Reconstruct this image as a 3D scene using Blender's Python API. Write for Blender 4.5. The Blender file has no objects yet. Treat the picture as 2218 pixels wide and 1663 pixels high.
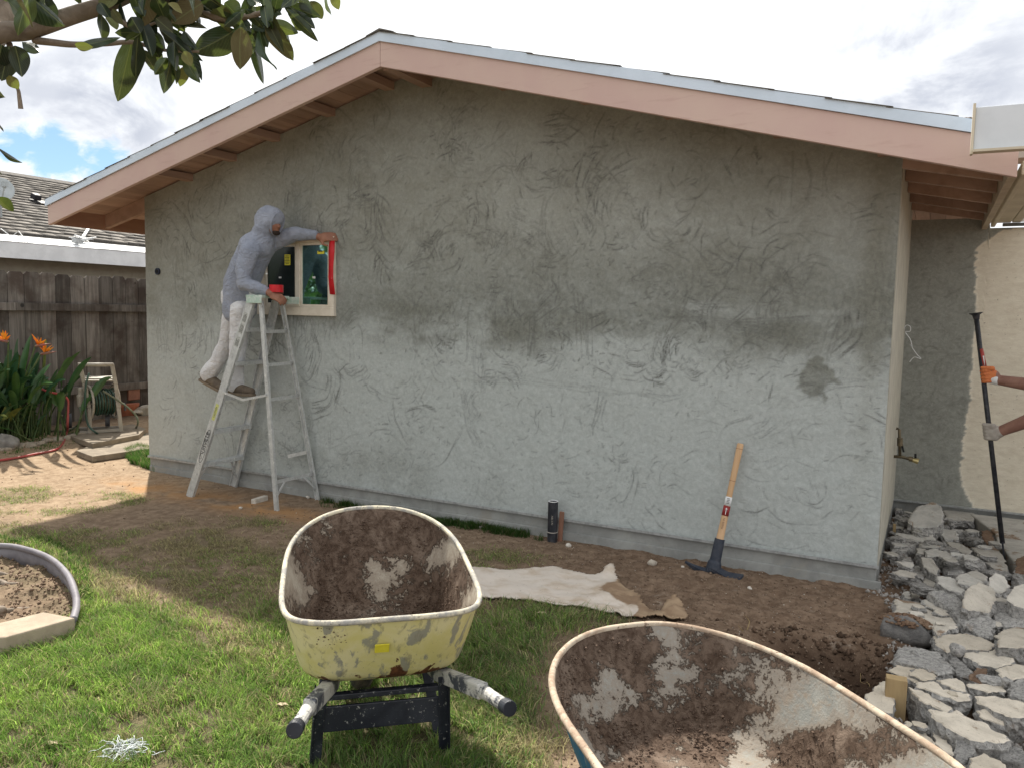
import bpy, bmesh, math, random
import numpy as np
from math import radians, sin, cos, pi, sqrt, atan2
from mathutils import Vector, Matrix

S = bpy.context.scene
COL = S.collection
random.seed(7)
rng = np.random.default_rng(7)

# ------------------------------------------------------------------ camera
PW, PH = 2218.0, 1663.0
FPX = 1732.318
CAM = np.array([6.834, -5.285, 1.6567])
PITCH, ROLL, YAW = 0.089892, 0.021368, 0.484093
_f = np.array([-sin(YAW) * cos(PITCH), cos(YAW) * cos(PITCH), -sin(PITCH)])
_r = np.array([cos(YAW), sin(YAW), 0.0])
_u = np.cross(_r, _f)
RGT = _r * cos(ROLL) + _u * sin(ROLL)
UPV = -_r * sin(ROLL) + _u * cos(ROLL)
cam = bpy.data.cameras.new("camera")
cam.sensor_width = 36.0
cam.sensor_fit = 'HORIZONTAL'
cam.lens = FPX / PW * 36.0
cam.clip_start = 0.05
cam.clip_end = 2000
camo = bpy.data.objects.new("camera", cam)
COL.objects.link(camo)
camo.matrix_world = Matrix(((RGT[0], UPV[0], -_f[0], CAM[0]), (RGT[1], UPV[1], -_f[1], CAM[1]),
                            (RGT[2], UPV[2], -_f[2], CAM[2]), (0, 0, 0, 1)))
S.camera = camo


def at(px, py, axis, val):
    """the point of the place where the sight line of photo point (px,py) meets the plane axis=val"""
    x, y = px * 1.0027, py * 1.0027
    d = _f + RGT * (x - PW / 2) / FPX - UPV * (y - PH / 2) / FPX
    t = (val - CAM[axis]) / d[axis]
    return Vector(CAM + d * t)


def gz(px, py, z=0.0):
    return at(px, py, 2, z)


# ------------------------------------------------------------------ light
SUN_AZ = np.array([-0.77, 0.64])
SUN_AZ /= np.hypot(*SUN_AZ)
SUN_EL = radians(49)
to_sun = Vector((SUN_AZ[0] * cos(SUN_EL), SUN_AZ[1] * cos(SUN_EL), sin(SUN_EL)))
W = bpy.data.worlds.new("World")
S.world = W
W.use_nodes = True
wn, wl = W.node_tree.nodes, W.node_tree.links
wn.clear()


def wnode(t, **k):
    n = wn.new(t)
    for a, b in k.items():
        setattr(n, a, b)
    return n


w_out = wnode("ShaderNodeOutputWorld")
w_bg = wnode("ShaderNodeBackground")
w_bg.inputs[1].default_value = 0.12
sky = wnode("ShaderNodeTexSky", sky_type='NISHITA', sun_disc=False)
sky.sun_elevation = SUN_EL
sky.sun_rotation = atan2(SUN_AZ[0], SUN_AZ[1])
sky.air_density = 1.0
sky.dust_density = 0.6
tc = wnode("ShaderNodeTexCoord")


def wmath(op, a, b=None, c=None, clamp=False):
    n = wnode("ShaderNodeMath", operation=op, use_clamp=clamp)
    for i, v in enumerate((a, b, c)):
        if v is None:
            continue
        if isinstance(v, (int, float)):
            n.inputs[i].default_value = v
        else:
            wl.new(v, n.inputs[i])
    return n.outputs[0]


def wramp(val, lo, hi):
    n = wnode("ShaderNodeMapRange", interpolation_type='SMOOTHSTEP')
    wl.new(val, n.inputs[0])
    n.inputs[1].default_value = lo
    n.inputs[2].default_value = hi
    return n.outputs[0]


def wnoise(scale, detail, rough, dist=0.0, off=(0, 0, 0)):
    m = wnode("ShaderNodeMapping")
    # a cloud layer overhead: flatten towards the horizon
    wl.new(cvec, m.inputs[0])
    m.inputs[1].default_value = off
    n = wnode("ShaderNodeTexNoise")
    wl.new(m.outputs[0], n.inputs['Vector'])
    n.inputs['Scale'].default_value = scale
    n.inputs['Detail'].default_value = detail
    n.inputs['Roughness'].default_value = rough
    n.inputs['Distortion'].default_value = dist
    return n.outputs[0]


sep = wnode("ShaderNodeSeparateXYZ")
wl.new(tc.outputs['Generated'], sep.inputs[0])
zz = wmath('ADD', wmath('MAXIMUM', sep.outputs[2], 0.0), 0.55)
cmb = wnode("ShaderNodeCombineXYZ")
wl.new(wmath('DIVIDE', sep.outputs[0], zz), cmb.inputs[0])
wl.new(wmath('DIVIDE', sep.outputs[1], zz), cmb.inputs[1])
cvec = cmb.outputs[0]


def wblob(px, py, r0, r1):
    """cloud feature in a fixed direction of the sky"""
    x, y = px * 1.0027, py * 1.0027
    d = _f + RGT * (x - PW / 2) / FPX - UPV * (y - PH / 2) / FPX
    d = d / np.linalg.norm(d)
    n = wnode("ShaderNodeVectorMath", operation='DISTANCE')
    wl.new(tc.outputs['Generated'], n.inputs[0])
    n.inputs[1].default_value = tuple(d)
    return wramp(n.outputs['Value'], r1, r0)


n1 = wnoise(2.6, 9, 0.56, 0.3)
n2 = wnoise(6.5, 8, 0.60, 0.3, (3.1, 1.7, 0))
n3 = wnoise(1.9, 6, 0.55, 0.2, (7.3, 2.2, 0))
n4 = wnoise(24.0, 6, 0.62, 0.4, (1.0, 5.0, 0))
# cover: mostly cloud, some blue holes
cov = wmath('ADD', wmath('MULTIPLY', n1, 0.4), wmath('ADD', wmath('MULTIPLY', n2, 0.42), wmath('MULTIPLY', n4, 0.30)))
hole = wmath('MAXIMUM', wmath('MULTIPLY', wblob(215, 362, 0.0, 0.075), 0.9), wmath('MAXIMUM', wmath('MULTIPLY', wblob(120, 338, 0.0, 0.07), 0.95), wmath('MULTIPLY', wblob(30, 312, 0.0, 0.06), 0.8)))
hole = wmath('MAXIMUM', hole, wmath('MULTIPLY', wblob(60, 140, 0.0, 0.10), 0.62))
hole = wmath('MAXIMUM', hole, wmath('MULTIPLY', wblob(310, 165, 0.0, 0.07), 0.45))
fill = wmath('MAXIMUM', wblob(180, 240, 0.03, 0.12), wblob(120, 375, 0.0, 0.05))
cov = wmath('SUBTRACT', wmath('ADD', cov, 0.10), wmath('MULTIPLY', hole, 0.27))
cmask = wramp(cov, 0.41, 0.53)
# grey bases of the clouds
g = wmath('MAXIMUM', wblob(235, 235, 0.02, 0.13), wmath('MULTIPLY', wblob(2010, 195, 0.02, 0.22), 1.0))
g = wmath('MAXIMUM', g, wmath('MULTIPLY', wblob(90, 215, 0.02, 0.10), 0.8))
greyn = wramp(wmath('ADD', wmath('MULTIPLY', n2, 0.7), wmath('MULTIPLY', n3, 0.3)), 0.40, 0.58)
g = wmath('MULTIPLY', g, wmath('ADD', wmath('MULTIPLY', greyn, 0.75), 0.25))
g2 = wmath('MULTIPLY', wramp(n3, 0.56, 0.76), 0.2)
g = wmath('MAXIMUM', g, g2)
ccol = wnode("ShaderNodeMix", data_type='RGBA')
wl.new(g, ccol.inputs[0])
ccol.inputs[6].default_value = (6.3, 6.4, 6.5, 1)
ccol.inputs[7].default_value = (3.0, 3.2, 3.7, 1)
smix = wnode("ShaderNodeMix", data_type='RGBA')
wl.new(cmask, smix.inputs[0])
skyb = wnode("ShaderNodeMix", data_type='RGBA', blend_type='MULTIPLY')
skyb.inputs[0].default_value = 1.0
wl.new(sky.outputs[0], skyb.inputs[6])
skyb.inputs[7].default_value = (.42, .52, .62, 1)
wl.new(skyb.outputs[2], smix.inputs[6])
wl.new(ccol.outputs[2], smix.inputs[7])
wl.new(smix.outputs[2], w_bg.inputs[0])
wl.new(w_bg.outputs[0], w_out.inputs[0])

sl = bpy.data.lights.new("sun", 'SUN')
sl.energy = 5.0
sl.angle = radians(1.3)
sl.color = (1.0, 0.94, 0.84)
so = bpy.data.objects.new("sun", sl)
COL.objects.link(so)
so.rotation_euler = to_sun.to_track_quat('Z', 'Y').to_euler()
so.location = (0, 0, 20)

S.view_settings.view_transform = 'Standard'
S.view_settings.look = 'None'
S.view_settings.gamma = 1
S.view_settings.use_curve_mapping = False
S.view_settings.exposure = 0.74

# ------------------------------------------------------------------ helpers: objects
ORG = {}


def tag(o, label=None, cat=None, group=None, kind=None):
    if label: o["label"] = label
    if cat: o["category"] = cat
    if group: o["group"] = group
    if kind: o["kind"] = kind
    return o


def thing(name, loc, label, cat, group=None):
    o = bpy.data.objects.new(name, None)
    o.empty_display_size = 0.1
    o.location = loc
    COL.objects.link(o)
    ORG[o.name] = Vector(loc)
    return tag(o, label, cat, group)


def link_mesh(name, me, parent=None, origin=None):
    """vertices are in world space; they are moved so the object's origin is the thing's base"""
    o = bpy.data.objects.new(name, me)
    COL.objects.link(o)
    if parent is not None:
        org = ORG[parent.name]
        o.parent = parent
        o.location = (0, 0, 0)
    else:
        org = Vector(origin) if origin is not None else Vector((0, 0, 0))
        o.location = org
    ORG[o.name] = org
    if org.length > 0:
        me.transform(Matrix.Translation(-org))
    return o


class MB:
    def __init__(s):
        s.v = []; s.f = []; s.m = []

    def add(s, vs, fs, mi=0):
        b = len(s.v)
        s.v.extend([tuple(v) for v in vs])
        for f in fs:
            s.f.append(tuple(b + i for i in f))
            s.m.append(mi)
        return s

    def box(s, c, size, rot=None, mi=0, bev=0.0):
        x, y, z = [a / 2 for a in size]
        vs = [Vector((i * x, j * y, k * z)) for i in (-1, 1) for j in (-1, 1) for k in (-1, 1)]
        if rot is not None:
            vs = [rot @ v for v in vs]
        c = Vector(c)
        return s.add([v + c for v in vs], [(0, 1, 3, 2), (4, 6, 7, 5), (0, 4, 5, 1), (2, 3, 7, 6), (0, 2, 6, 4), (1, 5, 7, 3)], mi)

    def bar(s, a, b, w, h, up=(0, 0, 1), mi=0):
        a, b = Vector(a), Vector(b)
        d = b - a
        X = d.normalized()
        U = Vector(up)
        Y = U.cross(X)
        if Y.length < 1e-4:
            Y = Vector((0, 1, 0)).cross(X)
        Y.normalize()
        Z = X.cross(Y)
        R = Matrix((X, Y, Z)).transposed()
        return s.box((a + b) / 2, (d.length, w, h), R, mi)

    def tube(s, pts, r, seg=10, mi=0, caps=True, ell=1.0):
        pts = [Vector(p) for p in pts]
        n = len(pts)
        rs = r if isinstance(r, (list, tuple)) else [r] * n
        T = []
        for i in range(n):
            d = pts[min(i + 1, n - 1)] - pts[max(i - 1, 0)]
            T.append(d.normalized())
        ref = Vector((0, 0, 1)) if abs(T[0].z) < 0.9 else Vector((1, 0, 0))
        N = (ref - T[0] * ref.dot(T[0])).normalized()
        vs = []
        for i in range(n):
            N = N - T[i] * N.dot(T[i])
            if N.length < 1e-5:
                N = T[i].orthogonal()
            N.normalize()
            B = T[i].cross(N)
            for k in range(seg):
                a = 2 * pi * k / seg
                vs.append(pts[i] + N * (cos(a) * rs[i]) + B * (sin(a) * rs[i] * ell))
        fs = []
        for i in range(n - 1):
            for k in range(seg):
                k2 = (k + 1) % seg
                fs.append((i * seg + k, i * seg + k2, (i + 1) * seg + k2, (i + 1) * seg + k))
        if caps:
            fs.append(tuple(range(seg - 1, -1, -1)))
            fs.append(tuple((n - 1) * seg + k for k in range(seg)))
        return s.add(vs, fs, mi)

    def ball(s, c, r, seg=12, rings=8, mi=0, rot=None):
        if isinstance(r, (int, float)):
            r = (r, r, r)
        c = Vector(c)
        vs = [Vector((0, 0, r[2]))]
        for i in range(1, rings):
            a = pi * i / rings
            for k in range(seg):
                b = 2 * pi * k / seg
                vs.append(Vector((r[0] * sin(a) * cos(b), r[1] * sin(a) * sin(b), r[2] * cos(a))))
        vs.append(Vector((0, 0, -r[2])))
        if rot is not None:
            vs = [rot @ v for v in vs]
        fs = [(0, 1 + k, 1 + (k + 1) % seg) for k in range(seg)]
        for i in range(rings - 2):
            for k in range(seg):
                a = 1 + i * seg
                fs.append((a + k, a + seg + k, a + seg + (k + 1) % seg, a + (k + 1) % seg))
        a = 1 + (rings - 2) * seg
        fs += [(a + k, len(vs) - 1, a + (k + 1) % seg) for k in range(seg)]
        return s.add([v + c for v in vs], fs, mi)

    def prism(s, poly, z0, z1, mi=0, mside=None):
        n = len(poly)
        vs = [(p[0], p[1], z0) for p in poly] + [(p[0], p[1], z1) for p in poly]
        s.add(vs, [tuple(range(n - 1, -1, -1)), tuple(range(n, 2 * n))], mi)
        b = len(s.v) - 2 * n
        for i in range(n):
            j = (i + 1) % n
            s.f.append((b + i, b + j, b + n + j, b + n + i)); s.m.append(mi if mside is None else mside)
        return s

    def ext(s, poly, vec, mi=0):
        """a planar polygon (3d points) extruded along vec"""
        n = len(poly)
        vec = Vector(vec)
        a = [Vector(p) for p in poly]
        fs = [tuple(range(n - 1, -1, -1)), tuple(range(n, 2 * n))]
        fs += [(i, (i + 1) % n, n + (i + 1) % n, n + i) for i in range(n)]
        return s.add(a + [p + vec for p in a], fs, mi)

    def build(s, name, mats, parent=None, origin=None, smooth=False, bevel=0.0, sub=0):
        me = bpy.data.meshes.new(name)
        me.from_pydata(s.v, [], s.f)
        if not isinstance(mats, (list, tuple)):
            mats = [mats]
        for m in mats:
            me.materials.append(m)
        me.polygons.foreach_set('material_index', s.m)
        bm = bmesh.new(); bm.from_mesh(me)
        bmesh.ops.recalc_face_normals(bm, faces=bm.faces)
        bm.to_mesh(me); bm.free()
        if smooth:
            me.polygons.foreach_set('use_smooth', [True] * len(me.polygons))
        me.update()
        o = link_mesh(name, me, parent, origin)
        if bevel:
            b = o.modifiers.new('bevel', 'BEVEL'); b.width = bevel; b.segments = 2; b.limit_method = 'ANGLE'
        if sub:
            b = o.modifiers.new('sub', 'SUBSURF'); b.levels = b.render_levels = sub
        return o


def fastmesh(name, V, F, mats, parent=None, origin=None, smooth=True, attrs=None, mi=None):
    """V (n,3) float array, F (m,k) int array of equal-sized faces"""
    me = bpy.data.meshes.new(name)
    V = np.asarray(V, np.float32); F = np.asarray(F, np.int32)
    me.vertices.add(len(V)); me.vertices.foreach_set('co', V.ravel())
    k = F.shape[1]
    me.loops.add(F.size); me.loops.foreach_set('vertex_index', F.ravel())
    me.polygons.add(len(F))
    me.polygons.foreach_set('loop_start', np.arange(0, F.size, k, dtype=np.int32))
    me.polygons.foreach_set('loop_total', np.full(len(F), k, np.int32))
    if smooth:
        me.polygons.foreach_set('use_smooth', np.ones(len(F), bool))
    if not isinstance(mats, (list, tuple)):
        mats = [mats]
    for m in mats:
        me.materials.append(m)
    if mi is not None:
        me.polygons.foreach_set('material_index', np.asarray(mi, np.int32))
    me.update(calc_edges=True)
    for nm, arr in (attrs or {}).items():
        arr = np.asarray(arr, np.float32)
        if arr.ndim == 1:
            a = me.attributes.new(nm, 'FLOAT', 'POINT'); a.data.foreach_set('value', arr)
        else:
            if arr.shape[1] == 3:
                arr = np.concatenate([arr, np.ones((len(arr), 1), np.float32)], 1)
            a = me.attributes.new(nm, 'FLOAT_COLOR', 'POINT'); a.data.foreach_set('color', arr.ravel())
    return link_mesh(name, me, parent, origin)


# ------------------------------------------------------------------ helpers: materials
class NT:
    def __init__(s, name):
        s.mat = bpy.data.materials.new(name)
        s.mat.use_nodes = True
        s.n, s.l = s.mat.node_tree.nodes, s.mat.node_tree.links
        s.b = s.n['Principled BSDF']
        s.tc = s.n.new('ShaderNodeTexCoord')

    def setin(s, sock, v):
        if isinstance(v, bpy.types.NodeSocket):
            s.l.new(v, sock)
        elif isinstance(v, (tuple, list)) and len(v) == 3 and sock.type == 'RGBA':
            sock.default_value = (*v, 1)
        else:
            sock.default_value = v

    def math(s, op, a, b=0.0, clamp=False):
        n = s.n.new('ShaderNodeMath'); n.operation = op; n.use_clamp = clamp
        s.setin(n.inputs[0], a); s.setin(n.inputs[1], b)
        return n.outputs[0]

    def coord(s, scale=(1, 1, 1), rot=(0, 0, 0), loc=(0, 0, 0), src='Object'):
        m = s.n.new('ShaderNodeMapping')
        s.l.new(s.tc.outputs[src], m.inputs[0])
        m.inputs[1].default_value = loc; m.inputs[2].default_value = rot; m.inputs[3].default_value = scale
        return m.outputs[0]

    def noise(s, scale, detail=6, rough=0.6, dist=0.0, vec=None):
        n = s.n.new('ShaderNodeTexNoise')
        s.l.new(vec if vec is not None else s.tc.outputs['Object'], n.inputs['Vector'])
        n.inputs['Scale'].default_value = scale; n.inputs['Detail'].default_value = detail
        n.inputs['Roughness'].default_value = rough; n.inputs['Distortion'].default_value = dist
        return n.outputs[0]

    def voro(s, scale, feature='F1', out=0, vec=None, rand=1.0):
        n = s.n.new('ShaderNodeTexVoronoi'); n.feature = feature
        s.l.new(vec if vec is not None else s.tc.outputs['Object'], n.inputs['Vector'])
        n.inputs['Scale'].default_value = scale
        n.inputs['Randomness'].default_value = rand
        return n.outputs[out]

    def ramp(s, v, lo, hi, a=0.0, b=1.0):
        n = s.n.new('ShaderNodeMapRange'); n.interpolation_type = 'SMOOTHSTEP'
        s.setin(n.inputs[0], v)
        n.inputs[1].default_value = lo; n.inputs[2].default_value = hi
        n.inputs[3].default_value = a; n.inputs[4].default_value = b
        return n.outputs[0]

    def mix(s, fac, a, b, mode='MIX'):
        n = s.n.new('ShaderNodeMix'); n.data_type = 'RGBA'; n.blend_type = mode
        s.setin(n.inputs[0], fac); s.setin(n.inputs[6], a); s.setin(n.inputs[7], b)
        return n.outputs[2]

    def attr(s, name, out='Color'):
        n = s.n.new('ShaderNodeAttribute'); n.attribute_name = name
        return n.outputs[out]

    def objrand(s):
        n = s.n.new('ShaderNodeObjectInfo')
        return n.outputs['Random']

    def bump(s, h, strength=0.5, dist=0.01, prev=None):
        n = s.n.new('ShaderNodeBump')
        s.setin(n.inputs['Height'], h)
        n.inputs['Strength'].default_value = strength; n.inputs['Distance'].default_value = dist
        if prev is not None:
            s.l.new(prev, n.inputs['Normal'])
        return n.outputs[0]

    def done(s, color, rough=0.8, normal=None, metal=0.0, spec=0.3, **kw):
        s.setin(s.b.inputs['Base Color'], color)
        s.setin(s.b.inputs['Roughness'], rough)
        s.setin(s.b.inputs['Metallic'], metal)
        s.setin(s.b.inputs['Specular IOR Level'], spec)
        if normal is not None:
            s.l.new(normal, s.b.inputs['Normal'])
        for k, v in kw.items():
            s.setin(s.b.inputs[k], v)
        return s.mat


def simple(name, col, col2=None, scale=8, lo=0.4, hi=0.62, rough=0.7, bump=0.25, bscale=60, bdist=0.003, metal=0.0, spec=0.3,
           spots=None, stretch=(1, 1, 1), rnd=0.0):
    t = NT(name)
    v = t.coord(stretch)
    c2 = col2 if col2 else tuple(x * 0.72 for x in col)
    m = t.ramp(t.noise(scale, 8, 0.65, 0.4, v), lo, hi)
    c = t.mix(m, col, c2)
    if spots:   # (scale, colour, lo, hi)
        for sc, sc_col, a, b in spots:
            c = t.mix(t.ramp(t.noise(sc, 8, 0.7, 0.3, v), a, b), c, sc_col)
    if rnd:
        k = t.math('ADD', t.math('MULTIPLY', t.objrand(), rnd), 1 - rnd / 2)
        h = t.n.new('ShaderNodeHueSaturation')
        t.setin(h.inputs['Value'], k); t.setin(h.inputs['Color'], c)
        c = h.outputs[0]
    nb = t.bump(t.noise(bscale, 6, 0.65, 0.0, v), bump, bdist)
    return t.done(c, rough, nb, metal, spec)


# ------------------------------------------------------------------ helpers: noise on arrays
def vnoise(x, y, scale, seed=0, octaves=4, rough=0.5):
    """value noise in numpy, result about 0..1"""
    out = np.zeros_like(x, dtype=np.float64); amp = 1.0; tot = 0.0
    for o in range(octaves):
        s = scale * 2 ** o
        xi = x * s + 131.7 * seed + 17.3 * o + 1000; yi = y * s + 57.1 * seed + 91.7 * o + 1000
        ix = np.floor(xi).astype(np.int64); iy = np.floor(yi).astype(np.int64)
        fx = xi - ix; fy = yi - iy
        fx = fx * fx * (3 - 2 * fx); fy = fy * fy * (3 - 2 * fy)

        def hsh(a, b):
            h = (a * 374761393 + b * 668265263 + seed * 1442695041 + o * 977) & 0xFFFFFFFF
            h = ((h ^ (h >> 13)) * 1274126177) & 0xFFFFFFFF
            return ((h ^ (h >> 16)) & 0xFFFF) / 65535.0
        v = (hsh(ix, iy) * (1 - fx) * (1 - fy) + hsh(ix + 1, iy) * fx * (1 - fy)
             + hsh(ix, iy + 1) * (1 - fx) * fy + hsh(ix + 1, iy + 1) * fx * fy)
        out += amp * v; tot += amp; amp *= rough
    return out / tot


def sdist(x, y, poly):
    """signed distance to polygon, positive inside"""
    poly = np.asarray(poly, float)
    d = np.full(x.shape, 1e9); inside = np.zeros(x.shape, bool)
    n = len(poly)
    for i in range(n):
        ax, ay = poly[i]; bx, by = poly[(i + 1) % n]
        ex, ey = bx - ax, by - ay
        t = np.clip(((x - ax) * ex + (y - ay) * ey) / (ex * ex + ey * ey + 1e-12), 0, 1)
        d = np.minimum(d, np.hypot(x - ax - t * ex, y - ay - t * ey))
        c = ((ay > y) != (by > y)) & (x < (bx - ax) * (y - ay) / (by - ay + 1e-12) + ax)
        inside ^= c
    return np.where(inside, d, -d)


def sstep(v, a, b):
    t = np.clip((v - a) / (b - a), 0, 1)
    return t * t * (3 - 2 * t)


def gpoly(pts):
    return [tuple(gz(a, b, 0)[:2]) for a, b in pts]
# ------------------------------------------------------------------ terrain
ZS = 0.156
WALL_W = 6.607
PIT = gz(1812, 1462)
RING_C = (1.75, -3.02)
LUSH = gpoly([(-500, 1150), (0, 1165), (110, 1168), (185, 1215), (225, 1290), (300, 1265), (420, 1330), (500, 1370), (560, 1300), (640, 1300), (720, 1400),
              (1040, 1330), (1100, 1300), (1240, 1312), (1340, 1345), (1240, 1375), (1180, 1460), (1190, 1660), (1210, 2000), (1000, 3500), (-600, 3500), (-900, 1700)])
SPARSE = gpoly([(-300, 1120), (100, 1130), (260, 1150), (420, 1130), (560, 1125), (640, 1140), (720, 1190), (900, 1200), (1060, 1180), (1180, 1215), (1050, 1260), (1100, 1400), (300, 1400), (-300, 1200)])
LEFTG = gpoly([(-200, 1050), (60, 1055), (260, 1070), (300, 1082), (240, 1100), (120, 1108), (-200, 1110)])
STRIP = [(2.2, -.012), (4.36, -.012), (4.42, -.15), (3.7, -.20), (2.9, -.17), (2.3, -.20)]
RING_PX = [(-260, 1215), (-120, 1188), (0, 1178), (60, 1187), (110, 1207), (145, 1240), (162, 1280), (165, 1310), (158, 1338)]
RINGP = gpoly(RING_PX + [(60, 1360), (-60, 1400), (-400, 1400)])
TUFT = gpoly([(268, 986), (300, 974), (350, 985), (405, 1000), (402, 1018), (330, 1020), (280, 1006)])
FENCEG = gpoly([(-300, 985), (120, 960), (215, 950), (235, 960), (120, 985), (0, 1003), (-300, 1010)])


def lawn(x, y):
    """1 = thick lawn, 0 = bare"""
    w = (vnoise(x, y, 2.0, 3, 4, 0.6) - 0.5) * 0.55
    a = sstep(sdist(x, y, LUSH) + w * 0.6, -0.16, 0.22)
    return a * (1 - sstep(sdist(x, y, RINGP), -.02, .02))


def sparse(x, y):
    n = vnoise(x, y, 3.2, 5, 4, 0.6)
    b = sstep(sdist(x, y, SPARSE) + (n - .5) * .5, -0.15, 0.2) * sstep(n, 0.22, 0.58)
    c = sstep(sdist(x, y, LEFTG) + (n - .5) * .3, -0.1, 0.1) * sstep(n, 0.40, 0.65)
    return np.maximum(b * .75, c * .6)


def ground_h(x, y):
    x = np.asarray(x, float); y = np.asarray(y, float)
    h = np.zeros(np.broadcast(x, y).shape)
    h = h + 0.13 * sstep(-x, 0.9, 2.3) + 0.03 * sstep(-x, -.3, .6)
    L = lawn(x, y)
    h += (vnoise(x, y, 1.3, 11, 3) - .5) * .03
    rough = (vnoise(x, y, 7, 12, 4, .6) - .5) * .045
    dig = sstep(x, 4.2, 5.6) * sstep(y, -2.3, -1.2)
    h += rough * (0.25 + 0.85 * dig) * (1 - .7 * L)
    # clods of turned soil by the digging
    cl = np.abs(vnoise(x, y, 9, 13, 4, .65) - .5)
    h += dig * (0.05 * (0.25 - cl) * 1.2)
    # the hole
    dp = np.hypot((x - PIT.x) * 1.05 + (y - PIT.y) * .25, (y - PIT.y) * 1.5) + (vnoise(x, y, 5, 14, 3) - .5) * .16
    h -= 0.40 * (1 - sstep(dp, 0.16, 0.44)) * (1 - .35 * vnoise(x, y, 12, 15, 3, .6))
    h += 0.05 * np.exp(-((dp - .55) / .1) ** 2) * dig
    # ground beneath the broken slab
    sl = sstep(x, 6.72, 6.95)
    h -= 0.07 * sl * sstep(y, -4.5, -3.5)
    # soil ring round the tree
    rr = np.hypot(x - RING_C[0], y - RING_C[1])
    ring = sstep(sdist(x, y, RINGP), 0, .06)
    h += ring * ((vnoise(x, y, 6, 16, 4, .65) - .5) * .13 - .02 + .06 * np.exp(-(rr / .45) ** 2))
    # planting bed at the fence
    bed = sstep(-x, 1.9, 2.5)
    h += bed * (vnoise(x, y, 6, 18, 3) - .5) * .05
    return h


def gh(x, y):
    return float(ground_h(np.array([x]), np.array([y]))[0])


def axis_grid(a, b, c, d, fine, grow):
    """coordinates fine between b and c, growing out to a and d"""
    mid = list(np.arange(b, c, fine))
    lo, s = [], fine
    p = b
    while p > a:
        s *= grow; p -= s; lo.append(p)
    hi, s = [], fine
    p = mid[-1]
    while p < d:
        s *= grow; p += s; hi.append(p)
    return np.array(lo[::-1] + mid + hi)


gx = axis_grid(-900, -2.4, 8.3, 900, 0.021, 1.11)
gy = axis_grid(-900, -4.2, 1.6, 900, 0.021, 1.11)
GX, GY = np.meshgrid(gx, gy)
GH = ground_h(GX, GY)
nxg, nyg = len(gx), len(gy)
idx = np.arange(nxg * nyg).reshape(nyg, nxg)
GF = np.stack([idx[:-1, :-1], idx[:-1, 1:], idx[1:, 1:], idx[1:, :-1]], -1).reshape(-1, 4)
gl = lawn(GX, GY)
gs = sparse(GX, GY)
bare = sstep(GX, 3.9, 5.2) * sstep(GY, -2.4, -1.0)          # turned, damp brown soil
pale = (1 - sstep(GX, .2, 1.9)) * sstep(GY, -2.2, -1.5)      # dry pale soil at the left
orange = np.exp(-(((GX - 1.9) / .75) ** 2 + ((GY + .5) / .22) ** 2)) + .8 * np.exp(-(((GX - .6) / .5) ** 2 + ((GY + .55) / .25) ** 2))
dpit = np.hypot((GX - PIT.x) * 1.05 + (GY - PIT.y) * .25, (GY - PIT.y) * 1.5)
wet = np.clip((1 - sstep(dpit, .25, .62)) * 1.1 + .55 * sstep(GX, 6.5, 6.9) + .8 * sstep(-GX, 2.0, 2.6), 0, 1)  # wet soil, also darkened in the pit to stand for the hole's shade
t = NT('ground_soil')
A = t.attr('zone'); A2 = t.attr('zone2')
sa = t.n.new('ShaderNodeSeparateColor'); t.l.new(A, sa.inputs[0])
sb = t.n.new('ShaderNodeSeparateColor'); t.l.new(A2, sb.inputs[0])
nA = t.noise(2.2, 8, .62, .3); nB = t.noise(14, 8, .7, .5); nC = t.noise(90, 4, .7)
soil = t.mix(t.ramp(nB, .35, .68), (.165, .115, .078), (.285, .21, .145))
palec = t.mix(t.ramp(nB, .35, .66), (.235, .165, .105), (.355, .265, .18))
c = t.mix(t.ramp(t.math('ADD', sa.outputs[2], t.math('MULTIPLY', t.math('SUBTRACT', nA, .5), .8)), .3, .75), soil, palec)
dark = t.mix(t.ramp(nB, .35, .65), (.13, .085, .057), (.235, .165, .115))
c = t.mix(sa.outputs[1], c, dark)
c = t.mix(t.math('MULTIPLY', sb.outputs[0], t.ramp(nA, .38, .6)), c, (.38, .205, .085))
c = t.mix(t.math('MULTIPLY', sb.outputs[1], .85), c, (.055, .032, .02))
# thatch under the grass, darkened for the shaded gaps between blades
th = t.mix(t.ramp(t.noise(60, 4, .7, 1.0, t.coord((1, .35, 1), (0, 0, .6))), .42, .6), (.032, .040, .016), (.125, .112, .058))
gfac = t.math('MAXIMUM', sa.outputs[0], t.math('MULTIPLY', sb.outputs[2], .7))
c = t.mix(t.math('MULTIPLY', gfac, .8), c, th)
# flecks: straw, plaster, little stones
c = t.mix(t.ramp(t.noise(170, 2, .5), .70, .74), c, (.42, .36, .27))
c = t.mix(t.ramp(t.noise(120, 3, .6, 0, t.coord((1, .3, 1), (0, 0, .5))), .33, .28), c, (.06, .042, .03))
c = t.mix(t.math('MULTIPLY', t.ramp(t.noise(5.3, 6, .7, .4), .60, .72), t.math('MULTIPLY', sa.outputs[1], .55)), c, (.36, .30, .24))
nb = t.bump(nB, .5, .02)
nb = t.bump(nC, .6, .006, nb)
gmat = t.done(c, t.mix(sb.outputs[1], (.95, .95, .95), (.7, .7, .7)), nb, spec=.15)
g_o = fastmesh('ground', np.stack([GX, GY, GH], -1).reshape(-1, 3), GF, gmat,
               attrs={'zone': np.stack([gl, bare * (1 - gl), pale], -1).reshape(-1, 3),
                      'zone2': np.stack([np.clip(orange, 0, 1), wet, gs], -1).reshape(-1, 3)})
tag(g_o, kind='structure')

# ------------------------------------------------------------------ the house
house = thing('house', (3.3, 0, 0), "single-storey house with wet grey stucco gable wall and pinkish wooden eaves", 'house')
XR, ZR, MS = 3.2195, 3.3762, 0.2549
XL, XE, YF = -0.68, 7.149, -0.5


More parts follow.
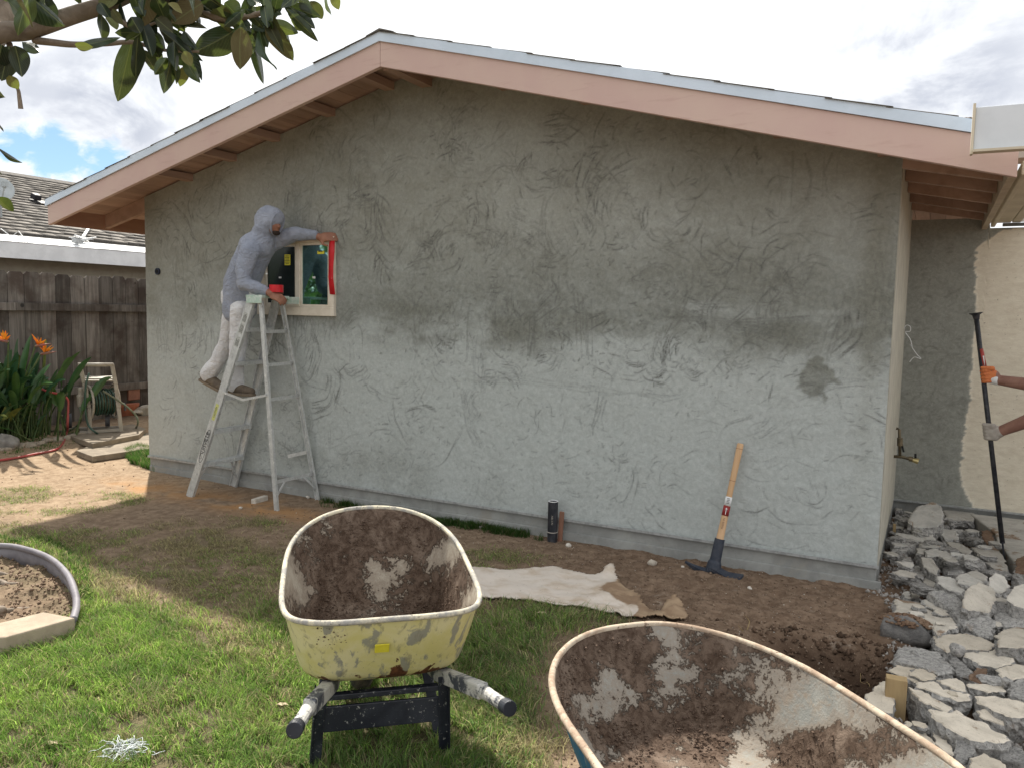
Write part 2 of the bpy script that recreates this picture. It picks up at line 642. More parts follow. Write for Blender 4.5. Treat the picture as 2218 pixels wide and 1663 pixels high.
def zl(x):
    return ZR - MS * abs(x - XR)


# stucco wall as a fine grid whose tone carries the trowel strokes
def stucco_grid(x0, x1, z0, ztop, step, holes=()):
    nx = int((x1 - x0) / step); nz = int((max(ztop(x0 + (x1 - x0) * k / 40) for k in range(41)) - z0) / step)
    xs = np.linspace(x0, x1, nx + 1)
    T = np.linspace(0, 1, nz + 1)
    top = np.array([ztop(x) for x in xs])
    X = np.repeat(xs[None, :], nz + 1, 0)
    Z = z0 + T[:, None] * (top[None, :] - z0)
    idx = np.arange((nx + 1) * (nz + 1)).reshape(nz + 1, nx + 1)
    F = np.stack([idx[:-1, :-1], idx[:-1, 1:], idx[1:, 1:], idx[1:, :-1]], -1).reshape(-1, 4)
    cx = (X[:-1, :-1] + X[1:, 1:]).ravel() / 2; cz = (Z[:-1, :-1] + Z[1:, 1:]).ravel() / 2
    keep = np.ones(len(F), bool)
    for a, b, c_, d in holes:
        keep &= ~((cx > a) & (cx < b) & (cz > c_) & (cz < d))
    return X, Z, F[keep], xs, top, nz


class Strokes:
    def __init__(s, shape, xs, z0, top):
        s.a = np.zeros(shape); s.xs, s.z0, s.top = xs, z0, top
        s.dx = xs[1] - xs[0]; s.x0 = xs[0]

    def put(s, px, pz, amt):
        i = (px - s.x0) / s.dx
        i0 = np.clip(np.round(i).astype(int), 0, s.a.shape[1] - 1)
        tp = s.top[i0]
        j = (pz - s.z0) / (tp - s.z0) * (s.a.shape[0] - 1)
        j0 = np.floor(j).astype(int); fj = j - j0
        ii = np.floor(i).astype(int); fi = i - ii
        ok = (ii >= 0) & (ii < s.a.shape[1] - 1) & (j0 >= 0) & (j0 < s.a.shape[0] - 1)
        ii, j0, fi, fj = ii[ok], j0[ok], fi[ok], fj[ok]
        am = amt[ok] if isinstance(amt, np.ndarray) else amt
        for di, dj, w in ((0, 0, (1 - fi) * (1 - fj)), (1, 0, fi * (1 - fj)), (0, 1, (1 - fi) * fj), (1, 1, fi * fj)):
            np.maximum.at(s.a, (j0 + dj, ii + di), am * np.minimum(1, w * 1.5))

    def arc(s, cx, cz, r, a0, a1, amt, ez=1.0):
        n = max(4, int(abs(a1 - a0) * r / (s.dx * .6)))
        a = np.linspace(a0, a1, n)
        wob = 1 + .03 * np.sin(a * 7 + cx * 30)
        fade = np.sin(np.linspace(0.15, pi - .05, n)) ** .5 * (0.5 + .5 * rng.random(n))
        s.put(cx + r * wob * np.cos(a), cz + ez * r * wob * np.sin(a), amt * fade)

    def line(s, pts, amt, wob=.006):
        pts = np.array(pts)
        for k in range(len(pts) - 1):
            d = np.hypot(*(pts[k + 1] - pts[k])); n = max(3, int(d / (s.dx * .5)))
            t_ = np.linspace(0, 1, n)
            p = pts[k] + (pts[k + 1] - pts[k]) * t_[:, None]
            nn = (vnoise(p[:, 0] * 1.0, p[:, 1], 14, 3, 2) - .5) * wob * 4
            s.put(p[:, 0] + nn * .3, p[:, 1] + nn, amt * (.55 + .45 * rng.random(n)))


def wp(px, py):
    q = at(px, py, 1, 0)
    return (q.x, q.z)


WIN = (1.50, 2.372, 1.585, 2.247)
step = 0.0085
WX, WZ, WF, wxs, wtop, wnz = stucco_grid(0.0, WALL_W, ZS, lambda x: zl(x) + 0.125, step, holes=[(WIN[0] + .03, WIN[1] - .03, WIN[2] + .03, WIN[3] - .03)])
ST = Strokes(WX.shape, wxs, ZS, wtop)


def fan(cx, cz, r0, r1, n, a0, a1, amt, ez=1.0, spread=.03):
    for _ in range(n):
        r = random.uniform(r0, r1)
        c0 = random.uniform(a0, a1 - .25) if a1 - a0 > .3 else a0
        ST.arc(cx + random.gauss(0, spread), cz + random.gauss(0, spread), r, c0, min(a1, c0 + random.uniform(.35, 1.1)), min(1.2, random.uniform(.6, 1.35) * amt), ez)


# broad trowel swirls all over, thicker in the upper half
for _ in range(330):
    cx = random.uniform(0, WALL_W); cz = random.uniform(.3, 3.3)
    if cz > zl(cx): continue
    dens = 1.0 if cz > 1.35 else (.30 if cx > 3.6 else .45)
    a0 = random.uniform(0, 2 * pi)
    fan(cx, cz, .06, random.uniform(.14, .42), int(random.randint(5, 16) * dens) + 2, a0, a0 + random.uniform(.9, 3.2), random.uniform(.40, .95) * (1.0 if dens == 1 else .8), random.uniform(.6, 1.5))
for _ in range(26):    # vertical sweeps
    cx = random.uniform(0, WALL_W); cz = random.uniform(1.2, 3.0)
    if cz > zl(cx) - .1: continue
    h = random.uniform(.12, .4)
    for k in range(random.randint(3, 10)):
        x = cx + random.gauss(0, .05); bend = random.uniform(-.05, .05)
        z0 = cz + random.gauss(0, .06)
        ST.line([(x, z0 + h / 2), (x + bend, z0), (x + bend * .4, z0 - h / 2)], random.uniform(.2, .5), .003)
# the figures the photo shows
for (px, py, r, n, a0, a1, am) in [(1490, 375, .17, 12, 0, 6.2, .8), (1690, 430, .13, 12, .3, 6.0, .75), (1100, 500, .15, 12, 2.6, 6.5, .75), (1090, 470, .17, 10, 1.2, 5, .6), (1470, 480, .14, 12, 3.4, 6.5, .8), (1150, 400, .2, 10, 1, 4, .7),
                              (930, 480, .2, 20, 3.6, 5.9, .8), (905, 520, .17, 18, 4.0, 5.9, .8), (1440, 470, .24, 16, 2.3, 5.2, .7), (1340, 430, .22, 12, 1.5, 4.2, .7), (1010, 330, .16, 12, 1.6, 4.6, .6), (1160, 370, .14, 10, 1.9, 4.6, .7),
                              (1420, 780, .13, 22, 2.9, 5.6, .8), (1500, 780, .11, 16, 3.2, 5.4, .75), (1600, 770, .1, 14, 3.3, 5.6, .7), (1580, 690, .2, 18, 1.3, 3.6, .8), (1730, 690, .3, 16, 1.5, 3.6, .75), (1780, 690, .25, 16, 4.8, 6.6, .8),
                              (1180, 800, .14, 16, .7, 2.4, .8), (1040, 870, .16, 20, 1.6, 4.4, .75), (1090, 850, .2, 16, .2, 1.8, .7), (1340, 960, .12, 12, 3.8, 5.4, .7), (680, 820, .3, 26, 4.4, 6.6, .75), (640, 760, .3, 20, 5.0, 7.0, .7), (760, 760, .25, 20, 3.4, 5.6, .6)]:
    x, z = wp(px, py)
    fan(x, z, r * .45, r, n, a0, a1, am, 1.15, .012)
for pts, am, rep in [([(1040, 825), (1110, 818), (1200, 830), (1300, 845)], .6, 5), ([(1300, 845), (1370, 848), (1440, 858), (1480, 855)], .5, 4), ([(1150, 650), (1160, 700), (1155, 760)], .9, 6), ([(1180, 650), (1185, 740), (1190, 720)], .7, 4),
                     ([(1255, 640), (1258, 700), (1262, 775)], .9, 4), ([(1270, 650), (1275, 770)], .8, 3), ([(1400, 690), (1340, 770), (1310, 845)], .5, 4), ([(1300, 850), (1290, 890), (1285, 920)], .8, 5),
                     ([(1130, 690), (1160, 660), (1190, 640)], .8, 8), ([(1450, 690), (1620, 700), (1750, 690)], .7, 6), ([(1800, 690), (1780, 745), (1770, 790)], .8, 4), ([(1815, 620), (1812, 690), (1795, 720)], .8, 4),
                     ([(1420, 660), (1500, 690), (1560, 700), (1700, 720)], .75, 8), ([(1000, 850), (1010, 920), (1030, 960)], .7, 6), ([(1730, 860), (1800, 830), (1870, 825)], .6, 5)]:
    for k in range(rep):
        ox, oz = random.gauss(0, .025), random.gauss(0, .018)
        ST.line([(wp(*q)[0] + ox + random.gauss(0, .012), wp(*q)[1] + oz + random.gauss(0, .012)) for q in pts], am * random.uniform(.4, .8), .005)
# short scratches and pits
for _ in range(7500):
    x = random.uniform(0.02, WALL_W); z = ZS + random.random() ** 1.0 * 3.1
    if z > zl(x): continue
    n = vnoise(np.array([x]), np.array([z]), 1.5, 21, 3)[0]
    if n < random.uniform(.42, .66): continue
    L = random.uniform(.008, .035); a = random.gauss(.2, .9)
    ST.line([(x, z), (x + L * cos(a), z + L * sin(a))], random.uniform(.25, .8) * (1 if z > 1.2 else .7), .003)
stroke = np.clip(ST.a, 0, 1) * (.45 + .55 * sstep(vnoise(WX, WZ, 10, 30, 3, .6), .3, .6))
# tones
tone = (vnoise(WX, WZ, 1.1, 31, 5, .6) - .5) * 1.1
streak = (vnoise(WX * .35, WZ, 3.0, 32, 4, .55) - .5)
upper = sstep(WZ + (vnoise(WX, WZ, 2.2, 33, 4, .6) - .5) * .55, 1.25, 1.72)      # freshly floated, damper above
dampband = np.exp(-((WZ - 1.60 - .10 * (vnoise(WX, WZ * 0, .8, 34, 2) - .5) * 4) / .20) ** 2) * sstep(vnoise(WX * .55, WZ * 1.6, 2.0, 35, 5, .62), .34, .66) * sstep(WX, 2.2, 3.0)
bx, bz = wp(1762, 825)
blot = 1 - sstep(np.hypot((WX - bx) * 1.15, (WZ - bz)) + (vnoise(WX, WZ, 6, 36, 5, .65) - .5) * .22 - .07 * np.exp(-(((WX - bx - .16) / .12) ** 2 + ((WZ - bz) / .03) ** 2)), .07, .12)
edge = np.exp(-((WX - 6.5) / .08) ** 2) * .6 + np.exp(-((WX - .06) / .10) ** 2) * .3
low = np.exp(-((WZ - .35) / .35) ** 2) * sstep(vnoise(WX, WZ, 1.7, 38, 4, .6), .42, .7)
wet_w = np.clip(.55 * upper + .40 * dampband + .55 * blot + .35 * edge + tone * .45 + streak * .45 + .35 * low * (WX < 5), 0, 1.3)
warm = sstep(WZ, 1.6, 2.5) * .8 + (1 - sstep(WX, .1, 2.2)) * .5 + edge * .3
relief = (vnoise(WX, WZ, 5, 39, 4, .6) - .5) * .012 - stroke * .0010 + (vnoise(WX, WZ, 22, 40, 2, .5) - .5) * .003


def stucco_material():
    t = NT('wet_stucco')
    A = t.attr('tone')
    s_ = t.n.new('ShaderNodeSeparateColor'); t.l.new(A, s_.inputs[0])
    nf = t.noise(34, 8, .7, .6); ng = t.noise(150, 4, .7); nm = t.noise(7, 8, .65, 1.2)
    dry = t.mix(t.ramp(nf, .35, .68), (.382, .412, .402), (.462, .494, .482))
    wetc = t.mix(t.ramp(nf, .33, .68), (.148, .155, .136), (.218, .226, .198))
    f = t.math('ADD', s_.outputs[0], t.math('MULTIPLY', t.math('SUBTRACT', nm, .5), .55))
    c = t.mix(t.ramp(f, .0, 1.0), dry, wetc)
    c = t.mix(t.math('MULTIPLY', s_.outputs[2], .55), c, t.mix(.5, c, (.30, .27, .19)))
    c = t.mix(t.math('MULTIPLY', s_.outputs[1], .95), c, (.080, .081, .075))
    c = t.mix(t.ramp(ng, .62, .72), c, (.13, .13, .12))
    nb = t.bump(nf, .35, .008)
    nb = t.bump(ng, .35, .003, nb)
    return t.done(c, t.ramp(f, .1, 1.0, .9, .62), nb, spec=.25)


M_stucco = stucco_material()
wall = fastmesh('gable_wall', np.stack([WX, -relief - .006, WZ], -1).reshape(-1, 3), WF, M_stucco, parent=house,
                attrs={'tone': np.stack([wet_w, stroke, np.clip(warm, 0, 1)], -1).reshape(-1, 3)})
wall["label"] = "rough grey stucco gable wall with curved trowel marks and damp patches"

M_conc = simple('foundation_concrete', (.24, .245, .235), (.335, .34, .325), 5, .35, .68, .85, .5, 90, .004,
                spots=[(22, (.16, .155, .14), .60, .72), (3, (.30, .29, .26), .55, .7)])
mb = MB()
mb.box((WALL_W / 2, .075, -.05), (WALL_W - .004, .15, .40))
mb.box((WALL_W / 2 + .02, -.004, -.06), (WALL_W + .02, .02, .245))     # lower form step of the footing
mb.build('foundation', M_conc, house, bevel=.004)
mb = MB(); mb.box((WALL_W / 2 + .006, -.012, ZS - .006), (WALL_W + .012, .028, .006)); mb.box((WALL_W / 2 + .006, -.024, ZS - .001), (WALL_W + .012, .005, .018))
M_galv = simple('galvanised_metal', (.42, .43, .43), (.30, .31, .31), 30, rough=.55, metal=.4, bump=.1)
mb.build('weep_screed', M_galv, house)

# window
win = MB()
M_vinyl = simple('cream_vinyl', (.74, .68, .58), (.66, .60, .50), 12, rough=.45, bump=.05)
x0, x1, z0, z1 = WIN
fr = .062
for a, b in (((x0, z0), (x1, z0 + fr * 1.15)), ((x0, z1 - fr * .75), (x1, z1)), ((x0, z0), (x0 + fr, z1)), ((x1 - fr, z0), (x1, z1))):
    pass
win.box(((x0 + x1) / 2, -.012, z0 + .037), (x1 - x0, .05, .074))
win.box(((x0 + x1) / 2, -.012, z1 - .022), (x1 - x0, .05, .044))
win.box((x0 + .03, -.012, (z0 + z1) / 2 + .015), (.06, .05, z1 - z0 - .118))
win.box((x1 - .03, -.012, (z0 + z1) / 2 + .015), (.06, .05, z1 - z0 - .118))
window = win.build('window', M_vinyl, house, bevel=.004)
window["label"] = "cream vinyl sliding window with masking on its edge"
mx = at(647, 600, 1, 0).x
mb = MB()
mb.box((mx, -.004, (z0 + z1) / 2 + .015), (.042, .04, z1 - z0 - .118))
mb.build('mullion', M_vinyl, window, bevel=.004)
for nm, a, b, yy in (('sash', x0 + .06, mx - .021, .006), ('sash', mx + .021, x1 - .06, -.008)):
    mb = MB(); zb, zt = z0 + .074, z1 - .044
    w_ = .022 if a > mx else .03
    mb.box(((a + b) / 2, yy, zb + w_ / 2), (b - a, .02, w_)); mb.box(((a + b) / 2, yy, zt - w_ / 2), (b - a, .02, w_))
    mb.box((a + w_ / 2, yy, (zb + zt) / 2), (w_, .02, zt - zb - 2 * w_)); mb.box((b - w_ / 2, yy, (zb + zt) / 2), (w_, .02, zt - zb - 2 * w_))
    mb.build(nm, M_vinyl, window, bevel=.003)
t = NT('window_glass')
M_glass = t.done((.006, .012, .012), .03, None, spec=1.0)
M_glass.node_tree.nodes['Principled BSDF'].inputs['IOR'].default_value = 2.7
M_glass.node_tree.nodes['Principled BSDF'].inputs['Specular Tint'].default_value = (.55, .95, .9, 1)
t = NT('window_screen_glass')
M_glass2 = t.done((.012, .018, .018), .18, None, spec=.5)
for a, b, yy, mm in ((x0 + .09, mx - .05, .008, M_glass2), (mx + .043, x1 - .082, -.006, M_glass)):
    mb = MB(); mb.box(((a + b) / 2, yy, (z0 + z1) / 2 + .015), (b - a, .006, z1 - z0 - .165))
    mb.build('glass_pane', mm, window)
M_yel = simple('yellow_sticker', (.75, .68, .06), (.7, .62, .05), 40, rough=.5, bump=.02)
M_white = simple('white_sticker', (.75, .76, .76), (.66, .67, .67), 40, rough=.5, bump=.02)
M_blk = simple('black_ink', (.02, .02, .02), rough=.6)


def sticker(px, py, w, h, mat, lines=0, y=-.0118):
    q = at(px, py, 1, y)
    mb = MB(); mb.box((q.x, y, q.z), (w, .0012, h))
    mb.build('sticker', mat, window)
    if lines:
        mb = MB()
        for k in range(lines):
            mb.box((q.x - w * .04, y - .0009, q.z + h * .36 - k * h * .72 / max(1, lines - 1)), (w * random.uniform(.55, .82), .0006, h * .05 if lines > 1 else h * .3))
        mb.build('sticker_print', M_blk, window)


sticker(621, 562, .066, .092, M_yel, 6, .0035)
sticker(693, 546, .075, .026, M_yel, 1)
sticker(678, 600, .03, .016, M_white)
sticker(605, 600, .03, .014, M_white, 0, .0035)
# interior is dark behind the panes
mb = MB(); mb.box(((x0 + x1) / 2, .12, (z0 + z1) / 2), (x1 - x0 + .1, .02, z1 - z0 + .1)); mb.build('window_backing', simple('dark_interior', (.01, .012, .012)), window)

# return wall, back wall, corner trim
YB = 2.106
M_ret = simple('trim_plaster', (.50, .48, .40), (.42, .40, .34), 6, rough=.8, bump=.4, bscale=60)
mb = MB(); mb.box((WALL_W - .075 + .006, YB / 2 + .002, (ZS + 2.62) / 2), (.15, YB - .004, 2.62 - ZS)); mb.build('return_wall', M_ret, house)
mb = MB(); mb.box((WALL_W - .073, YB / 2 + .07, -.05), (.15, YB - .14, .40)); mb.build('return_foundation', M_conc, house)
BX, BZ, BF, bxs, btop, bnz = stucco_grid(WALL_W, 9.4, ZS, lambda x: 2.47 if x < 7.17 else 2.39, 0.011)
ST = Strokes(BX.shape, bxs, ZS, btop)
for _ in range(60):
    cx = random.uniform(WALL_W, 7.12); cz = random.uniform(.3, 2.3); a0 = random.uniform(0, 6.3)
    fan(cx, cz, .04, random.uniform(.08, .25), random.randint(3, 7), a0, a0 + random.uniform(.9, 2.6), random.uniform(.3, .6), random.uniform(.7, 1.4))
EDGE = [(2260, 488), (2165, 497), (2128, 520), (2110, 535), (2106, 640), (2108, 700), (2100, 760), (2096, 870), (2085, 920), (2076, 1010), (2082, 1060), (2100, 1095)]
ew = [(at(a, b, 1, YB).x, at(a, b, 1, YB).z) for a, b in EDGE]
ez = np.array([q[1] for q in ew][::-1]); ex = np.array([q[0] for q in ew][::-1])
xe = np.interp(BZ, ez, ex) + (vnoise(BX, BZ, 9, 51, 4, .7) - .5) * .045 + (vnoise(BX * .3, BZ, 60, 52, 2, .6) - .5) * .035
cream = sstep(BX - xe, -.006, .008)
btone = np.clip(.72 + (vnoise(BX, BZ, 1.6, 53, 4, .6) - .5) * .7, 0, 1)
brel = (vnoise(BX, BZ, 6, 54, 4, .6) - .5) * .008 + (vnoise(BX * .5, BZ, 30, 55, 2, .6) - .5) * .004 * cream - .008 * cream - ST.a * .002
t = NT('back_stucco')
s_ = t.n.new('ShaderNodeSeparateColor'); t.l.new(t.attr('tone'), s_.inputs[0])
nf = t.noise(34, 8, .7, .6); ng = t.noise(120, 4, .7)
wetc = t.mix(t.ramp(nf, .33, .68), (.25, .255, .225), (.33, .335, .30))
dryc = t.mix(t.ramp(nf, .33, .68), (.30, .31, .285), (.37, .38, .355))
c = t.mix(s_.outputs[0], dryc, wetc)
c = t.mix(t.math('MULTIPLY', s_.outputs[1], .8), c, (.10, .10, .09))
creamc = t.mix(t.ramp(t.noise(40, 6, .7, .2, t.coord((.35, 1, 1))), .3, .7), (.68, .61, .49), (.77, .71, .58))
creamc = t.mix(t.ramp(t.noise(55, 4, .6), .66, .72), creamc, (.36, .31, .24))
c = t.mix(s_.outputs[2], c, creamc)
M_back = t.done(c, .88, t.bump(nf, .45, .008), spec=.2)
bw = fastmesh('back_wall', np.stack([BX, YB - brel, BZ], -1).reshape(-1, 3), BF, M_back, parent=house,
              attrs={'tone': np.stack([btone, np.clip(ST.a, 0, 1), cream], -1).reshape(-1, 3)})
bw["label"] = "recessed back wall, grey stucco meeting older cream stucco in a ragged edge"
mb = MB(); mb.box((8.0, YB + .10, -.05), (2.8, .16, .40)); mb.build('back_foundation', M_conc, house)
mb = MB(); mb.box((8.0, YB - .008, ZS - .004), (2.8, .03, .012)); mb.build('back_screed', M_galv, house)

# eaves --------------------------------------------------------------
M_pink = NT('primed_fascia')
t = M_pink
n_ = t.noise(3, 8, .6, .3); n2_ = t.noise(40, 6, .6, .4, t.coord((.12, 1, 1)))
c = t.mix(t.ramp(n_, .3, .7), (.60, .455, .395), (.57, .41, .37))
c = t.mix(t.ramp(n2_, .55, .75), c, (.52, .365, .32))
c = t.mix(t.ramp(t.noise(9, 2, .5), .80, .84), c, (.25, .15, .12))
M_pink = t.done(c, .75, t.bump(n2_, .15, .002))
M_soffit = simple('pink_brown_soffit', (.40, .27, .21), (.32, .21, .16), 7, rough=.75, bump=.3, bscale=40, stretch=(1, .1, 1), rnd=.25)
M_flash = simple('white_flashing', (.64, .74, .86), (.58, .68, .79), 3, rough=.35, metal=.0, bump=.05)
M_shing = simple('dark_shingle', (.085, .078, .07), (.15, .135, .115), 30, rough=.95, bump=.9, bscale=200, bdist=.004, rnd=.5)
FH, FL = .178, .062
for x_a, x_b, nm in ((XL, XR, 'fascia_board'), (XR, XE, 'fascia_board')):
    a0, b0 = zl(x_a), zl(x_b)
    g_ = .0015
    mb = MB()
    mb.ext([(x_a + g_, YF - .038, a0), (x_b - g_, YF - .038, b0), (x_b - g_, YF - .038, b0 + FH), (x_a + g_, YF - .038, a0 + FH)], (0, .038, 0))
    mb.build(nm, M_pink, house, bevel=.003)
    mb = MB()
    mb.ext([(x_a - .02 if x_a == XL else x_a, YF - .052, a0 + FH - .004), (x_b + (.02 if x_b == XE else 0), YF - .052, b0 + FH - .004),
            (x_b + (.02 if x_b == XE else 0), YF - .052, b0 + FH + FL), (x_a - (.02 if x_a == XL else 0), YF - .052, a0 + FH + FL)], (0, .012, 0))
    mb.build('drip_flashing', M_flash, house)
ROOF_Y1 = 9.0
# deck boards seen from below: parallel to the ridge, under the shingles
for side in (0, 1):
    n = 30
    for k in range(n):
        if side == 0:
            xa = XL + .03 + (XR - XL - .03) * k / n; xb = XL + .03 + (XR - XL - .03) * (k + 1) / n
        else:
            xa = XR + (XE - XR - .03) * k / n; xb = XR + (XE - XR - .03) * (k + 1) / n
        o_ = .145
        mb = MB()
        g_ = .002
        mb.ext([(xa + g_, YF + .001, zl(xa + g_) + o_), (xb - g_, YF + .001, zl(xb - g_) + o_), (xb - g_, YF + .001, zl(xb - g_) + o_ + .02), (xa + g_, YF + .001, zl(xa + g_) + o_ + .02)], (0, ROOF_Y1 - YF, 0))
        mb.build('soffit_board', M_soffit, house)
# roof deck above
mb = MB()
for x_a, x_b in ((XL, XR), (XR, XE)):
    mb.ext([(x_a, YF, zl(x_a) + .17), (x_b, YF, zl(x_b) + .17), (x_b, YF, zl(x_b) + FH + FL - .004), (x_a, YF, zl(x_a) + FH + FL - .004)], (0, ROOF_Y1 - YF, 0))
mb.build('roof', M_shing, house)
# shingle courses, overlapping like scales, their ends show above the flashing
for side in (0, 1):
    L = (XR - XL) if side == 0 else (XE - XR)
    n = int(L / .29)
    for k in range(n):
        xa = XL - .03 + (L + .03) * k / n if side == 0 else XE + .03 - (L + .03) * k / n
        xb = XL - .03 + (L + .03) * (k + 1.12) / n if side == 0 else XE + .03 - (L + .03) * (k + 1.12) / n
        if side == 0: xb = min(xb, XR)
        else: xb = max(xb, XR)
        base = FH + FL
        j = random.uniform(-.003, .004)
        mb = MB()
        y0 = YF - .058 + random.uniform(-.008, .008)
        mb.ext([(xa, y0, zl(xa) + base + .003 + j), (xb, y0, zl(xb) + base - .003), (xb, y0, zl(xb) + base + .000), (xa, y0, zl(xa) + base + .007 + j)], (0, ROOF_Y1 - YF, 0))
        mb.build('shingle_course', M_shing, house)
mb = MB()
mb.ext([(XR - .12, YF - .050, zl(XR - .12) + .250), (XR, YF - .050, ZR + .250), (XR + .12, YF - .050, zl(XR + .12) + .250), (XR + .12, YF - .050, zl(XR + .12) + .256), (XR, YF - .050, ZR + .262), (XR - .12, YF - .050, zl(XR - .12) + .256)], (0, ROOF_Y1 - YF, 0))
mb.build('ridge_cap', M_shing, house)
# outlookers between the rake board and the wall
for (px, py) in [(362, 385), (457, 345), (552, 300), (672, 245), (800, 190)]:
    x = at(px, py, 1, -.25).x
    mb = MB(); zc = zl(x) + .108
    mb.bar((x, YF + .001, zc), (x, -.002, zc), .09, .06)
    mb.build('outlooker', M_soffit, house)
for dx in (0.12, .75, 1.4, 2.0, 2.7, 3.3):
    x = XR + dx; mb = MB(); zc = zl(x) + .108
    mb.bar((x, YF + .001, zc), (x, -.002, zc), .09, .06)
    mb.build('outlooker', M_soffit, house)
mb = MB(); mb.bar((XR + .045, YF + .001, ZR + .06), (XR + .045, 0, ZR + .06), .09, .15); mb.build('ridge_beam', M_soffit, house)
# eave ends: fascia running back, rafter tails
M_brown = simple('brown_eave_wood', (.36, .20, .13), (.30, .16, .105), 6, rough=.75, bump=.3, bscale=50, stretch=(.2, .2, 1))
for xx, y1 in ((XL + .02, ROOF_Y1), (XE - .02, YB + .0)):
    mb = MB(); zc = zl(xx)
    mb.box((xx, (YF + y1) / 2, zc + .075), (.038, y1 - YF - .002, .148))
    mb.build('eave_fascia', M_brown if xx < 0 else simple('cream_trim_wood', (.50, .42, .32), (.42, .34, .25), 8, rough=.7), house)
for y in [.03, .62, 1.2, 1.85, 2.6, 3.4, 4.2]:
    mb = MB()
    mb.ext([(XL + .04, y, zl(XL + .04) + .012), (.08, y, zl(.08) + .0), (.08, y, zl(.08) + .143), (XL + .04, y, zl(XL + .04) + .143)], (0, .045, 0))
    mb.build('rafter_tail', M_soffit, house)
for y in [-.18, .28, .78, 1.28, 1.75]:
    mb = MB()
    mb.ext([(WALL_W + .008, y, zl(WALL_W) + .0), (XE - .042, y, zl(XE - .042) + .03), (XE - .042, y, zl(XE - .042) + .143), (WALL_W + .008, y, zl(WALL_W) + .143)], (0, .045, 0))
    mb.build('rafter_tail', M_soffit, house)
# left side wall of the house, going back
mb = MB(); mb.box((.074, ROOF_Y1 / 2 + .08, 1.25), (.15, ROOF_Y1 - .1, 2.6)); mb.build('side_wall', M_ret, house)

# hole for a fixture on the wall
q = at(343, 587, 1, 0)
mb = MB(); mb.tube([(q.x, .03, q.z), (q.x, -.022, q.z)], .032, 20); mb.build('electrical_box', simple('dark_blue_plastic', (.02, .025, .05), rough=.4), house, smooth=False)
mb = MB(); mb.tube([(q.x, -.018, q.z), (q.x, -.0235, q.z)], .020, 16); mb.build('box_hole', simple('black_void', (.005, .005, .006)), house)
# ------------------------------------------------------------------ neighbour house
XN = -4.6
nb_h = thing('neighbour_house', (-6.6, 4, 0), "beige neighbouring house with light shingle roof and white gutter beyond the fence", 'house')
M_nwall = simple('beige_siding', (.40, .37, .30), (.35, .32, .26), 5, rough=.85)
mb = MB(); mb.box((-4.98 - 3.6, 5, 1.2), (7.2, 17, 2.5)); mb.build('wall', M_nwall, nb_h)
M_gut = simple('white_painted_metal', (.80, .81, .82), (.70, .71, .72), 3, rough=.28, bump=.06, bscale=6, bdist=.01)
mb = MB()
mb.ext([(XN, -3.5, 2.25), (XN + .012, -3.5, 2.25), (XN + .012, -3.5, 2.475), (XN, -3.5, 2.475)], (0, 17, 0))
mb.build('gutter_face', M_gut, nb_h)
for k in range(11):
    y = -3.5 + k * 1.55
    mb = MB()
    dz = random.uniform(-.006, .006)
    mb.ext([(XN + .02, y, 2.476 + dz), (XN + .02, y, 2.482 + dz), (XN - .34, y, 2.592), (XN - .34, y, 2.586)], (0, 1.545, 0))
    mb.build('roof_edge_panel', M_gut, nb_h)
NR0, NR1 = (-5.0, 2.62), (-8.75, 4.02)
M_nroof = simple('pale_shingles', (.17, .158, .145), (.13, .12, .11), 25, rough=.95, bump=.5, bscale=120)
mb = MB()
mb.ext([(NR0[0] + .3, -3.5, NR0[1] - .12), (NR1[0], -3.5, NR1[1] - .01), (NR1[0] - 4, -3.5, NR0[1]), (NR1[0] - 4, -3.5, NR0[1] - .2)], (0, 17, 0))
mb.build('roof', M_nroof, nb_h)
# shingle tabs in courses
V, F = [], []
ncour = 23
sl = np.array([NR1[0] - NR0[0], NR1[1] - NR0[1]])
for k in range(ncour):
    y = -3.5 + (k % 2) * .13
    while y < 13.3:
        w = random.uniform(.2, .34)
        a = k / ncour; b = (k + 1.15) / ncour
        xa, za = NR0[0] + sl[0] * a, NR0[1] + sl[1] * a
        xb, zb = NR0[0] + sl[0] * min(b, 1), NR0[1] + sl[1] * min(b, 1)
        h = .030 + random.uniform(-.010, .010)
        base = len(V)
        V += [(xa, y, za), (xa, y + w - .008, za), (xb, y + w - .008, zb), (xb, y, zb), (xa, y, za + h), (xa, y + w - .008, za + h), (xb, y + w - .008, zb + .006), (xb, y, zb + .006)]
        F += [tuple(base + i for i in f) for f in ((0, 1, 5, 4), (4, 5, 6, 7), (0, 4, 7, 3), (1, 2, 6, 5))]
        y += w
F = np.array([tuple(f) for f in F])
vr = np.repeat(np.random.default_rng(3).random(len(V) // 8), 8)
t = NT('shingle_tabs')
n_ = t.noise(40, 6, .7)
c = t.mix(t.attr('tint', 'Fac'), (.22, .203, .18), (.36, .33, .295))
c = t.mix(t.ramp(n_, .5, .7), c, (.12, .11, .10))
M_tabs = t.done(c, .95, t.bump(t.noise(160, 3, .6), .5, .004), spec=.15)
o = fastmesh('roof_shingles', V, F, [M_tabs, simple('shingle_butt_shade', (.07, .065, .058), (.10, .09, .08), 20, rough=.95)], parent=nb_h, smooth=False, attrs={'tint': vr}, mi=np.tile([1, 0, 0, 0], len(F) // 4)); tag(o, kind='stuff')  # front faces coloured dark to draw the shadow lines between courses
for k in range(56):      # ridge tiles
    y = -3.4 + k * .3
    mb = MB()
    mb.ext([(NR1[0] + .13, y, NR1[1] - .045), (NR1[0], y, NR1[1] + .02), (NR1[0] - .13, y, NR1[1] - .045), (NR1[0] - .13, y, NR1[1] - .02), (NR1[0], y, NR1[1] + .05), (NR1[0] + .13, y, NR1[1] - .02)], (0, .31, -.0))
    mb.build('ridge_tile', M_nroof, nb_h)


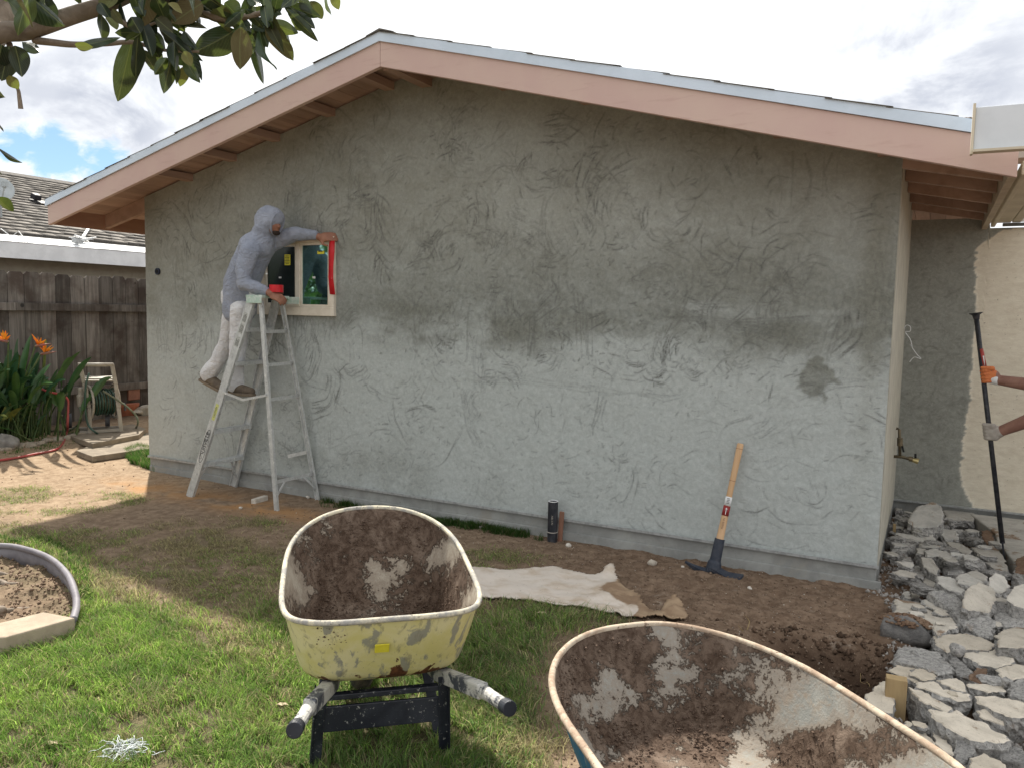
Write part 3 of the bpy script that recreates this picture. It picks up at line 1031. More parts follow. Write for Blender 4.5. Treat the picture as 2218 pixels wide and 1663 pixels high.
def nroof(px, py, lift=0.0):
    """point on the neighbour's roof plane"""
    x, y = px * 1.0027, py * 1.0027
    d = _f + RGT * (x - PW / 2) / FPX - UPV * (y - PH / 2) / FPX
    n = np.array([-(sl[1]), 0, sl[0]]); n = n / np.linalg.norm(n)
    if n[2] < 0: n = -n
    p0 = np.array([NR0[0], 0, NR0[1]]) + n * (.02 + lift)
    tt = np.dot(p0 - CAM, n) / np.dot(d, n)
    return Vector(CAM + d * tt)


q = nroof(82, 438)
rv = thing('roof_vent', q, "small black vent on the neighbour's pale shingle roof", 'vent')
mb = MB(); mb.box(q + Vector((0, .03, .01)), (.22, .26, .02), Matrix.Rotation(.35, 3, 'Y')); mb.build('flange', M_blk, rv)
mb = MB(); mb.box(q + Vector((0, -.03, .09)), (.15, .12, .10), Matrix.Rotation(.35, 3, 'Y')); mb.build('hood', simple('black_plastic', (.015, .015, .02), rough=.5), rv, bevel=.02)
# satellite dish
q = at(2, 412, 0, -5.6)
dish = thing('satellite_dish', q, "grey satellite dish at the left edge above the neighbour's roof", 'satellite dish')
M_dish = simple('grey_dish', (.42, .45, .46), (.34, .37, .38), 4, rough=.5, bump=.03)
aim = Vector((.78, -.35, .30)).normalized()
rot = aim.to_track_quat('Z', 'Y').to_matrix()
V, F = [], []
NR_, NA = 8, 32
for i in range(NR_ + 1):
    for k in range(NA):
        r_ = .19 * i / NR_; a = 2 * pi * k / NA
        V.append(rot @ Vector((r_ * cos(a) * .92, r_ * sin(a), .11 * (r_ / .19) ** 2 * .35)) + q)
for i in range(NR_):
    for k in range(NA):
        F.append((i * NA + k, i * NA + (k + 1) % NA, (i + 1) * NA + (k + 1) % NA, (i + 1) * NA + k))
o = fastmesh('reflector', [tuple(v) for v in V], F, M_dish, parent=dish)
sm = o.modifiers.new('s', 'SOLIDIFY'); sm.thickness = .008
mb = MB(); mb.tube([q - aim * .02, q - aim * .14, q - aim * .16 + Vector((0, 0, -.35)), q - aim * .16 + Vector((0, 0, -.62))], .022, 10); mb.build('mast', M_dish, dish, smooth=True)
mb = MB(); lnb = q + aim * .26 + Vector((0, .03, -.02)); mb.tube([q + rot @ Vector((0, -.17, .03)), lnb], .012, 8); mb.box(lnb, (.09, .07, .07)); mb.tube([lnb, lnb - aim * .07], [.02, .035], 12); mb.build('receiver_arm', M_dish, dish)
# tangled cables at the gutter
cb = thing('cable_tangle', nroof(178, 520), "tangle of pale cables and brackets where the neighbour's shingles meet the gutter", 'cable')
q0 = nroof(178, 522)
for k in range(5):
    pts = [q0 + Vector((random.uniform(-.08, .08), random.uniform(-.19, .19), random.uniform(.0, .09))) for _ in range(7)]
    mb = MB(); mb.tube(pts, .008, 6); o = mb.build('cable', M_white, cb, smooth=True)
mb = MB(); mb.bar(nroof(172, 525), nroof(196, 488, .05), .04, .03); mb.bar(nroof(160, 520, .05), nroof(172, 523, .03), .08, .06); mb.build('bracket', M_galv, cb)
pts = [nroof(a, b, .02) for a, b in [(2, 495), (25, 512), (40, 500), (60, 525), (90, 530)]]
mb = MB(); mb.tube(pts, .007, 6); tag(mb.build('roof_cable', M_white, origin=pts[0], smooth=True), "thin pale cable wandering over the left end of the white gutter", 'cable')

# ------------------------------------------------------------------ fence
XF = -2.70
fence = thing('wooden_fence', (XF, 3, .13), "weathered grey-brown dog-eared board fence behind the hose reel", 'fence')
t = NT('weathered_wood')
v1 = t.coord((1, 1, .07)); n_ = t.noise(22, 8, .65, .5, v1); n2_ = t.noise(2.5, 6, .6, .2)
c = t.mix(t.ramp(n_, .34, .66), (.088, .080, .073), (.175, .160, .146))
c = t.mix(t.ramp(n2_, .42, .68), c, (.065, .052, .045))
h = t.n.new('ShaderNodeHueSaturation'); t.setin(h.inputs['Value'], t.math('ADD', t.math('MULTIPLY', t.objrand(), .75), .62)); t.setin(h.inputs['Color'], c)
vv = t.voro(3.2, vec=t.coord((1.6, 1.6, .8)))
c = t.mix(t.ramp(vv, .055, .03), h.outputs[0], (.02, .014, .01))
M_fence = t.done(c, .92, t.bump(n_, .5, .004), spec=.12)
y = -4.6
while y < 9.0:
    w = .193 + random.uniform(-.006, .006)
    zt = 2.0 + random.uniform(-.012, .012); zb = .10
    e = .03; lean = random.uniform(-.004, .004)
    xx = XF - random.uniform(0, .006)
    P = [(xx, y + .003, zb), (xx, y + w - .003, zb), (xx, y + w - .003 + lean, zt - e), (xx, y + w - .003 - e + lean, zt), (xx, y + .003 + e + lean, zt), (xx, y + .003 + lean, zt - e)]
    mb = MB(); mb.ext(P, (-.018, 0, 0)); mb.build('board', M_fence, fence)
    y += w
for z_, nm in ((1.587, 'rail'), (.55, 'rail')):
    for a, b in ((-4.5, -2.1), (-2.1, .3), (.3, 2.7), (2.7, 5.1), (5.1, 7.5)):
        mb = MB(); mb.box((XF + .021, (a + b) / 2, z_ + random.uniform(-.008, .008)), (.038, b - a - .004, .092)); mb.build(nm, M_fence, fence, bevel=.003)
for y in (-2.1, .3, 2.7, 5.1):
    mb = MB(); mb.box((XF - .065, y, 1.0), (.09, .09, 1.9)); mb.build('post', M_fence, fence)
mb = MB(); q = at(48, 660, 0, XF + .04); mb.tube([(XF + .03, q.y, q.z), (XF + .044, q.y, q.z)], .022, 14); mb.build('knot_hole', M_blk, fence)

# ------------------------------------------------------------------ pavers, edging, stones, pots by the reel
M_pav = simple('concrete_paver', (.27, .225, .17), (.20, .165, .125), 6, rough=.9, bump=.5, bscale=80)


def gp(px, py, z=None):
    """point of the terrain seen at the photo point"""
    q = gz(px, py, 0)
    for _ in range(6):
        q = gz(px, py, gh(q.x, q.y))
    return q


def slab(name, pix, th, z, mat, label, cat, group=None):
    pts = [gz(a, b, z) for a, b in pix]
    c = sum(pts, Vector()) / len(pts)
    mb = MB(); mb.prism([(p.x, p.y) for p in pts], z - th, z)
    return tag(mb.build(name, mat, origin=(c.x, c.y, z - th), bevel=.006), label, cat, group)


slab('paving_slab', [(140, 937), (175, 920), (260, 905), (315, 925), (300, 938), (200, 957)], .06, .150, M_pav, "square concrete slab under the hose reel", 'paving slab')
slab('paving_slab', [(165, 972), (215, 955), (322, 930), (326, 968), (292, 972), (200, 985)], .06, .095, M_pav, "pale sunlit concrete slab touching the left corner of the grey wall", 'paving slab')
M_stone = simple('edging_stone', (.34, .29, .23), (.24, .20, .16), 12, rough=.9, bump=.7, bscale=50, rnd=.4)


def rock(name, c, r, mat, label, cat, group=None, seed=0, flat=.8):
    rr = np.random.default_rng(seed)
    mb = MB(); mb.ball((0, 0, 0), 1.0, 16, 11)
    V = np.array(mb.v); 
    for _ in range(5):
        n = rr.normal(size=3); n /= np.linalg.norm(n); d = rr.uniform(.55, .85)
        over = V @ n - d
        V = V - np.outer(np.clip(over, 0, None), n)
    V *= (1 + .12 * (vnoise(V[:, 0] + V[:, 2], V[:, 1], 3, seed % 50 + 60, 3)[:, None] - .5) * 2)
    V *= np.array(r)
    mb.v = [tuple(v + np.array(c)) for v in V]
    return tag(mb.build(name, mat, origin=(c[0], c[1], c[2] - r[2]), smooth=True), label, cat, group)


ORD = 'first second third fourth fifth sixth seventh eighth ninth tenth eleventh twelfth thirteenth'.split()
k = 0
for (a, b) in [(10, 973), (27, 971), (46, 968), (64, 966), (84, 962), (104, 957), (124, 954), (144, 951), (160, 948), (176, 945), (192, 946), (210, 947), (228, 944)]:
    q = gp(a, b); w = random.uniform(.05, .075)
    rock('edging_stone', (q.x, q.y, q.z + .02), (w, w * 1.2, .045), M_stone, ORD[k] + " stone from the left in the low tan edging row before the plant bed", 'stone', 'stones edging the plant bed', seed=k); k += 1
q = gp(12, 968); rock('boulder', (q.x, q.y, q.z + .07), (.13, .13, .10), simple('grey_boulder', (.30, .29, .27), (.2, .19, .18), 8, bump=.5), "rounded grey boulder at the left edge beside the strelitzia bed", 'stone', seed=31)
for i, (a, b, s_, lb) in enumerate([(296, 892, .085, "pale round stone at the fence, left one of the pair behind the reel"), (314, 890, .1, "pale round stone at the fence, touching the house corner")]):
    q = gp(a, b + 6); rock('boulder', (q.x, q.y, q.z + .06), (s_, s_, s_ * .8), simple('pale_stone', (.40, .36, .30), (.30, .27, .22), 9, bump=.5), lb, 'stone', seed=40 + i)
M_terra = simple('terracotta', (.33, .115, .065), (.24, .085, .05), 10, rough=.85)
q = gp(272, 898)
pot = thing('terracotta_planter', (q.x, q.y, q.z), "terracotta red planter half hidden behind the hose reel", 'planter')
mb = MB(); mb.tube([q + Vector((0, 0, 0)), q + Vector((0, 0, .13))], [.11, .15], 20); mb.build('body', M_terra, pot, smooth=False)
mb = MB(); mb.tube([q + Vector((0, 0, .13)), q + Vector((0, 0, .17))], [.165, .17], 20); mb.build('rim', M_terra, pot)
mb = MB(); mb.box(q + Vector((-.05, .1, .31)), (.2, .18, .2)); tag(mb.build('clay_block', simple('faded_clay', (.22, .10, .07), (.17, .08, .055), 10), origin=q + Vector((-.05, .1, .21)), bevel=.01), "reddish clay block standing behind the planter by the fence", 'block')
# bit of soil clods/leaf litter in the bed
# ------------------------------------------------------------------ bird of paradise
t = NT('strelitzia_leaf')
n_ = t.noise(6, 4, .5); ln = t.noise(60, 3, .5, 0, t.coord((1, 1, .1)))
c = t.mix(t.ramp(n_, .3, .7), (.030, .075, .022), (.065, .145, .030))
c = t.mix(t.objrand(), c, (.025, .075, .035))
M_leaf = t.done(c, .42, t.bump(ln, .2, .004), spec=.45, **{'Subsurface Weight': 0.0})
M_leafdry = simple('yellowing_leaf', (.20, .22, .05), (.12, .15, .04), 10, rough=.55)
M_stalk = simple('leaf_stalk', (.05, .09, .03), (.09, .12, .04), 10, rough=.5)
M_orange = simple('orange_petal', (.80, .22, .015), (.72, .30, .02), 20, rough=.5, bump=.05)
M_bract = simple('bract', (.18, .13, .09), (.30, .10, .08), 10, rough=.5)
BPX = gp(20, 945)
plant = thing('bird_of_paradise_plant', (BPX.x, BPX.y, BPX.z), "bird of paradise plant with long dark leaves and orange flowers by the fence", 'plant')


def blade(pts, widths, mat, parent, name='leaf', cup=.25, up=None, rows=None):
    pts = [Vector(p) for p in pts]; n = len(pts)
    V, F = [], []
    for i in range(n):
        d = (pts[min(i + 1, n - 1)] - pts[max(i - 1, 0)]).normalized()
        U = up if up is not None else Vector((0, 0, 1))
        s_ = d.cross(U)
        if s_.length < .05: s_ = d.cross(Vector((1, 0, 0)))
        s_.normalize(); nn = s_.cross(d).normalized()
        w = widths[i]
        V += [pts[i] - s_ * w + nn * w * cup, pts[i] - s_ * w * .5 + nn * w * cup * .3, pts[i], pts[i] + s_ * w * .5 + nn * w * cup * .3, pts[i] + s_ * w + nn * w * cup]
    for i in range(n - 1):
        for k in range(4):
            a = i * 5 + k
            F.append((a, a + 1, a + 6, a + 5))
    return fastmesh(name, [tuple(v) for v in V], F, mat, parent=parent)


random.seed(11)
for k in range(175):
    base = BPX + Vector((random.gauss(0, .15), random.gauss(0, .30), 0))
    base.z = gh(base.x, base.y) - .02
    az = random.uniform(0, 2 * pi)
    reach = random.uniform(.2, .8); hgt = random.uniform(.5, 1.15) * (1.15 - .45 * reach)
    if k < 60: hgt *= .55; reach *= 1.1
    if cos(az) < -.2: reach *= .5
    if sin(az) > .2: reach *= .55
    dirv = Vector((cos(az), sin(az), 0))
    p0 = base; p1 = base + dirv * reach * .25 + Vector((0, 0, hgt * .55)); p2 = base + dirv * reach * .6 + Vector((0, 0, hgt * .92)); p3 = base + dirv * reach + Vector((0, 0, hgt * random.uniform(.82, 1.12)))
    def bz(t_):
        return p0 * (1 - t_) ** 3 + p1 * 3 * t_ * (1 - t_) ** 2 + p2 * 3 * t_ * t_ * (1 - t_) + p3 * t_ ** 3
    mb = MB(); mb.tube([bz(i / 8 * .43) for i in range(9)], [.011 - .0007 * i for i in range(9)], 6, caps=False); mb.build('stalk', M_stalk, plant, smooth=True)
    W_ = random.uniform(.028, .055); n = 10
    upv = Vector((random.gauss(0, .5), random.gauss(0, .5), 1)).normalized()
    blade([bz(.42 + .58 * i / n) for i in range(n + 1)], [W_ * (sin(pi * min(1, (i / n) ** .8 * .97 + .03))) ** .7 + .002 for i in range(n + 1)], M_leaf if random.random() > .08 else M_leafdry, plant, 'leaf', random.uniform(.15, .7), upv)
for (px, py, hpx, lean) in [(86, 735, 40, 1), (8, 725, 40, -1), (98, 752, 30, 1)]:
    tip = at(px - 10 * lean, py + 14, 0, -1.55)
    base = BPX + Vector((random.gauss(0, .05), random.gauss(0, .05), 0))
    mid = (base + tip) / 2 + Vector((0, 0, .12))
    mb = MB(); mb.tube([base, mid, tip], [.011, .01, .008], 8); mb.build('flower_stalk', M_stalk, plant, smooth=True)
    fl = Vector((.47, .88, 0)) * 0 + Vector((RGT[0], RGT[1], 0)) * lean
    mb = MB(); mb.tube([tip, tip + fl * .06 + Vector((0, 0, .015)), tip + fl * .17 + Vector((0, 0, .035))], [.012, .016, .002], 8); mb.build('bract', M_bract, plant, smooth=True)
    for j in range(7):
        a = radians(35 + j * 17 + random.uniform(-6, 6)); L = random.uniform(.09, .15)
        d = fl * cos(a) + Vector((0, 0, 1)) * sin(a) + Vector((random.gauss(0, .12), random.gauss(0, .12), 0))
        s0 = tip + fl * (.02 + .012 * j * .5)
        blade([s0 + d * L * i / 5 for i in range(6)], [.003, .010, .014, .012, .007, .001], M_orange, plant, 'petal', .5, Vector((random.gauss(0, 1), random.gauss(0, 1), .2)).normalized())

# ------------------------------------------------------------------ hose reel cart
RQ = gz(215, 934, .152)
RX = at(215, 935, 0, 0)
zr = .152
M_reel = simple('beige_plastic', (.36, .33, .28), (.28, .25, .21), 10, rough=.55, bump=.1)
M_reeld = simple('dark_grey_plastic', (.09, .09, .10), (.06, .06, .07), 10, rough=.5)
t = NT('green_hose')
M_hose = t.done(t.mix(t.ramp(t.noise(5, 4, .5), .35, .65), (.018, .055, .038), (.05, .10, .075)), .38, spec=.5)
t = NT('olive_hose')
M_hose2 = t.done(t.mix(t.ramp(t.noise(5, 4, .5), .35, .65), (.16, .15, .09), (.10, .13, .09)), .45, spec=.4)
depthplane = Vector((RQ.x, RQ.y, zr))
view = Vector((CAM[0] - RQ.x, CAM[1] - RQ.y, 0)).normalized()
side = Vector((-view.y, view.x, 0)).normalized()      # to the right as seen from the camera
if side.dot(Vector(RGT)) < 0: side = -side


def rp(px, py, back=0.0):
    """photo point on the upright plane through the reel, pushed back from the camera"""
    x, y = px * 1.0027, py * 1.0027
    d = Vector(_f + RGT * (x - PW / 2) / FPX - UPV * (y - PH / 2) / FPX)
    n = view; p0 = depthplane - view * back
    t_ = (p0 - Vector(CAM)).dot(n) / d.dot(n)
    return Vector(CAM) + d * t_


reel = thing('hose_reel_cart', (RQ.x, RQ.y, zr), "beige plastic hose reel cart wound with green hose by the fence", 'hose reel')
# side frames: left (seen end), right
LF = [(172, 787), (182, 828), (193, 880), (194, 936)]
RF = [(242, 787), (250, 830), (256, 880), (262, 932)]
for fr_, nm in ((LF, 'side_frame'), (RF, 'side_frame')):
    pts = [rp(a, b) for a, b in fr_]
    mb = MB()
    for i in range(3): mb.bar(pts[i], pts[i + 1], .045, .035, up=view)
    mb.build(nm, M_reel, reel, bevel=.008)
    back = [rp(a, b, .34) for a, b in ((fr_[0][0] + 6, 800), (fr_[3][0] - 4, 905))]
    mb = MB(); mb.bar(pts[1], back[1], .04, .03, up=view); mb.bar(rp(fr_[3][0], fr_[3][1] - 4), back[1], .04, .03, up=view); mb.build('rear_strut', M_reel, reel, bevel=.006)
mb = MB(); mb.tube([rp(168, 788), rp(245, 788)], .022, 12); mb.build('handle', M_reel, reel, smooth=True)
mb = MB(); mb.bar(rp(182, 822), rp(246, 822), .02, .045, up=view); mb.build('cross_bar', M_reel, reel, bevel=.005)
mb = MB(); a_, b_, c_, d_ = rp(181, 817, .1), rp(246, 817, .1), rp(246, 812, .28), rp(181, 812, .28); mb.ext([a_, b_, c_, d_], (0, 0, -.03)); mb.build('storage_tray', M_reel, reel)
mb = MB(); a_, b_ = rp(172, 937), rp(264, 931); mb.ext([a_, b_, rp(262, 925, .38), rp(172, 928, .38)], (0, 0, .035)); mb.build('base', M_reel, reel, bevel=.006)
# drum axis runs from left disc to right disc
ca, cb_ = rp(191, 869, .12), rp(247, 866, .2)
ax = (cb_ - ca).normalized()
for c0, nm in ((ca, 'drum_disc'), (cb_, 'drum_disc')):
    mb = MB()
    R_ = .195; b1 = ax.orthogonal().normalized(); b2 = ax.cross(b1)
    ring = [c0 + b1 * cos(2 * pi * k / 36) * R_ + b2 * sin(2 * pi * k / 36) * R_ for k in range(37)]
    mb.tube(ring, .014, 8, caps=False)
    for k in range(8):
        a = 2 * pi * k / 8
        mb.bar(c0 + b1 * cos(a) * .07 + b2 * sin(a) * .07, c0 + b1 * cos(a) * R_ + b2 * sin(a) * R_, .02, .012, up=ax)
    mb.tube([c0 - ax * .01, c0 + ax * .01], .085, 24)
    mb.build(nm, M_reel, reel)
mb = MB(); mb.tube([ca, cb_], .09, 20); mb.build('drum_core', M_reeld, reel)
span = (cb_ - ca).length
for layer, R_ in enumerate((.105, .127, .147)):
    pts = []
    turns = 11 if layer < 2 else 8
    for i in range(turns * 22):
        a = 2 * pi * i / 22
        f = i / (turns * 22)
        rr = R_ + .006 * sin(a * .37 + layer)
        pts.append(ca + ax * (.015 + (span - .03) * (f if layer % 2 == 0 else 1 - f)) + b1 * cos(a) * rr + b2 * sin(a) * rr)
    mb = MB(); mb.tube(pts, .0105, 6); mb.build('wound_hose', M_hose if layer != 1 else M_hose2, reel, smooth=True)
mb = MB(); q = rp(176, 866, .05); mb.box(q, (.06, .10, .16)); mb.box(q + Vector((0, 0, .1)), (.05, .07, .12)); mb.build('hub_housing', M_reel, reel, bevel=.02)
for (a, b) in ((150, 908), (232, 905)):
    c0 = rp(a, b, .30)
    mb = MB(); mb.tube([c0 - side * .025, c0 + side * .025], .085, 24); mb.build('wheel', M_reeld, reel)
mb = MB(); q = rp(258, 872, .16); mb.bar(q, q + side * .06, .02, .02); mb.bar(q + side * .06, q + side * .06 + Vector((0, 0, -.08)), .02, .02); mb.build('crank', M_reeld, reel)


def smooth_path(pts, n=8):
    P = [Vector(p) for p in pts]; out = []
    P = [P[0]] + P + [P[-1]]
    for i in range(1, len(P) - 2):
        for k in range(n):
            t_ = k / n
            a, b, c_, d_ = P[i - 1], P[i], P[i + 1], P[i + 2]
            out.append(.5 * ((2 * b) + (c_ - a) * t_ + (2 * a - 5 * b + 4 * c_ - d_) * t_ ** 2 + (3 * b - a - 3 * c_ + d_) * t_ ** 3))
    out.append(P[-2]); return out


def hose(name, pts, r, mat, label, cat):
    mb = MB(); mb.tube(smooth_path(pts), r, 8)
    return tag(mb.build(name, mat, origin=pts[0], smooth=True), label, cat)


hose('loose_hose', [rp(193, 806), rp(186, 830, -.03), rp(184, 875, -.05), rp(190, 915, -.06), rp(205, 932, -.12), gp(225, 945) + Vector((0, 0, .02)), gp(262, 946) + Vector((0, 0, .02)), gp(300, 937) + Vector((0, 0, .02)), gp(312, 948) + Vector((0, 0, .02)), gp(270, 954) + Vector((0, 0, .02)), gp(238, 948) + Vector((0, 0, .02))],
     .0115, M_hose, "dark green hose hanging from the reel and curling on the slab", 'hose')
hose('loose_hose', [rp(222, 844), rp(245, 858, -.02), rp(270, 875, -.04), rp(292, 895, -.04), rp(298, 912, -.04), gp(290, 930) + Vector((0, 0, .02)), gp(262, 945) + Vector((0, 0, .035)), gp(245, 946) + Vector((0, 0, .035))],
     .011, M_hose2, "olive hose looping from the drum to the right beside the wall corner", 'hose')
hose('loose_hose', [rp(172, 878), rp(176, 905, -.02), gp(165, 925) + Vector((0, 0, .03)), gp(140, 934) + Vector((0, 0, .02)), gp(100, 932) + Vector((0, 0, .02)), gp(95, 925) + Vector((0, 0, .03)), gp(118, 908) + Vector((0, 0, .05)), rp(134, 897)],
     .011, M_hose2, "faded hose bent in a loop on the soil left of the reel", 'hose')
M_red = simple('red_hose', (.40, .06, .06), (.33, .09, .08), 6, rough=.45, bump=.05)
hose('red_hose', [rp(85, 838, -.05), rp(105, 846, -.05), rp(130, 852, -.05), rp(146, 862, -.05), rp(147, 885, -.05), rp(146, 915, -.06), gp(145, 938) + Vector((0, 0, .03)), gp(135, 962) + Vector((0, 0, .02)), gp(118, 975) + Vector((0, 0, .02)), gp(75, 984) + Vector((0, 0, .02)), gp(30, 993) + Vector((0, 0, .02)), gp(-20, 1000) + Vector((0, 0, .02)), gp(-200, 1020) + Vector((0, 0, .02))],
     .0125, M_red, "faded red garden hose running from the plant along the dirt", 'hose')

# ------------------------------------------------------------------ patio cover at the right
M_alum = simple('pale_patio_metal', (.66, .70, .74), (.60, .64, .68), 2, rough=.5, bump=.03)
M_creamt = simple('cream_patio_trim', (.62, .56, .44), (.55, .49, .38), 5, rough=.65)
PY = -.66
a_, b_ = at(2101, 330, 1, PY), at(2106, 235, 1, PY)
pc = thing('patio_cover', (7.6, PY, 2.4), "pale metal patio cover end jutting in front of the right eave", 'patio cover')
mb = MB(); mb.box((a_.x + 1.3, PY - .012, (a_.z + b_.z) / 2), (2.6, .024, b_.z - a_.z)); mb.build('front_panel', M_alum, pc, bevel=.004)
mb = MB(); mb.box((a_.x + 1.3, PY - .032, a_.z - .003), (2.6, .07, .012)); mb.build('lower_lip', M_creamt, pc)
mb = MB(); mb.box((a_.x - .006, PY - .02, (a_.z + b_.z) / 2), (.012, .05, b_.z - a_.z + .03)); mb.build('end_trim', M_creamt, pc)
# beams running back to the house
for (p0, p1, w, h, nm) in [((7.185, -.47, 2.43), (7.185, YB - .02, 2.43), .03, .07, 'side_beam'), ((7.255, -.45, 2.46), (7.255, YB - .02, 2.45), .10, .05, 'side_beam'), ((7.34, -.3, 2.49), (7.34, YB - .02, 2.47), .06, .09, 'side_beam')]:
    mb = MB(); mb.bar(p0, p1, w, h); mb.build(nm, M_creamt, pc, bevel=.006)
mb = MB(); mb.bar((7.36, -.60, 2.58), (7.36, YB - .05, 2.58), .12, .10); mb.build('white_gutter', M_gut, pc, bevel=.01)
for k in range(6):
    mb = MB(); z = 2.455 + k * .058
    mb.box((8.4, YB - .03, z), (2.1, .014, .054), Matrix.Rotation(radians(6), 3, 'X')); mb.build('siding_strip', simple('white_siding', (.72, .73, .70), (.66, .67, .64), 3, rough=.6), pc)
mb = MB(); mb.box((8.35, YB - .03, 2.410), (2.2, .05, .022)); mb.build('gutter_bottom', simple('grey_trim', (.16, .16, .15)), pc)  # dark gutter bottom along the top of the cream wall
mb = MB(); mb.box((9.5, PY + .1, 1.25), (.09, .09, 2.5)); mb.build('post', M_creamt, pc)
# far roof peak seen over the eave at right
fr = thing('far_roof', (8.2, 6, 2.8), "sliver of tan tiled roof beyond the right eave", 'roof')
M_tan = simple('tan_roof_tile', (.45, .38, .32), (.36, .30, .25), 8, rough=.9)
for k in range(10):
    q0 = at(2010 + k * 9, 263 - k * .3, 1, 7.0)
    mb = MB(); mb.box((q0.x, 7, q0.z - .05), (.17, .4, .07), Matrix.Rotation(-.1, 3, 'Y')); mb.build('roof_tile', M_tan, fr)
mb = MB(); q0 = at(2010, 270, 1, 7.1); mb.box((q0.x + 1, 7.4, q0.z - .3), (3, .5, .4)); mb.build('roof_edge', M_tan, fr)

# spigot and wires in the corner
M_brass = simple('aged_brass', (.20, .16, .10), (.12, .10, .07), 20, rough=.5, metal=.6)
sg = thing('water_spigot', (WALL_W + .006, 1.2, .5), "brass outdoor spigot with black lever at the base of the corner", 'spigot')


def sp(px, py, y=1.45):
    return at(px, py, 1, y)


mb = MB(); mb.tube([sp(1936, 925), sp(1943, 927), sp(1944, 985)], .011, 10); mb.tube([sp(1930, 985), sp(1948, 986), sp(1968, 991)], .012, 10); mb.build('pipe', M_brass, sg, smooth=True)
mb = MB(); mb.tube([sp(1944, 945), sp(1944, 962)], .020, 12); mb.tube([sp(1963, 990), sp(1972, 991)], .019, 12); mb.build('valve_body', M_brass, sg)
mb = MB(); mb.tube([sp(1972, 992), sp(1984, 996)], [.018, .022], 12); mb.build('outlet', simple('polished_brass', (.55, .45, .22), rough=.3, metal=.7), sg)
mb = MB(); mb.bar(sp(1947, 955), sp(1952, 976), .008, .014); mb.tube([sp(1975, 984), sp(1980, 984)], .018, 10); mb.build('lever', M_blk, sg)
wr = [(1951, 712), (1958, 703), (1966, 706), (1966, 716), (1956, 718), (1966, 733), (1970, 750), (1966, 745), (1980, 765), (1989, 775), (1975, 772), (1965, 782)]
mb = MB(); mb.tube(smooth_path([at(a, b, 1, 1.9) for a, b in wr]), .0035, 6); tag(mb.build('loose_cable', M_white, origin=at(1951, 712, 1, 1.9), smooth=True), "loose white cable curling out of the corner of the grey wall", 'cable')
# ------------------------------------------------------------------ stepladder
def A(px, py, y): return at(px, py, 1, y)


t = NT('scuffed_aluminium')
n_ = t.noise(18, 8, .7, .5); n2_ = t.noise(60, 6, .7, .3, t.coord((1, 1, .3)))
c = t.mix(t.ramp(n_, .35, .65), (.62, .63, .62), (.48, .49, .485))
c = t.mix(t.ramp(n2_, .58, .66), c, (.80, .80, .77))
c = t.mix(t.ramp(n2_, .38, .33), c, (.16, .15, .14))
M_alu = t.done(c, .5, t.bump(n2_, .2, .001), metal=.35, spec=.4)
M_mint = simple('mint_plastic_cap', (.42, .56, .48), (.60, .66, .62), 25, rough=.6, spots=[(40, (.2, .2, .18), .64, .7)])
lad = thing('step_ladder', (1.6, -.25, 0), "paint-spattered aluminium stepladder standing under the window", 'ladder')
YN, YFm = -.46, -.06          # near and far rails
TN, TF = -.46, -.11
# step rails
rails = {}
for nm, top, bot, yt, yb in (('near', (546, 634), (408, 1070), TN, -.54), ('far', (598, 652), (505, 1050), TF, -.04)):
    a = A(top[0], top[1], yt); b = A(bot[0], bot[1], yb); b.z = gh(b.x, b.y) - .004
    rails[nm] = (a, b)
    mb = MB()
    sy = 1 if nm == 'near' else -1
    mb.bar(a, b, .004, .076, up=(1, 0, .3)); d = (b - a).normalized(); nx_ = Vector((0, 1, 0)).cross(d).normalized()
    for s2 in (-1, 1):
        mb.bar(a + nx_ * .037 * s2 + Vector((0, sy * .012, 0)), b + nx_ * .037 * s2 + Vector((0, sy * .012, 0)), .024, .003, up=(1, 0, .3))
    mb.build('rail', M_alu, lad)
for nm, top, bot, yt, yb in (('near', (562, 650), (596, 1095), TN, -.50), ('far', (610, 652), (688, 1072), TF, -.03)):
    a = A(top[0], top[1], yt); b = A(bot[0], bot[1], yb); b.z = gh(b.x, b.y) - .004
    rails['r' + nm] = (a, b)
    mb = MB(); sy = 1 if nm == 'near' else -1
    mb.bar(a, b, .004, .036, up=(1, 0, 0)); d = (b - a).normalized(); nx_ = Vector((0, 1, 0)).cross(d).normalized()
    for s2 in (-1, 1):
        mb.bar(a + nx_ * .018 * s2 + Vector((0, sy * .010, 0)), b + nx_ * .018 * s2 + Vector((0, sy * .010, 0)), .02, .003, up=(1, 0, 0))
    mb.build('rear_rail', M_alu, lad)


def on_rail(k, z):
    a, b = rails[k]; t_ = (z - a.z) / (b.z - a.z)
    return a + (b - a) * t_


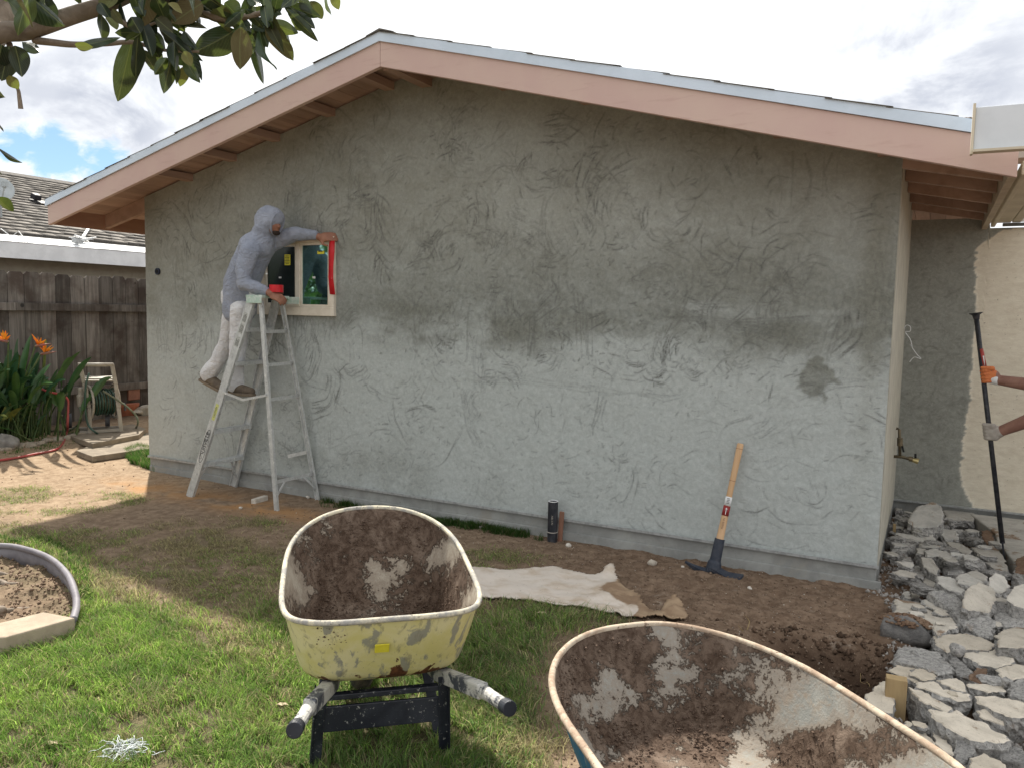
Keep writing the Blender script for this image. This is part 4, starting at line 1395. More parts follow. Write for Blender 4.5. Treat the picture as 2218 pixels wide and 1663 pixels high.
for z in (.30, .595, .89, 1.185, 1.47):
    a, b = on_rail('near', z), on_rail('far', z)
    mb = MB(); mb.bar(a + Vector((.005, .006, 0)), b + Vector((.005, -.006, 0)), .082, .006); mb.bar(a + Vector((-.035, .006, -.014)), b + Vector((-.035, -.006, -.014)), .004, .026); mb.bar(a + Vector((.044, .006, -.014)), b + Vector((.044, -.006, -.014)), .004, .026)
    for k in range(5):
        mb.bar(a + Vector((-.025 + .015 * k, .01, .0045)), b + Vector((-.025 + .015 * k, -.01, .0045)), .003, .003)
    mb.build('step', M_alu, lad)
for z in (.23, .90, 1.18, 1.45):
    a, b = on_rail('rnear', z), on_rail('rfar', z)
    mb = MB(); mb.bar(a + Vector((0, .004, 0)), b + Vector((0, -.004, 0)), .004, .028); mb.build('rear_brace', M_alu, lad)
for k, sx in (('near', 0), ('far', 0), ('rnear', 1), ('rfar', 1)):
    other = {'near': 'far', 'far': 'near', 'rnear': 'rfar', 'rfar': 'rnear'}[k]
    zt = .30 if sx == 0 else .23
    p = on_rail(k, .09); q = on_rail(k, zt - .01) + (on_rail(other, zt) - on_rail(k, zt)).normalized() * .12
    mb = MB(); mb.bar(p, q, .018, .004, up=(1, 0, 0)); mb.build('knee_brace', M_alu, lad)
# cap
a, b, c_, d_ = rails['near'][0], rails['rnear'][0], rails['rfar'][0], rails['far'][0]
zc = 1.735
mb = MB(); mb.prism([(a.x - .05, a.y - .03), (b.x + .05, b.y - .03), (c_.x + .05, c_.y + .03), (d_.x - .05, d_.y + .03)], zc - .01, zc + .012)
mb.box(((a.x + b.x) / 2, a.y - .028, zc - .025), (.17, .006, .06)); mb.box(((a.x + b.x) / 2 + .02, c_.y + .028, zc - .025), (.17, .006, .06))
mb.build('top_cap', M_mint, lad, bevel=.004)
# folding spreader with its two arms, and a broken one hanging at the back
p, q = on_rail('near', 1.0 - .06), on_rail('rnear', 1.0 - .06)
m_ = (p + q) / 2 + Vector((0, -.012, -.055))
mb = MB(); mb.bar(p + Vector((0, -.012, 0)), m_, .004, .02); mb.build('spreader', M_alu, lad)
mb = MB(); mb.bar(m_ + Vector((0, -.004, 0)), q + Vector((0, -.012, 0)), .004, .02); mb.build('spreader', M_alu, lad)
p = on_rail('rfar', .42); q = A(622, 985, -.08)
mb = MB(); mb.bar(p, q, .004, .03); mb.build('loose_spreader', M_alu, lad)
# printed labels on the near rail


def rail_frame(z):
    p = on_rail('near', z); d = (rails['near'][0] - rails['near'][1]).normalized()
    n = Vector((0, -1, 0)); x = d; y = n.cross(x)
    return p, x, n


def text(s, loc, xdir, normal, size, mat, parent, name='lettering', ext=.0004):
    cu = bpy.data.curves.new(name, 'FONT'); cu.body = s; cu.size = size; cu.align_x = 'CENTER'; cu.align_y = 'CENTER'; cu.extrude = ext
    cu.materials.append(mat)
    X = Vector(xdir).normalized(); Z = Vector(normal).normalized(); Y = Z.cross(X)
    o = bpy.data.objects.new(name, cu); COL.objects.link(o)
    L = Vector(loc) - (ORG[parent.name] if parent is not None else Vector((0, 0, 0)))
    o.matrix_world = Matrix(((X.x, Y.x, Z.x, L.x), (X.y, Y.y, Z.y, L.y), (X.z, Y.z, Z.z, L.z), (0, 0, 0, 1)))
    if parent is not None: o.parent = parent
    me = bpy.data.meshes.new_from_object(o, depsgraph=bpy.context.evaluated_depsgraph_get())
    me.materials.clear(); me.materials.append(mat)
    m = bpy.data.objects.new(name, me); COL.objects.link(m); m.parent = parent; m.matrix_basis = o.matrix_basis.copy()
    bpy.data.objects.remove(o)
    return m


p, x, n = rail_frame(.46)
text("LOUISVILLE", p + n * .0035, x, n, .052, M_blk, lad)
mb = MB(); y_ = n.cross(x)
ov = [p + n * .0028 + x * (.155 * cos(a_) * (abs(cos(a_)) ** -.3 if abs(cos(a_)) > .1 else 1)) + y_ * .027 * sin(a_) for a_ in [2 * pi * k / 40 for k in range(41)]]
mb.tube(ov, .002, 4, caps=False); mb.build('label_outline', M_blk, lad)
p, x, n = rail_frame(.76); mb = MB(); mb.bar(p + n * .003 - x * .075, p + n * .003 + x * .075, .001, .034, up=n.cross(x)); mb.build('yellow_label', simple('faded_yellow_label', (.60, .62, .18), (.5, .5, .25), 30), lad)
text("CAUTION", p + n * .0042, x, n, .022, M_blk, lad)
for z in (1.36, 1.47, 1.56):
    p, x, n = rail_frame(z); mb = MB()
    mb.bar(p + n * .0026 - x * .045, p + n * .0026 + x * .045, .001, .045, up=n.cross(x)); mb.build('paper_label', simple('worn_label', (.50, .51, .48), (.36, .37, .35), 60), lad)
    mb = MB()
    for k in range(4):
        y_ = n.cross(x); mb.bar(p + n * .0036 - x * (.035) + y_ * (-.015 + k * .01), p + n * .0036 + x * random.uniform(.01, .035) + y_ * (-.015 + k * .01), .0006, .003, up=y_)
    mb.build('label_print', M_blk, lad)

# ------------------------------------------------------------------ people
def organic(name, mats, parts, parent, voxel=.008, smooth=6, wrinkle=None):
    """capsules and balls melted into one continuous skin"""
    mb = MB()
    for p in parts:
        if p[0] == 't':      # tube with balls at its joints
            _, pts, rs = p[:3]; ell = p[3] if len(p) > 3 else 1.0
            mb.tube(pts, list(rs), 16, ell=ell)
            if ell == 1.0:
                for q_, r_ in zip(pts, rs): mb.ball(q_, r_ * .995, 14, 9)
        elif p[0] == 'b':
            mb.ball(p[1], p[2], 20, 14, rot=p[3] if len(p) > 3 else None)
    o = mb.build(name, mats, parent, smooth=True)
    r = o.modifiers.new('remesh', 'REMESH'); r.mode = 'VOXEL'; r.voxel_size = voxel; r.use_smooth_shade = True
    s_ = o.modifiers.new('smooth', 'SMOOTH'); s_.factor = .6; s_.iterations = smooth
    if wrinkle:
        for nm, sc, st in wrinkle:
            tx = bpy.data.textures.new(nm, 'CLOUDS'); tx.noise_scale = sc; tx.noise_depth = 2
            d = o.modifiers.new('fold', 'DISPLACE'); d.texture = tx; d.strength = st; d.mid_level = .5; d.texture_coords = 'LOCAL'
    return o


M_skin = simple('skin', (.32, .155, .10), (.26, .12, .08), 10, rough=.55, bump=.15, bscale=120, bdist=.001)
M_skin_tan = simple('tanned_skin', (.30, .165, .125), (.24, .125, .095), 9, rough=.55, bump=.15, bscale=120, bdist=.001)


def cloth(name, c1, c2, s=5, spots=None):
    t = NT(name)
    n_ = t.noise(s, 6, .6, .5); w = t.noise(9, 5, .55, 1.6, t.coord((1, 1, .55))); f = t.noise(260, 2, .6)
    c = t.mix(t.ramp(n_, .35, .65), c1, c2)
    if spots:
        for sc, sc_c, lo, hi in spots: c = t.mix(t.ramp(t.noise(sc, 6, .7), lo, hi), c, sc_c)
    rg = t.ramp(t.math('ABSOLUTE', t.math('SUBTRACT', t.noise(6.5, 4, .55, 1.8, t.coord((1, 1, 1.9), (.5, .35, .3))), .5)), 0, .09, 1.0, 0.0); rg2_ = t.ramp(t.math('ABSOLUTE', t.math('SUBTRACT', t.noise(13, 3, .5, 1.2, t.coord((1.2, 1, 1.3), (-.6, .2, .1))), .5)), 0, .10, 1.0, 0.0)
    nb = t.bump(w, .6, .025); nb = t.bump(rg, .45, .012, nb); nb = t.bump(rg2_, .25, .006, nb); nb = t.bump(t.noise(16, 3, .5, 1.5, t.coord((.6, .6, 1.6), (.4, .3, 0))), .45, .012, nb); nb = t.bump(f, .25, .001, nb)
    return t.done(c, .92, nb, spec=.15, **{'Sheen Weight': .15})


M_hood = cloth('grey_hoodie', (.34, .37, .45), (.28, .31, .385))
M_trou = cloth('white_work_trousers', (.76, .76, .78), (.66, .66, .68), 4, [(14, (.55, .53, .50), .66, .76)])
M_shoe = simple('tan_suede_boot', (.16, .125, .09), (.11, .085, .065), 14, rough=.8)
M_sole = simple('rubber_sole', (.22, .17, .12), (.15, .12, .09), 14, rough=.8)

V3 = Vector
NEAR, FAR = -.40, -.16
P1 = dict(
    pel=A(520, 650, -.29), waist=A(523, 610, -.29), chest=A(552, 545, -.28), neck=A(575, 508, -.28), head=A(582, 488, -.28),
    shn=A(537, 548, -.44), elb=A(527, 612, -.49), wrn=A(576, 630, -.42),
    shf=A(592, 520, -.16), elf=A(640, 505, -.12), wrf=A(682, 509, -.085),
    hipn=A(523, 672, -.34), kneen=A(513, 756, -.33), ankn=A(508, 836, -.32),
    hipf=A(508, 672, -.21), kneef=A(487, 748, -.20), ankf=A(450, 818, -.20))
person = thing('person', (P1['ankn'].x, -.3, .9), "person in grey hoodie and white trousers on the ladder, masking the window with red tape", 'person')


def hand(wrist, palm_c, fdir, pnorm, thumbdir, s=1.0, curl=.6, spread=.0):
    """palm, four bent fingers of different lengths and a thumb from the side of the palm"""
    f = V3(fdir).normalized(); n = V3(pnorm); n = (n - f * n.dot(f)).normalized(); sd = n.cross(f)
    if sd.dot(V3(thumbdir)) < 0: sd = -sd
    parts = [('t', [wrist, palm_c - f * .03 * s], [.026 * s, .030 * s])]
    R = Matrix((f, sd, n)).transposed()
    parts.append(('b', palm_c, (.050 * s, .042 * s, .019 * s), R))
    lens = [.072, .080, .074, .058]
    for k in range(4):
        off = sd * (.030 - .020 * k) * s
        p0 = palm_c + f * .035 * s + off
        d0 = (f + sd * spread * (1.5 - k) * .12).normalized()
        L = lens[k] * s
        a1, a2, a3 = curl * .9, curl * 1.9, curl * 2.7
        q1 = p0 + (d0 * cos(a1) + n * sin(a1)) * L * .45
        q2 = q1 + (d0 * cos(a2) + n * sin(a2)) * L * .32
        q3 = q2 + (d0 * cos(a3) + n * sin(a3)) * L * .25
        parts.append(('t', [p0 - f * .02 * s, p0, q1, q2, q3], [.0095 * s, .0098 * s, .0088 * s, .008 * s, .0068 * s]))
    t0 = palm_c - f * .022 * s + sd * .030 * s
    t1 = t0 + (sd * .8 + f * .45 + n * .5 * curl).normalized() * .034 * s
    t2 = t1 + (f * .75 + sd * .25 + n * .9 * curl).normalized() * .034 * s
    parts.append(('t', [t0, t1, t2], [.013 * s, .0105 * s, .0085 * s]))
    return parts


hn_w, hf_w = P1['wrn'], P1['wrf']
hn_p = A(594, 639, -.41); hf_p = A(700, 513, -.06)
body_parts = [('t', [P1['pel'], P1['waist'], P1['chest'], P1['neck']], [.13, .12, .13, .06]),
              ('t', [P1['neck'], P1['head']], [.055, .06]),
              ('b', P1['head'] + V3((.0, 0, .035)), (.088, .078, .112), Matrix.Rotation(radians(30), 3, 'Y')),
              ('b', P1['head'] + V3((.062, -.01, -.01)), (.05, .05, .065), Matrix.Rotation(radians(30), 3, 'Y')),
              ('t', [P1['head'] + V3((.092, -.01, .02)), P1['head'] + V3((.118, -.01, -.012))], [.010, .014]),      # nose
              ('b', P1['head'] + V3((.085, -.01, -.045)), (.022, .026, .012)),
              ('t', [P1['chest'], P1['shn'], P1['elb'], hn_w], [.08, .055, .042, .028]),
              ('t', [P1['chest'], P1['shf'], P1['elf'], hf_w], [.08, .055, .042, .028]),
              ('t', [P1['pel'], P1['hipn'], P1['kneen'], P1['ankn']], [.1, .08, .058, .042]),
              ('t', [P1['pel'], P1['hipf'], P1['kneef'], P1['ankf']], [.1, .08, .058, .042])]
body_parts += hand(hn_w, hn_p, (.75, .25, -.35), (.1, .55, -.6), (.3, .5, .8), 1.05, .55)
body_parts += hand(hf_w, hf_p, (1, .25, .12), (-.05, 1, -.35), (0, 0, -1), 1.05, .30)
body = organic('body', M_skin, body_parts, person, .0055, 3)
# features
for dy in (-.035, .022):
    mb = MB(); mb.ball(P1['head'] + V3((.098, dy - .01, .022)), .010, 10, 7); mb.build('eye', simple('eye_white', (.6, .58, .55), (.05, .03, .02), 60, rough=.3), person, smooth=True)
mb = MB(); mb.ball(P1['head'] + V3((.084, -.008, -.062)), (.026, .038, .022), 16, 10); mb.build('beard', simple('dark_beard', (.03, .022, .018), (.05, .035, .03), 60, rough=.9), person, smooth=True)
# hoodie
H = P1['head']
hood = [('b', H + V3((.030, .0, .040)), (.092, .092, .118), Matrix.Rotation(radians(35), 3, 'Y')),
        ('t', [A(517, 668, -.29), A(519, 640, -.29), P1['waist'], A(536, 575, -.29), P1['chest'] + V3((-.01, 0, 0))], [.140, .148, .145, .146, .142]),
        ('b', A(555, 535, -.29), (.13, .165, .13)),
        ('t', [A(556, 530, -.3), P1['shn'], (P1['shn'] + P1['elb']) / 2 + V3((-.02, -.01, 0)), P1['elb'], (P1['elb'] + P1['wrn']) / 2, P1['wrn'] - (P1['wrn'] - P1['elb']) * .04], [.10, .080, .069, .063, .053, .041]),
        ('t', [A(562, 530, -.27), P1['shf'], (P1['shf'] + P1['elf']) / 2, P1['elf'], P1['wrf'] - (P1['wrf'] - P1['elf']) * .08], [.11, .084, .070, .062, .042]),
        ('b', H + V3((-.02, 0, .045)), (.108, .10, .128), Matrix.Rotation(radians(28), 3, 'Y')),
        ('b', H + V3((-.035, 0, -.02)), (.10, .10, .10)),
        ('t', [H + V3((-.05, 0, -.03)), P1['neck'] + V3((-.03, 0, -.02)), A(560, 530, -.29)], [.095, .105, .125])]
hoodie = organic('hoodie', M_hood, hood, person, .0085, 5, [('fold_a', .14, .022), ('fold_b', .05, .006)])
mb = MB()
rim = []
for k in range(25):
    a = 2 * pi * k / 24
    rim.append(H + V3((.088 + .030 * sin(a), .066 * cos(a), .015 + .088 * sin(a))))
mb.tube(rim, .010, 8, caps=False); mb.build('hood_rim', M_hood, person, smooth=True)
mb = MB(); q = A(576, 592, -.46); mb.ball(q, (.012, .004, .006)); mb.build('hoodie_mark', M_white, person)
for a_, b_, r_ in ((P1['elb'], P1['wrn'], .043), (P1['elf'], P1['wrf'], .042)):
    d_ = (b_ - a_).normalized(); p_ = b_ - d_ * .02
    mb = MB(); mb.tube([p_ - d_ * .045, p_ - d_ * .02, p_], [r_ + .004, r_ - .001, r_ - .004], 18); mb.build('cuff', M_hood, person, smooth=True)
# trousers
tr = [('t', [A(512, 640, -.29), P1['pel'] + V3((-.01, 0, -.05))], [.135, .140]),
      ('t', [A(514, 656, -.29), P1['hipn'], (P1['hipn'] + P1['kneen']) / 2, P1['kneen'], (P1['kneen'] + P1['ankn']) / 2, P1['ankn'] + V3((0, 0, .03))], [.120, .100, .082, .071, .067, .077]),
      ('t', [A(510, 656, -.27), P1['hipf'], (P1['hipf'] + P1['kneef']) / 2, P1['kneef'], (P1['kneef'] + P1['ankf']) / 2, P1['ankf'] + V3((.0, 0, .04))], [.120, .100, .082, .070, .066, .076])]
organic('trousers', M_trou, tr, person, .008, 4, [('fold_c', .13, .020), ('fold_d', .05, .006)])
for nm, a, zs_, tilt in (('n', P1['ankn'], .893, 0), ('f', P1['ankf'], None, .32)):
    R = Matrix.Rotation(tilt, 3, 'Y')
    base = V3((a.x, a.y, .0)); base.z = .893 if tilt == 0 else a.z - .055
    def L(x, y, z): return base + R @ V3((x, y, z))
    sh = organic('shoe', M_shoe, [('t', [L(-.06, 0, .055), L(.03, 0, .055), L(.12, 0, .045), L(.19, 0, .040)], [.045, .046, .043, .034]), ('t', [L(-.045, 0, .05), L(-.04, 0, .13)], [.045, .05])], person, .006, 3)
    mb = MB(); pts = [(-.105, -.03), (-.11, .0), (-.105, .03), (-.03, .042), (.08, .046), (.17, .044), (.225, .022), (.23, 0), (.225, -.022), (.17, -.044), (.08, -.046), (-.03, -.042)]
    vs = [L(x, y, .0) for x, y in pts] + [L(x, y, .024) for x, y in pts]
    n = len(pts); mb.add(vs, [tuple(range(n - 1, -1, -1)), tuple(range(n, 2 * n))] + [(i, (i + 1) % n, n + (i + 1) % n, n + i) for i in range(n)])
    so_ = mb.build('sole', M_sole, sh, bevel=.004)
# red tape: roll in the hand, strip on the window head and the strip hanging at the jamb
M_tape = simple('red_tape', (.62, .02, .03), (.50, .015, .02), 6, rough=.35, bump=.1, bscale=15, bdist=.004)
q = A(597, 624, -.38)
mb = MB(); mb.tube([q + V3((0, 0, -.03)), q + V3((0, 0, .03))], .056, 28); tag(mb.build('tape_roll', M_tape, origin=q - V3((0, 0, .03))), "roll of red tape held in the worker's lower hand", 'tape roll')
a, b = at(628, 520, 1, -.04), at(688, 519, 1, -.04)
mb = MB(); mb.box(((a.x + b.x) / 2, -.03, WIN[3] + .006), (b.x - a.x + .06, .05, .010)); tag(mb.build('tape_strip', M_tape, origin=((a.x + b.x) / 2, -.03, WIN[3])), "short red tape strip lying along the window head", 'tape')
pts = [at(x, y, 1, -.046) for x, y in [(718, 520), (717, 545), (715, 575), (715, 600), (719, 636)]]
V, F = [], []
for i, p_ in enumerate(pts):
    w = [.026, .028, .026, .024, .026][i]
    V += [(p_.x - w, p_.y - .004 - .006 * sin(i * 2.2), p_.z), (p_.x, p_.y - .012 * sin(i * 1.3 + .5), p_.z - .004), (p_.x + w, p_.y, p_.z - .002)]
    if i: F += [(3 * i - 3, 3 * i - 2, 3 * i + 1, 3 * i), (3 * i - 2, 3 * i - 1, 3 * i + 2, 3 * i + 1)]
o = fastmesh('tape_strip', V, F, M_tape, origin=pts[0]); o.modifiers.new('s', 'SOLIDIFY').thickness = .002
tag(o, "long red tape strip hanging down the right jamb of the window", 'tape')

# ------------------------------------------------------------------ second worker, arms in view, with the digging bar
M_steel = simple('black_steel_bar', (.02, .022, .028), (.045, .045, .05), 25, rough=.45, bump=.15)
YBR = .93
bt, bb = at(2108, 676, 1, YBR), at(2171, 1228, 1, YBR)
bb.z = gh(bb.x, bb.y) + .07
bar = thing('digging_bar', bb, "long black digging bar with flared tamper head, held at the cream wall", 'digging bar')
mb = MB(); mb.tube([bt - (bt - bb).normalized() * .01, bb + (bt - bb).normalized() * .16], .0155, 14); mb.build('shaft', M_steel, bar, smooth=True)
dd = (bt - bb).normalized()
mb = MB(); mb.tube([bt - dd * .045, bt - dd * .015, bt - dd * .004, bt], [.017, .024, .042, .042], 18); mb.build('tamper_head', M_steel, bar)
mb = MB(); mb.bar(bb, bb + dd * .17, .012, .034, up=(0, 1, 0)); mb.build('chisel_tip', M_steel, bar, bevel=.003)
l0, l1 = at(2118, 754, 1, YBR), at(2126, 793, 1, YBR)
mb = MB(); mb.tube([l0, l1], .0162, 16); mb.build('red_label', simple('red_label', (.35, .05, .04), (.28, .04, .03), 20, rough=.4), bar, smooth=True)
mb = MB(); mb.box((l0 + l1) / 2 + V3((.009, -.0135, -.02)), (.010, .004, .07), Matrix.Rotation(-.12, 3, 'Y')); mb.build('white_label', M_white, bar)
w1, w2 = at(2152, 820, 1, .93), at(2158, 932, 1, .90)
g1, g2 = at(2131, 812, 1, .93), at(2137, 934, 1, .92)
e1, e2 = V3((7.56, .88, 1.18)), V3((7.53, .86, 1.06))
e1 = at(2250, 835, 1, .86); e2 = at(2262, 893, 1, .80)
sh1, sh2 = V3((7.72, 1.02, 1.42)), V3((7.66, .68, 1.40))
per2 = thing('person', (7.8, .85, 0), "worker cut off by the right edge, bare forearms gripping the black digging bar", 'person')


def grip(wrist, centre, axis, toward):
    """fist closed round a bar: fingers wrap the axis"""
    ax_ = V3(axis).normalized(); to = V3(toward); to = (to - ax_ * to.dot(ax_)).normalized(); sd = ax_.cross(to)
    if sd.dot(V3((RGT[0] * 0, -1, 0))) < 0: sd = -sd
    parts = [('t', [wrist, centre - to * .045], [.030, .034])]
    R = Matrix((to, sd, ax_)).transposed()
    parts.append(('b', centre - to * .032 + sd * .010, (.034, .026, .046), R))
    for k, ln in enumerate((.9, 1.0, .97, .85)):
        c_ = centre + ax_ * (.036 - .0235 * k)
        ring = []
        for j in range(6):
            a = radians(205 - j * 44 * ln)
            ring.append(c_ + to * cos(a) * .0275 + sd * sin(a) * .0275)
        parts.append(('t', ring, [.0115, .0118, .0115, .0108, .010, .009]))
    ring = [centre + ax_ * (.047 + .004 * j) - to * (.038 - .020 * j) + sd * (.026) for j in range(4)]
    parts.append(('t', ring, [.014, .0125, .011, .009]))
    return parts


bp = [('t', [V3((7.72, .85, 1.0)), V3((7.78, .85, .98)), V3((7.72, .85, 1.35)), V3((7.70, .85, 1.52))], [.13, .14, .15, .06]), ('b', V3((7.62, .85, 1.68)), (.09, .08, .115)),
      ('t', [V3((7.72, .9, 1.42)), sh1, e1, w1], [.08, .062, .050, .032]), ('t', [V3((7.72, .8, 1.42)), sh2, e2, w2], [.08, .062, .054, .034]),
      ('t', [V3((7.78, .85, .95)), V3((7.74, .98, .5)), V3((7.82, 1.0, .1))], [.12, .07, .05]), ('t', [V3((7.78, .85, .95)), V3((7.70, .70, .5)), V3((7.78, .70, .1))], [.12, .07, .05])]
axis = (bt - bb).normalized()
bp += grip(w1, g1, axis, g1 - w1) + grip(w2, g2, axis, g2 - w2)
organic('body', M_skin_tan, bp, per2, .0052, 3)
M_glove = simple('work_glove_orange', (.62, .20, .07), (.55, .16, .06), 20, rough=.7)
M_gloveg = simple('work_glove_grey', (.40, .37, .33), (.32, .29, .26), 15, rough=.9)


def fat(parts, k=1.08):
    out = []
    for p in parts:
        if p[0] == 't': out.append(('t', p[1], [r * k + .0015 for r in p[2]]))
        else: out.append(('b', p[1], tuple(r * k + .0015 for r in p[2]), *p[3:]))
    return out


gl1 = grip(w1 + (g1 - w1) * .25, g1, axis, g1 - w1)
organic('glove', M_glove, fat(gl1[1:], 1.0) + [('t', [w1 + (g1 - w1) * .3, g1 - (g1 - w1) * .3], [.034, .038])], per2, .0034, 1)
organic('glove_cuff', M_white, [('t', [w1 - (g1 - w1) * .05, w1 + (g1 - w1) * .35], [.036, .038])], per2, .005, 1)
gl2 = grip(w2, g2, axis, g2 - w2)
organic('glove', M_gloveg, fat(gl2[1:], 1.18) + [('t', [w2, g2 - (g2 - w2) * .3], [.040, .042])], per2, .005, 4)
organic('shirt', cloth('dark_shirt', (.06, .07, .09), (.05, .055, .07)), [('t', [V3((7.76, .85, .92)), V3((7.74, .85, 1.2)), V3((7.72, .85, 1.42))], [.165, .165, .15]), ('t', [V3((7.72, .9, 1.42)), sh1, sh1 + (e1 - sh1) * .5], [.1, .09, .08]), ('t', [V3((7.72, .8, 1.42)), sh2, sh2 + (e2 - sh2) * .5], [.1, .09, .08])], per2, .01, 4)
organic('trousers', cloth('blue_jeans', (.05, .07, .12), (.04, .055, .09)), [('t', [V3((7.78, .85, .95)), V3((7.74, .98, .5)), V3((7.82, 1.0, .1))], [.16, .10, .08]), ('t', [V3((7.78, .85, .95)), V3((7.70, .70, .5)), V3((7.78, .70, .1))], [.16, .10, .08])], per2, .01, 4)
mb = MB(); mb.tube([V3((7.62, .85, 1.70)), V3((7.62, .85, 1.76)), V3((7.63, .85, 1.80))], [.10, .098, .06], 20); mb.bar(V3((7.56, .85, 1.715)), V3((7.45, .85, 1.70)), .14, .01); mb.build('cap', M_blk, per2, smooth=True)
for y in (1.0, .70):
    mb = MB(); mb.ball(V3((7.78, y, .05)), (.14, .055, .06), 16, 10); mb.build('shoe', M_shoe, per2, smooth=True)
# ------------------------------------------------------------------ wheelbarrows
def barrow(name, O, yaw_fwd, label, tray_out, rust, wood, mud_seed, mud_bias, zn=.62, zf=.78, Wn=.67, Lr=.97, clean_grey=False, roll=0.0):
    """O: ground point below the middle of the near rim; yaw_fwd: unit vector to the wheel"""
    f = V3((yaw_fwd[0], yaw_fwd[1], 0)).normalized(); s = V3((f.y, -f.x, 0))
    root = thing(name, O, label, 'wheelbarrow')

    def P(u, v, z): return V3(O) + f * u + s * v + V3((0, 0, z))
    NA, NL = 128, 34
    th = np.linspace(0, 2 * pi, NA, endpoint=False)
    c, sn = np.cos(th), np.sin(th)
    # rim outline: squarish at the handles, rounded at the nose
    nexp = np.where(c > 0, 2.5, 5.0)
    ru = np.sign(c) * np.abs(c) ** (2 / nexp); rv = np.sign(sn) * np.abs(sn) ** (2 / np.where(c > 0, 2.3, 4.2))
    Lh = Lr / 2
    U = Lh + Lh * ru
    half = Wn / 2 * (1 - .07 * (U / Lr))
    Vv = half * rv
    # bottom outline
    bu = np.sign(c) * np.abs(c) ** (2 / 4.0); bv = np.sign(sn) * np.abs(sn) ** (2 / 3.6)
    b0, b1 = .23, .68
    UB = (b0 + b1) / 2 + (b1 - b0) / 2 * bu
    VB = .262 * bv * (1 - .12 * (UB / Lr))
    zr_ = zn + (zf - zn) * (U / Lr) + .012 * np.cos(2 * th)
    zb_ = (zn - .276) + .03 * (UB / Lr)
    rows = []
    for k in range(NL + 1):
        t_ = k / NL
        # wall leans in, then rounds over into the bottom
        m = 1 - (1 - t_) ** 1.0
        if t_ < .72:
            q = t_ / .72; h = q; inn = .50 * q + .14 * q * q
        else:
            q = (t_ - .72) / .28; h = 1.0; inn = .64 + .36 * q
        # round the corner
        e = max(0, 1 - abs(t_ - .72) / .16)
        hh = h - .07 * e * e
        ii = inn - .00 * e
        rows.append(np.stack([U + (UB - U) * ii, Vv + (VB - Vv) * ii, zr_ + (zb_ - zr_) * hh], -1))
    for k in range(1, 7):      # inner bottom
        g_ = 1 - k / 6.001
        cu = (b0 + b1) / 2
        rows.append(np.stack([cu + (UB - cu) * g_, VB * g_, zb_ * 1.0], -1))
    Pn = np.stack(rows)      # rows, NA, 3
    dent = (vnoise(Pn[..., 0] + 3 * mud_seed, Pn[..., 1] + Pn[..., 2] * .7, 3.0, mud_seed, 3) - .5) * .016
    Pn[..., 2] += dent * .6
    nr = Pn.shape[0]
    mudn = vnoise(Pn[..., 0] * 1.0 + Pn[..., 2] * 1.3, Pn[..., 1], 4.5, mud_seed + 5, 5, .62)
    if mud_bias == 'nose':
        bias = .36 * np.clip((Pn[..., 0] - .12) / .35, 0, 1) - .55 * np.clip((np.abs(Pn[..., 1]) - .17) / .12, 0, 1) + .03
    else:
        bias = .42 * np.clip((Pn[..., 0] - .42) / .3, 0, 1) - .02 - .25 * np.clip((Pn[..., 1] - .10) / .2, 0, 1)
    mud = np.clip((mudn - .5) * 3.0 + bias + (.16 if mud_bias == 'nose' else .10), -.5, 1)
    wv = V3(O)
    FV = np.array([f.x, f.y, 0]); SV = np.array([s.x, s.y, 0])
    world = np.array(wv) + Pn[..., 0:1] * FV + Pn[..., 1:2] * SV + Pn[..., 2:3] * np.array([0, 0, 1.0])
    idx = np.arange(nr * NA).reshape(nr, NA); j2 = np.roll(idx, -1, 1)
    F = np.stack([idx[:-1], j2[:-1], j2[1:], idx[1:]], -1).reshape(-1, 4)
    # inside material
    t = NT(name + '_tray_inside')
    a = t.attr('mud', 'Fac'); nf = t.noise(26, 9, .72, .5); ng = t.noise(110, 5, .75); nm = t.noise(7, 8, .7, .8)
    if clean_grey:
        base = t.mix(t.ramp(nm, .35, .65), (.235, .24, .222), (.315, .31, .28)); base = t.mix(t.ramp(nf, .5, .7), base, (.32, .28, .225))
    else:
        base = t.mix(t.ramp(nm, .35, .65), (.38, .335, .27), (.47, .43, .355)); base = t.mix(t.ramp(nf, .55, .72), base, (.38, .33, .26))
    base = t.mix(t.ramp(ng, .62, .70), base, (.14, .11, .08))
    mudc = t.mix(t.ramp(nf, .36, .66), (.062, .040, .028), (.155, .112, .085))
    mudc = t.mix(t.ramp(nm, .50, .68), mudc, (.205, .155, .12))
    mfs = t.math('ADD', a, t.math('ADD', t.math('MULTIPLY', t.math('SUBTRACT', nf, .5), 1.9), t.math('MULTIPLY', t.math('SUBTRACT', ng, .5), 1.1)))
    mf = t.ramp(mfs, .16, .30)
    base = t.mix(t.math('MULTIPLY', t.ramp(mfs, -.6, .12), .72), base, (.24, .195, .155))
    col = t.mix(mf, base, mudc)
    h = t.math('ADD', t.math('MULTIPLY', mf, t.math('ADD', nf, .4)), t.math('MULTIPLY', ng, .25))
    Mi = t.done(col, .93, t.bump(h, .9, .012), spec=.12)
    # outside paint
    t = NT(name + '_tray_paint')
    nm = t.noise(5, 7, .65, .6); drip = t.noise(13, 6, .62, .3, t.coord((1, 1, .22))); nr_ = t.noise(5.5, 7, .6, .7, loc_off(t, mud_seed)); nf = t.noise(70, 5, .7)
    col = t.mix(t.ramp(nm, .35, .65), tray_out[0], tray_out[1])
    col = t.mix(t.math('MULTIPLY', t.ramp(drip, .545, .60), .8), col, tray_out[2]); col = t.mix(t.math('MULTIPLY', t.ramp(t.noise(30, 7, .7, .4, t.coord((1, 1, .10))), .54, .66), .65), col, (.22, .20, .14))
    col = t.mix(t.ramp(nf, .66, .70), col, (.12, .11, .10))
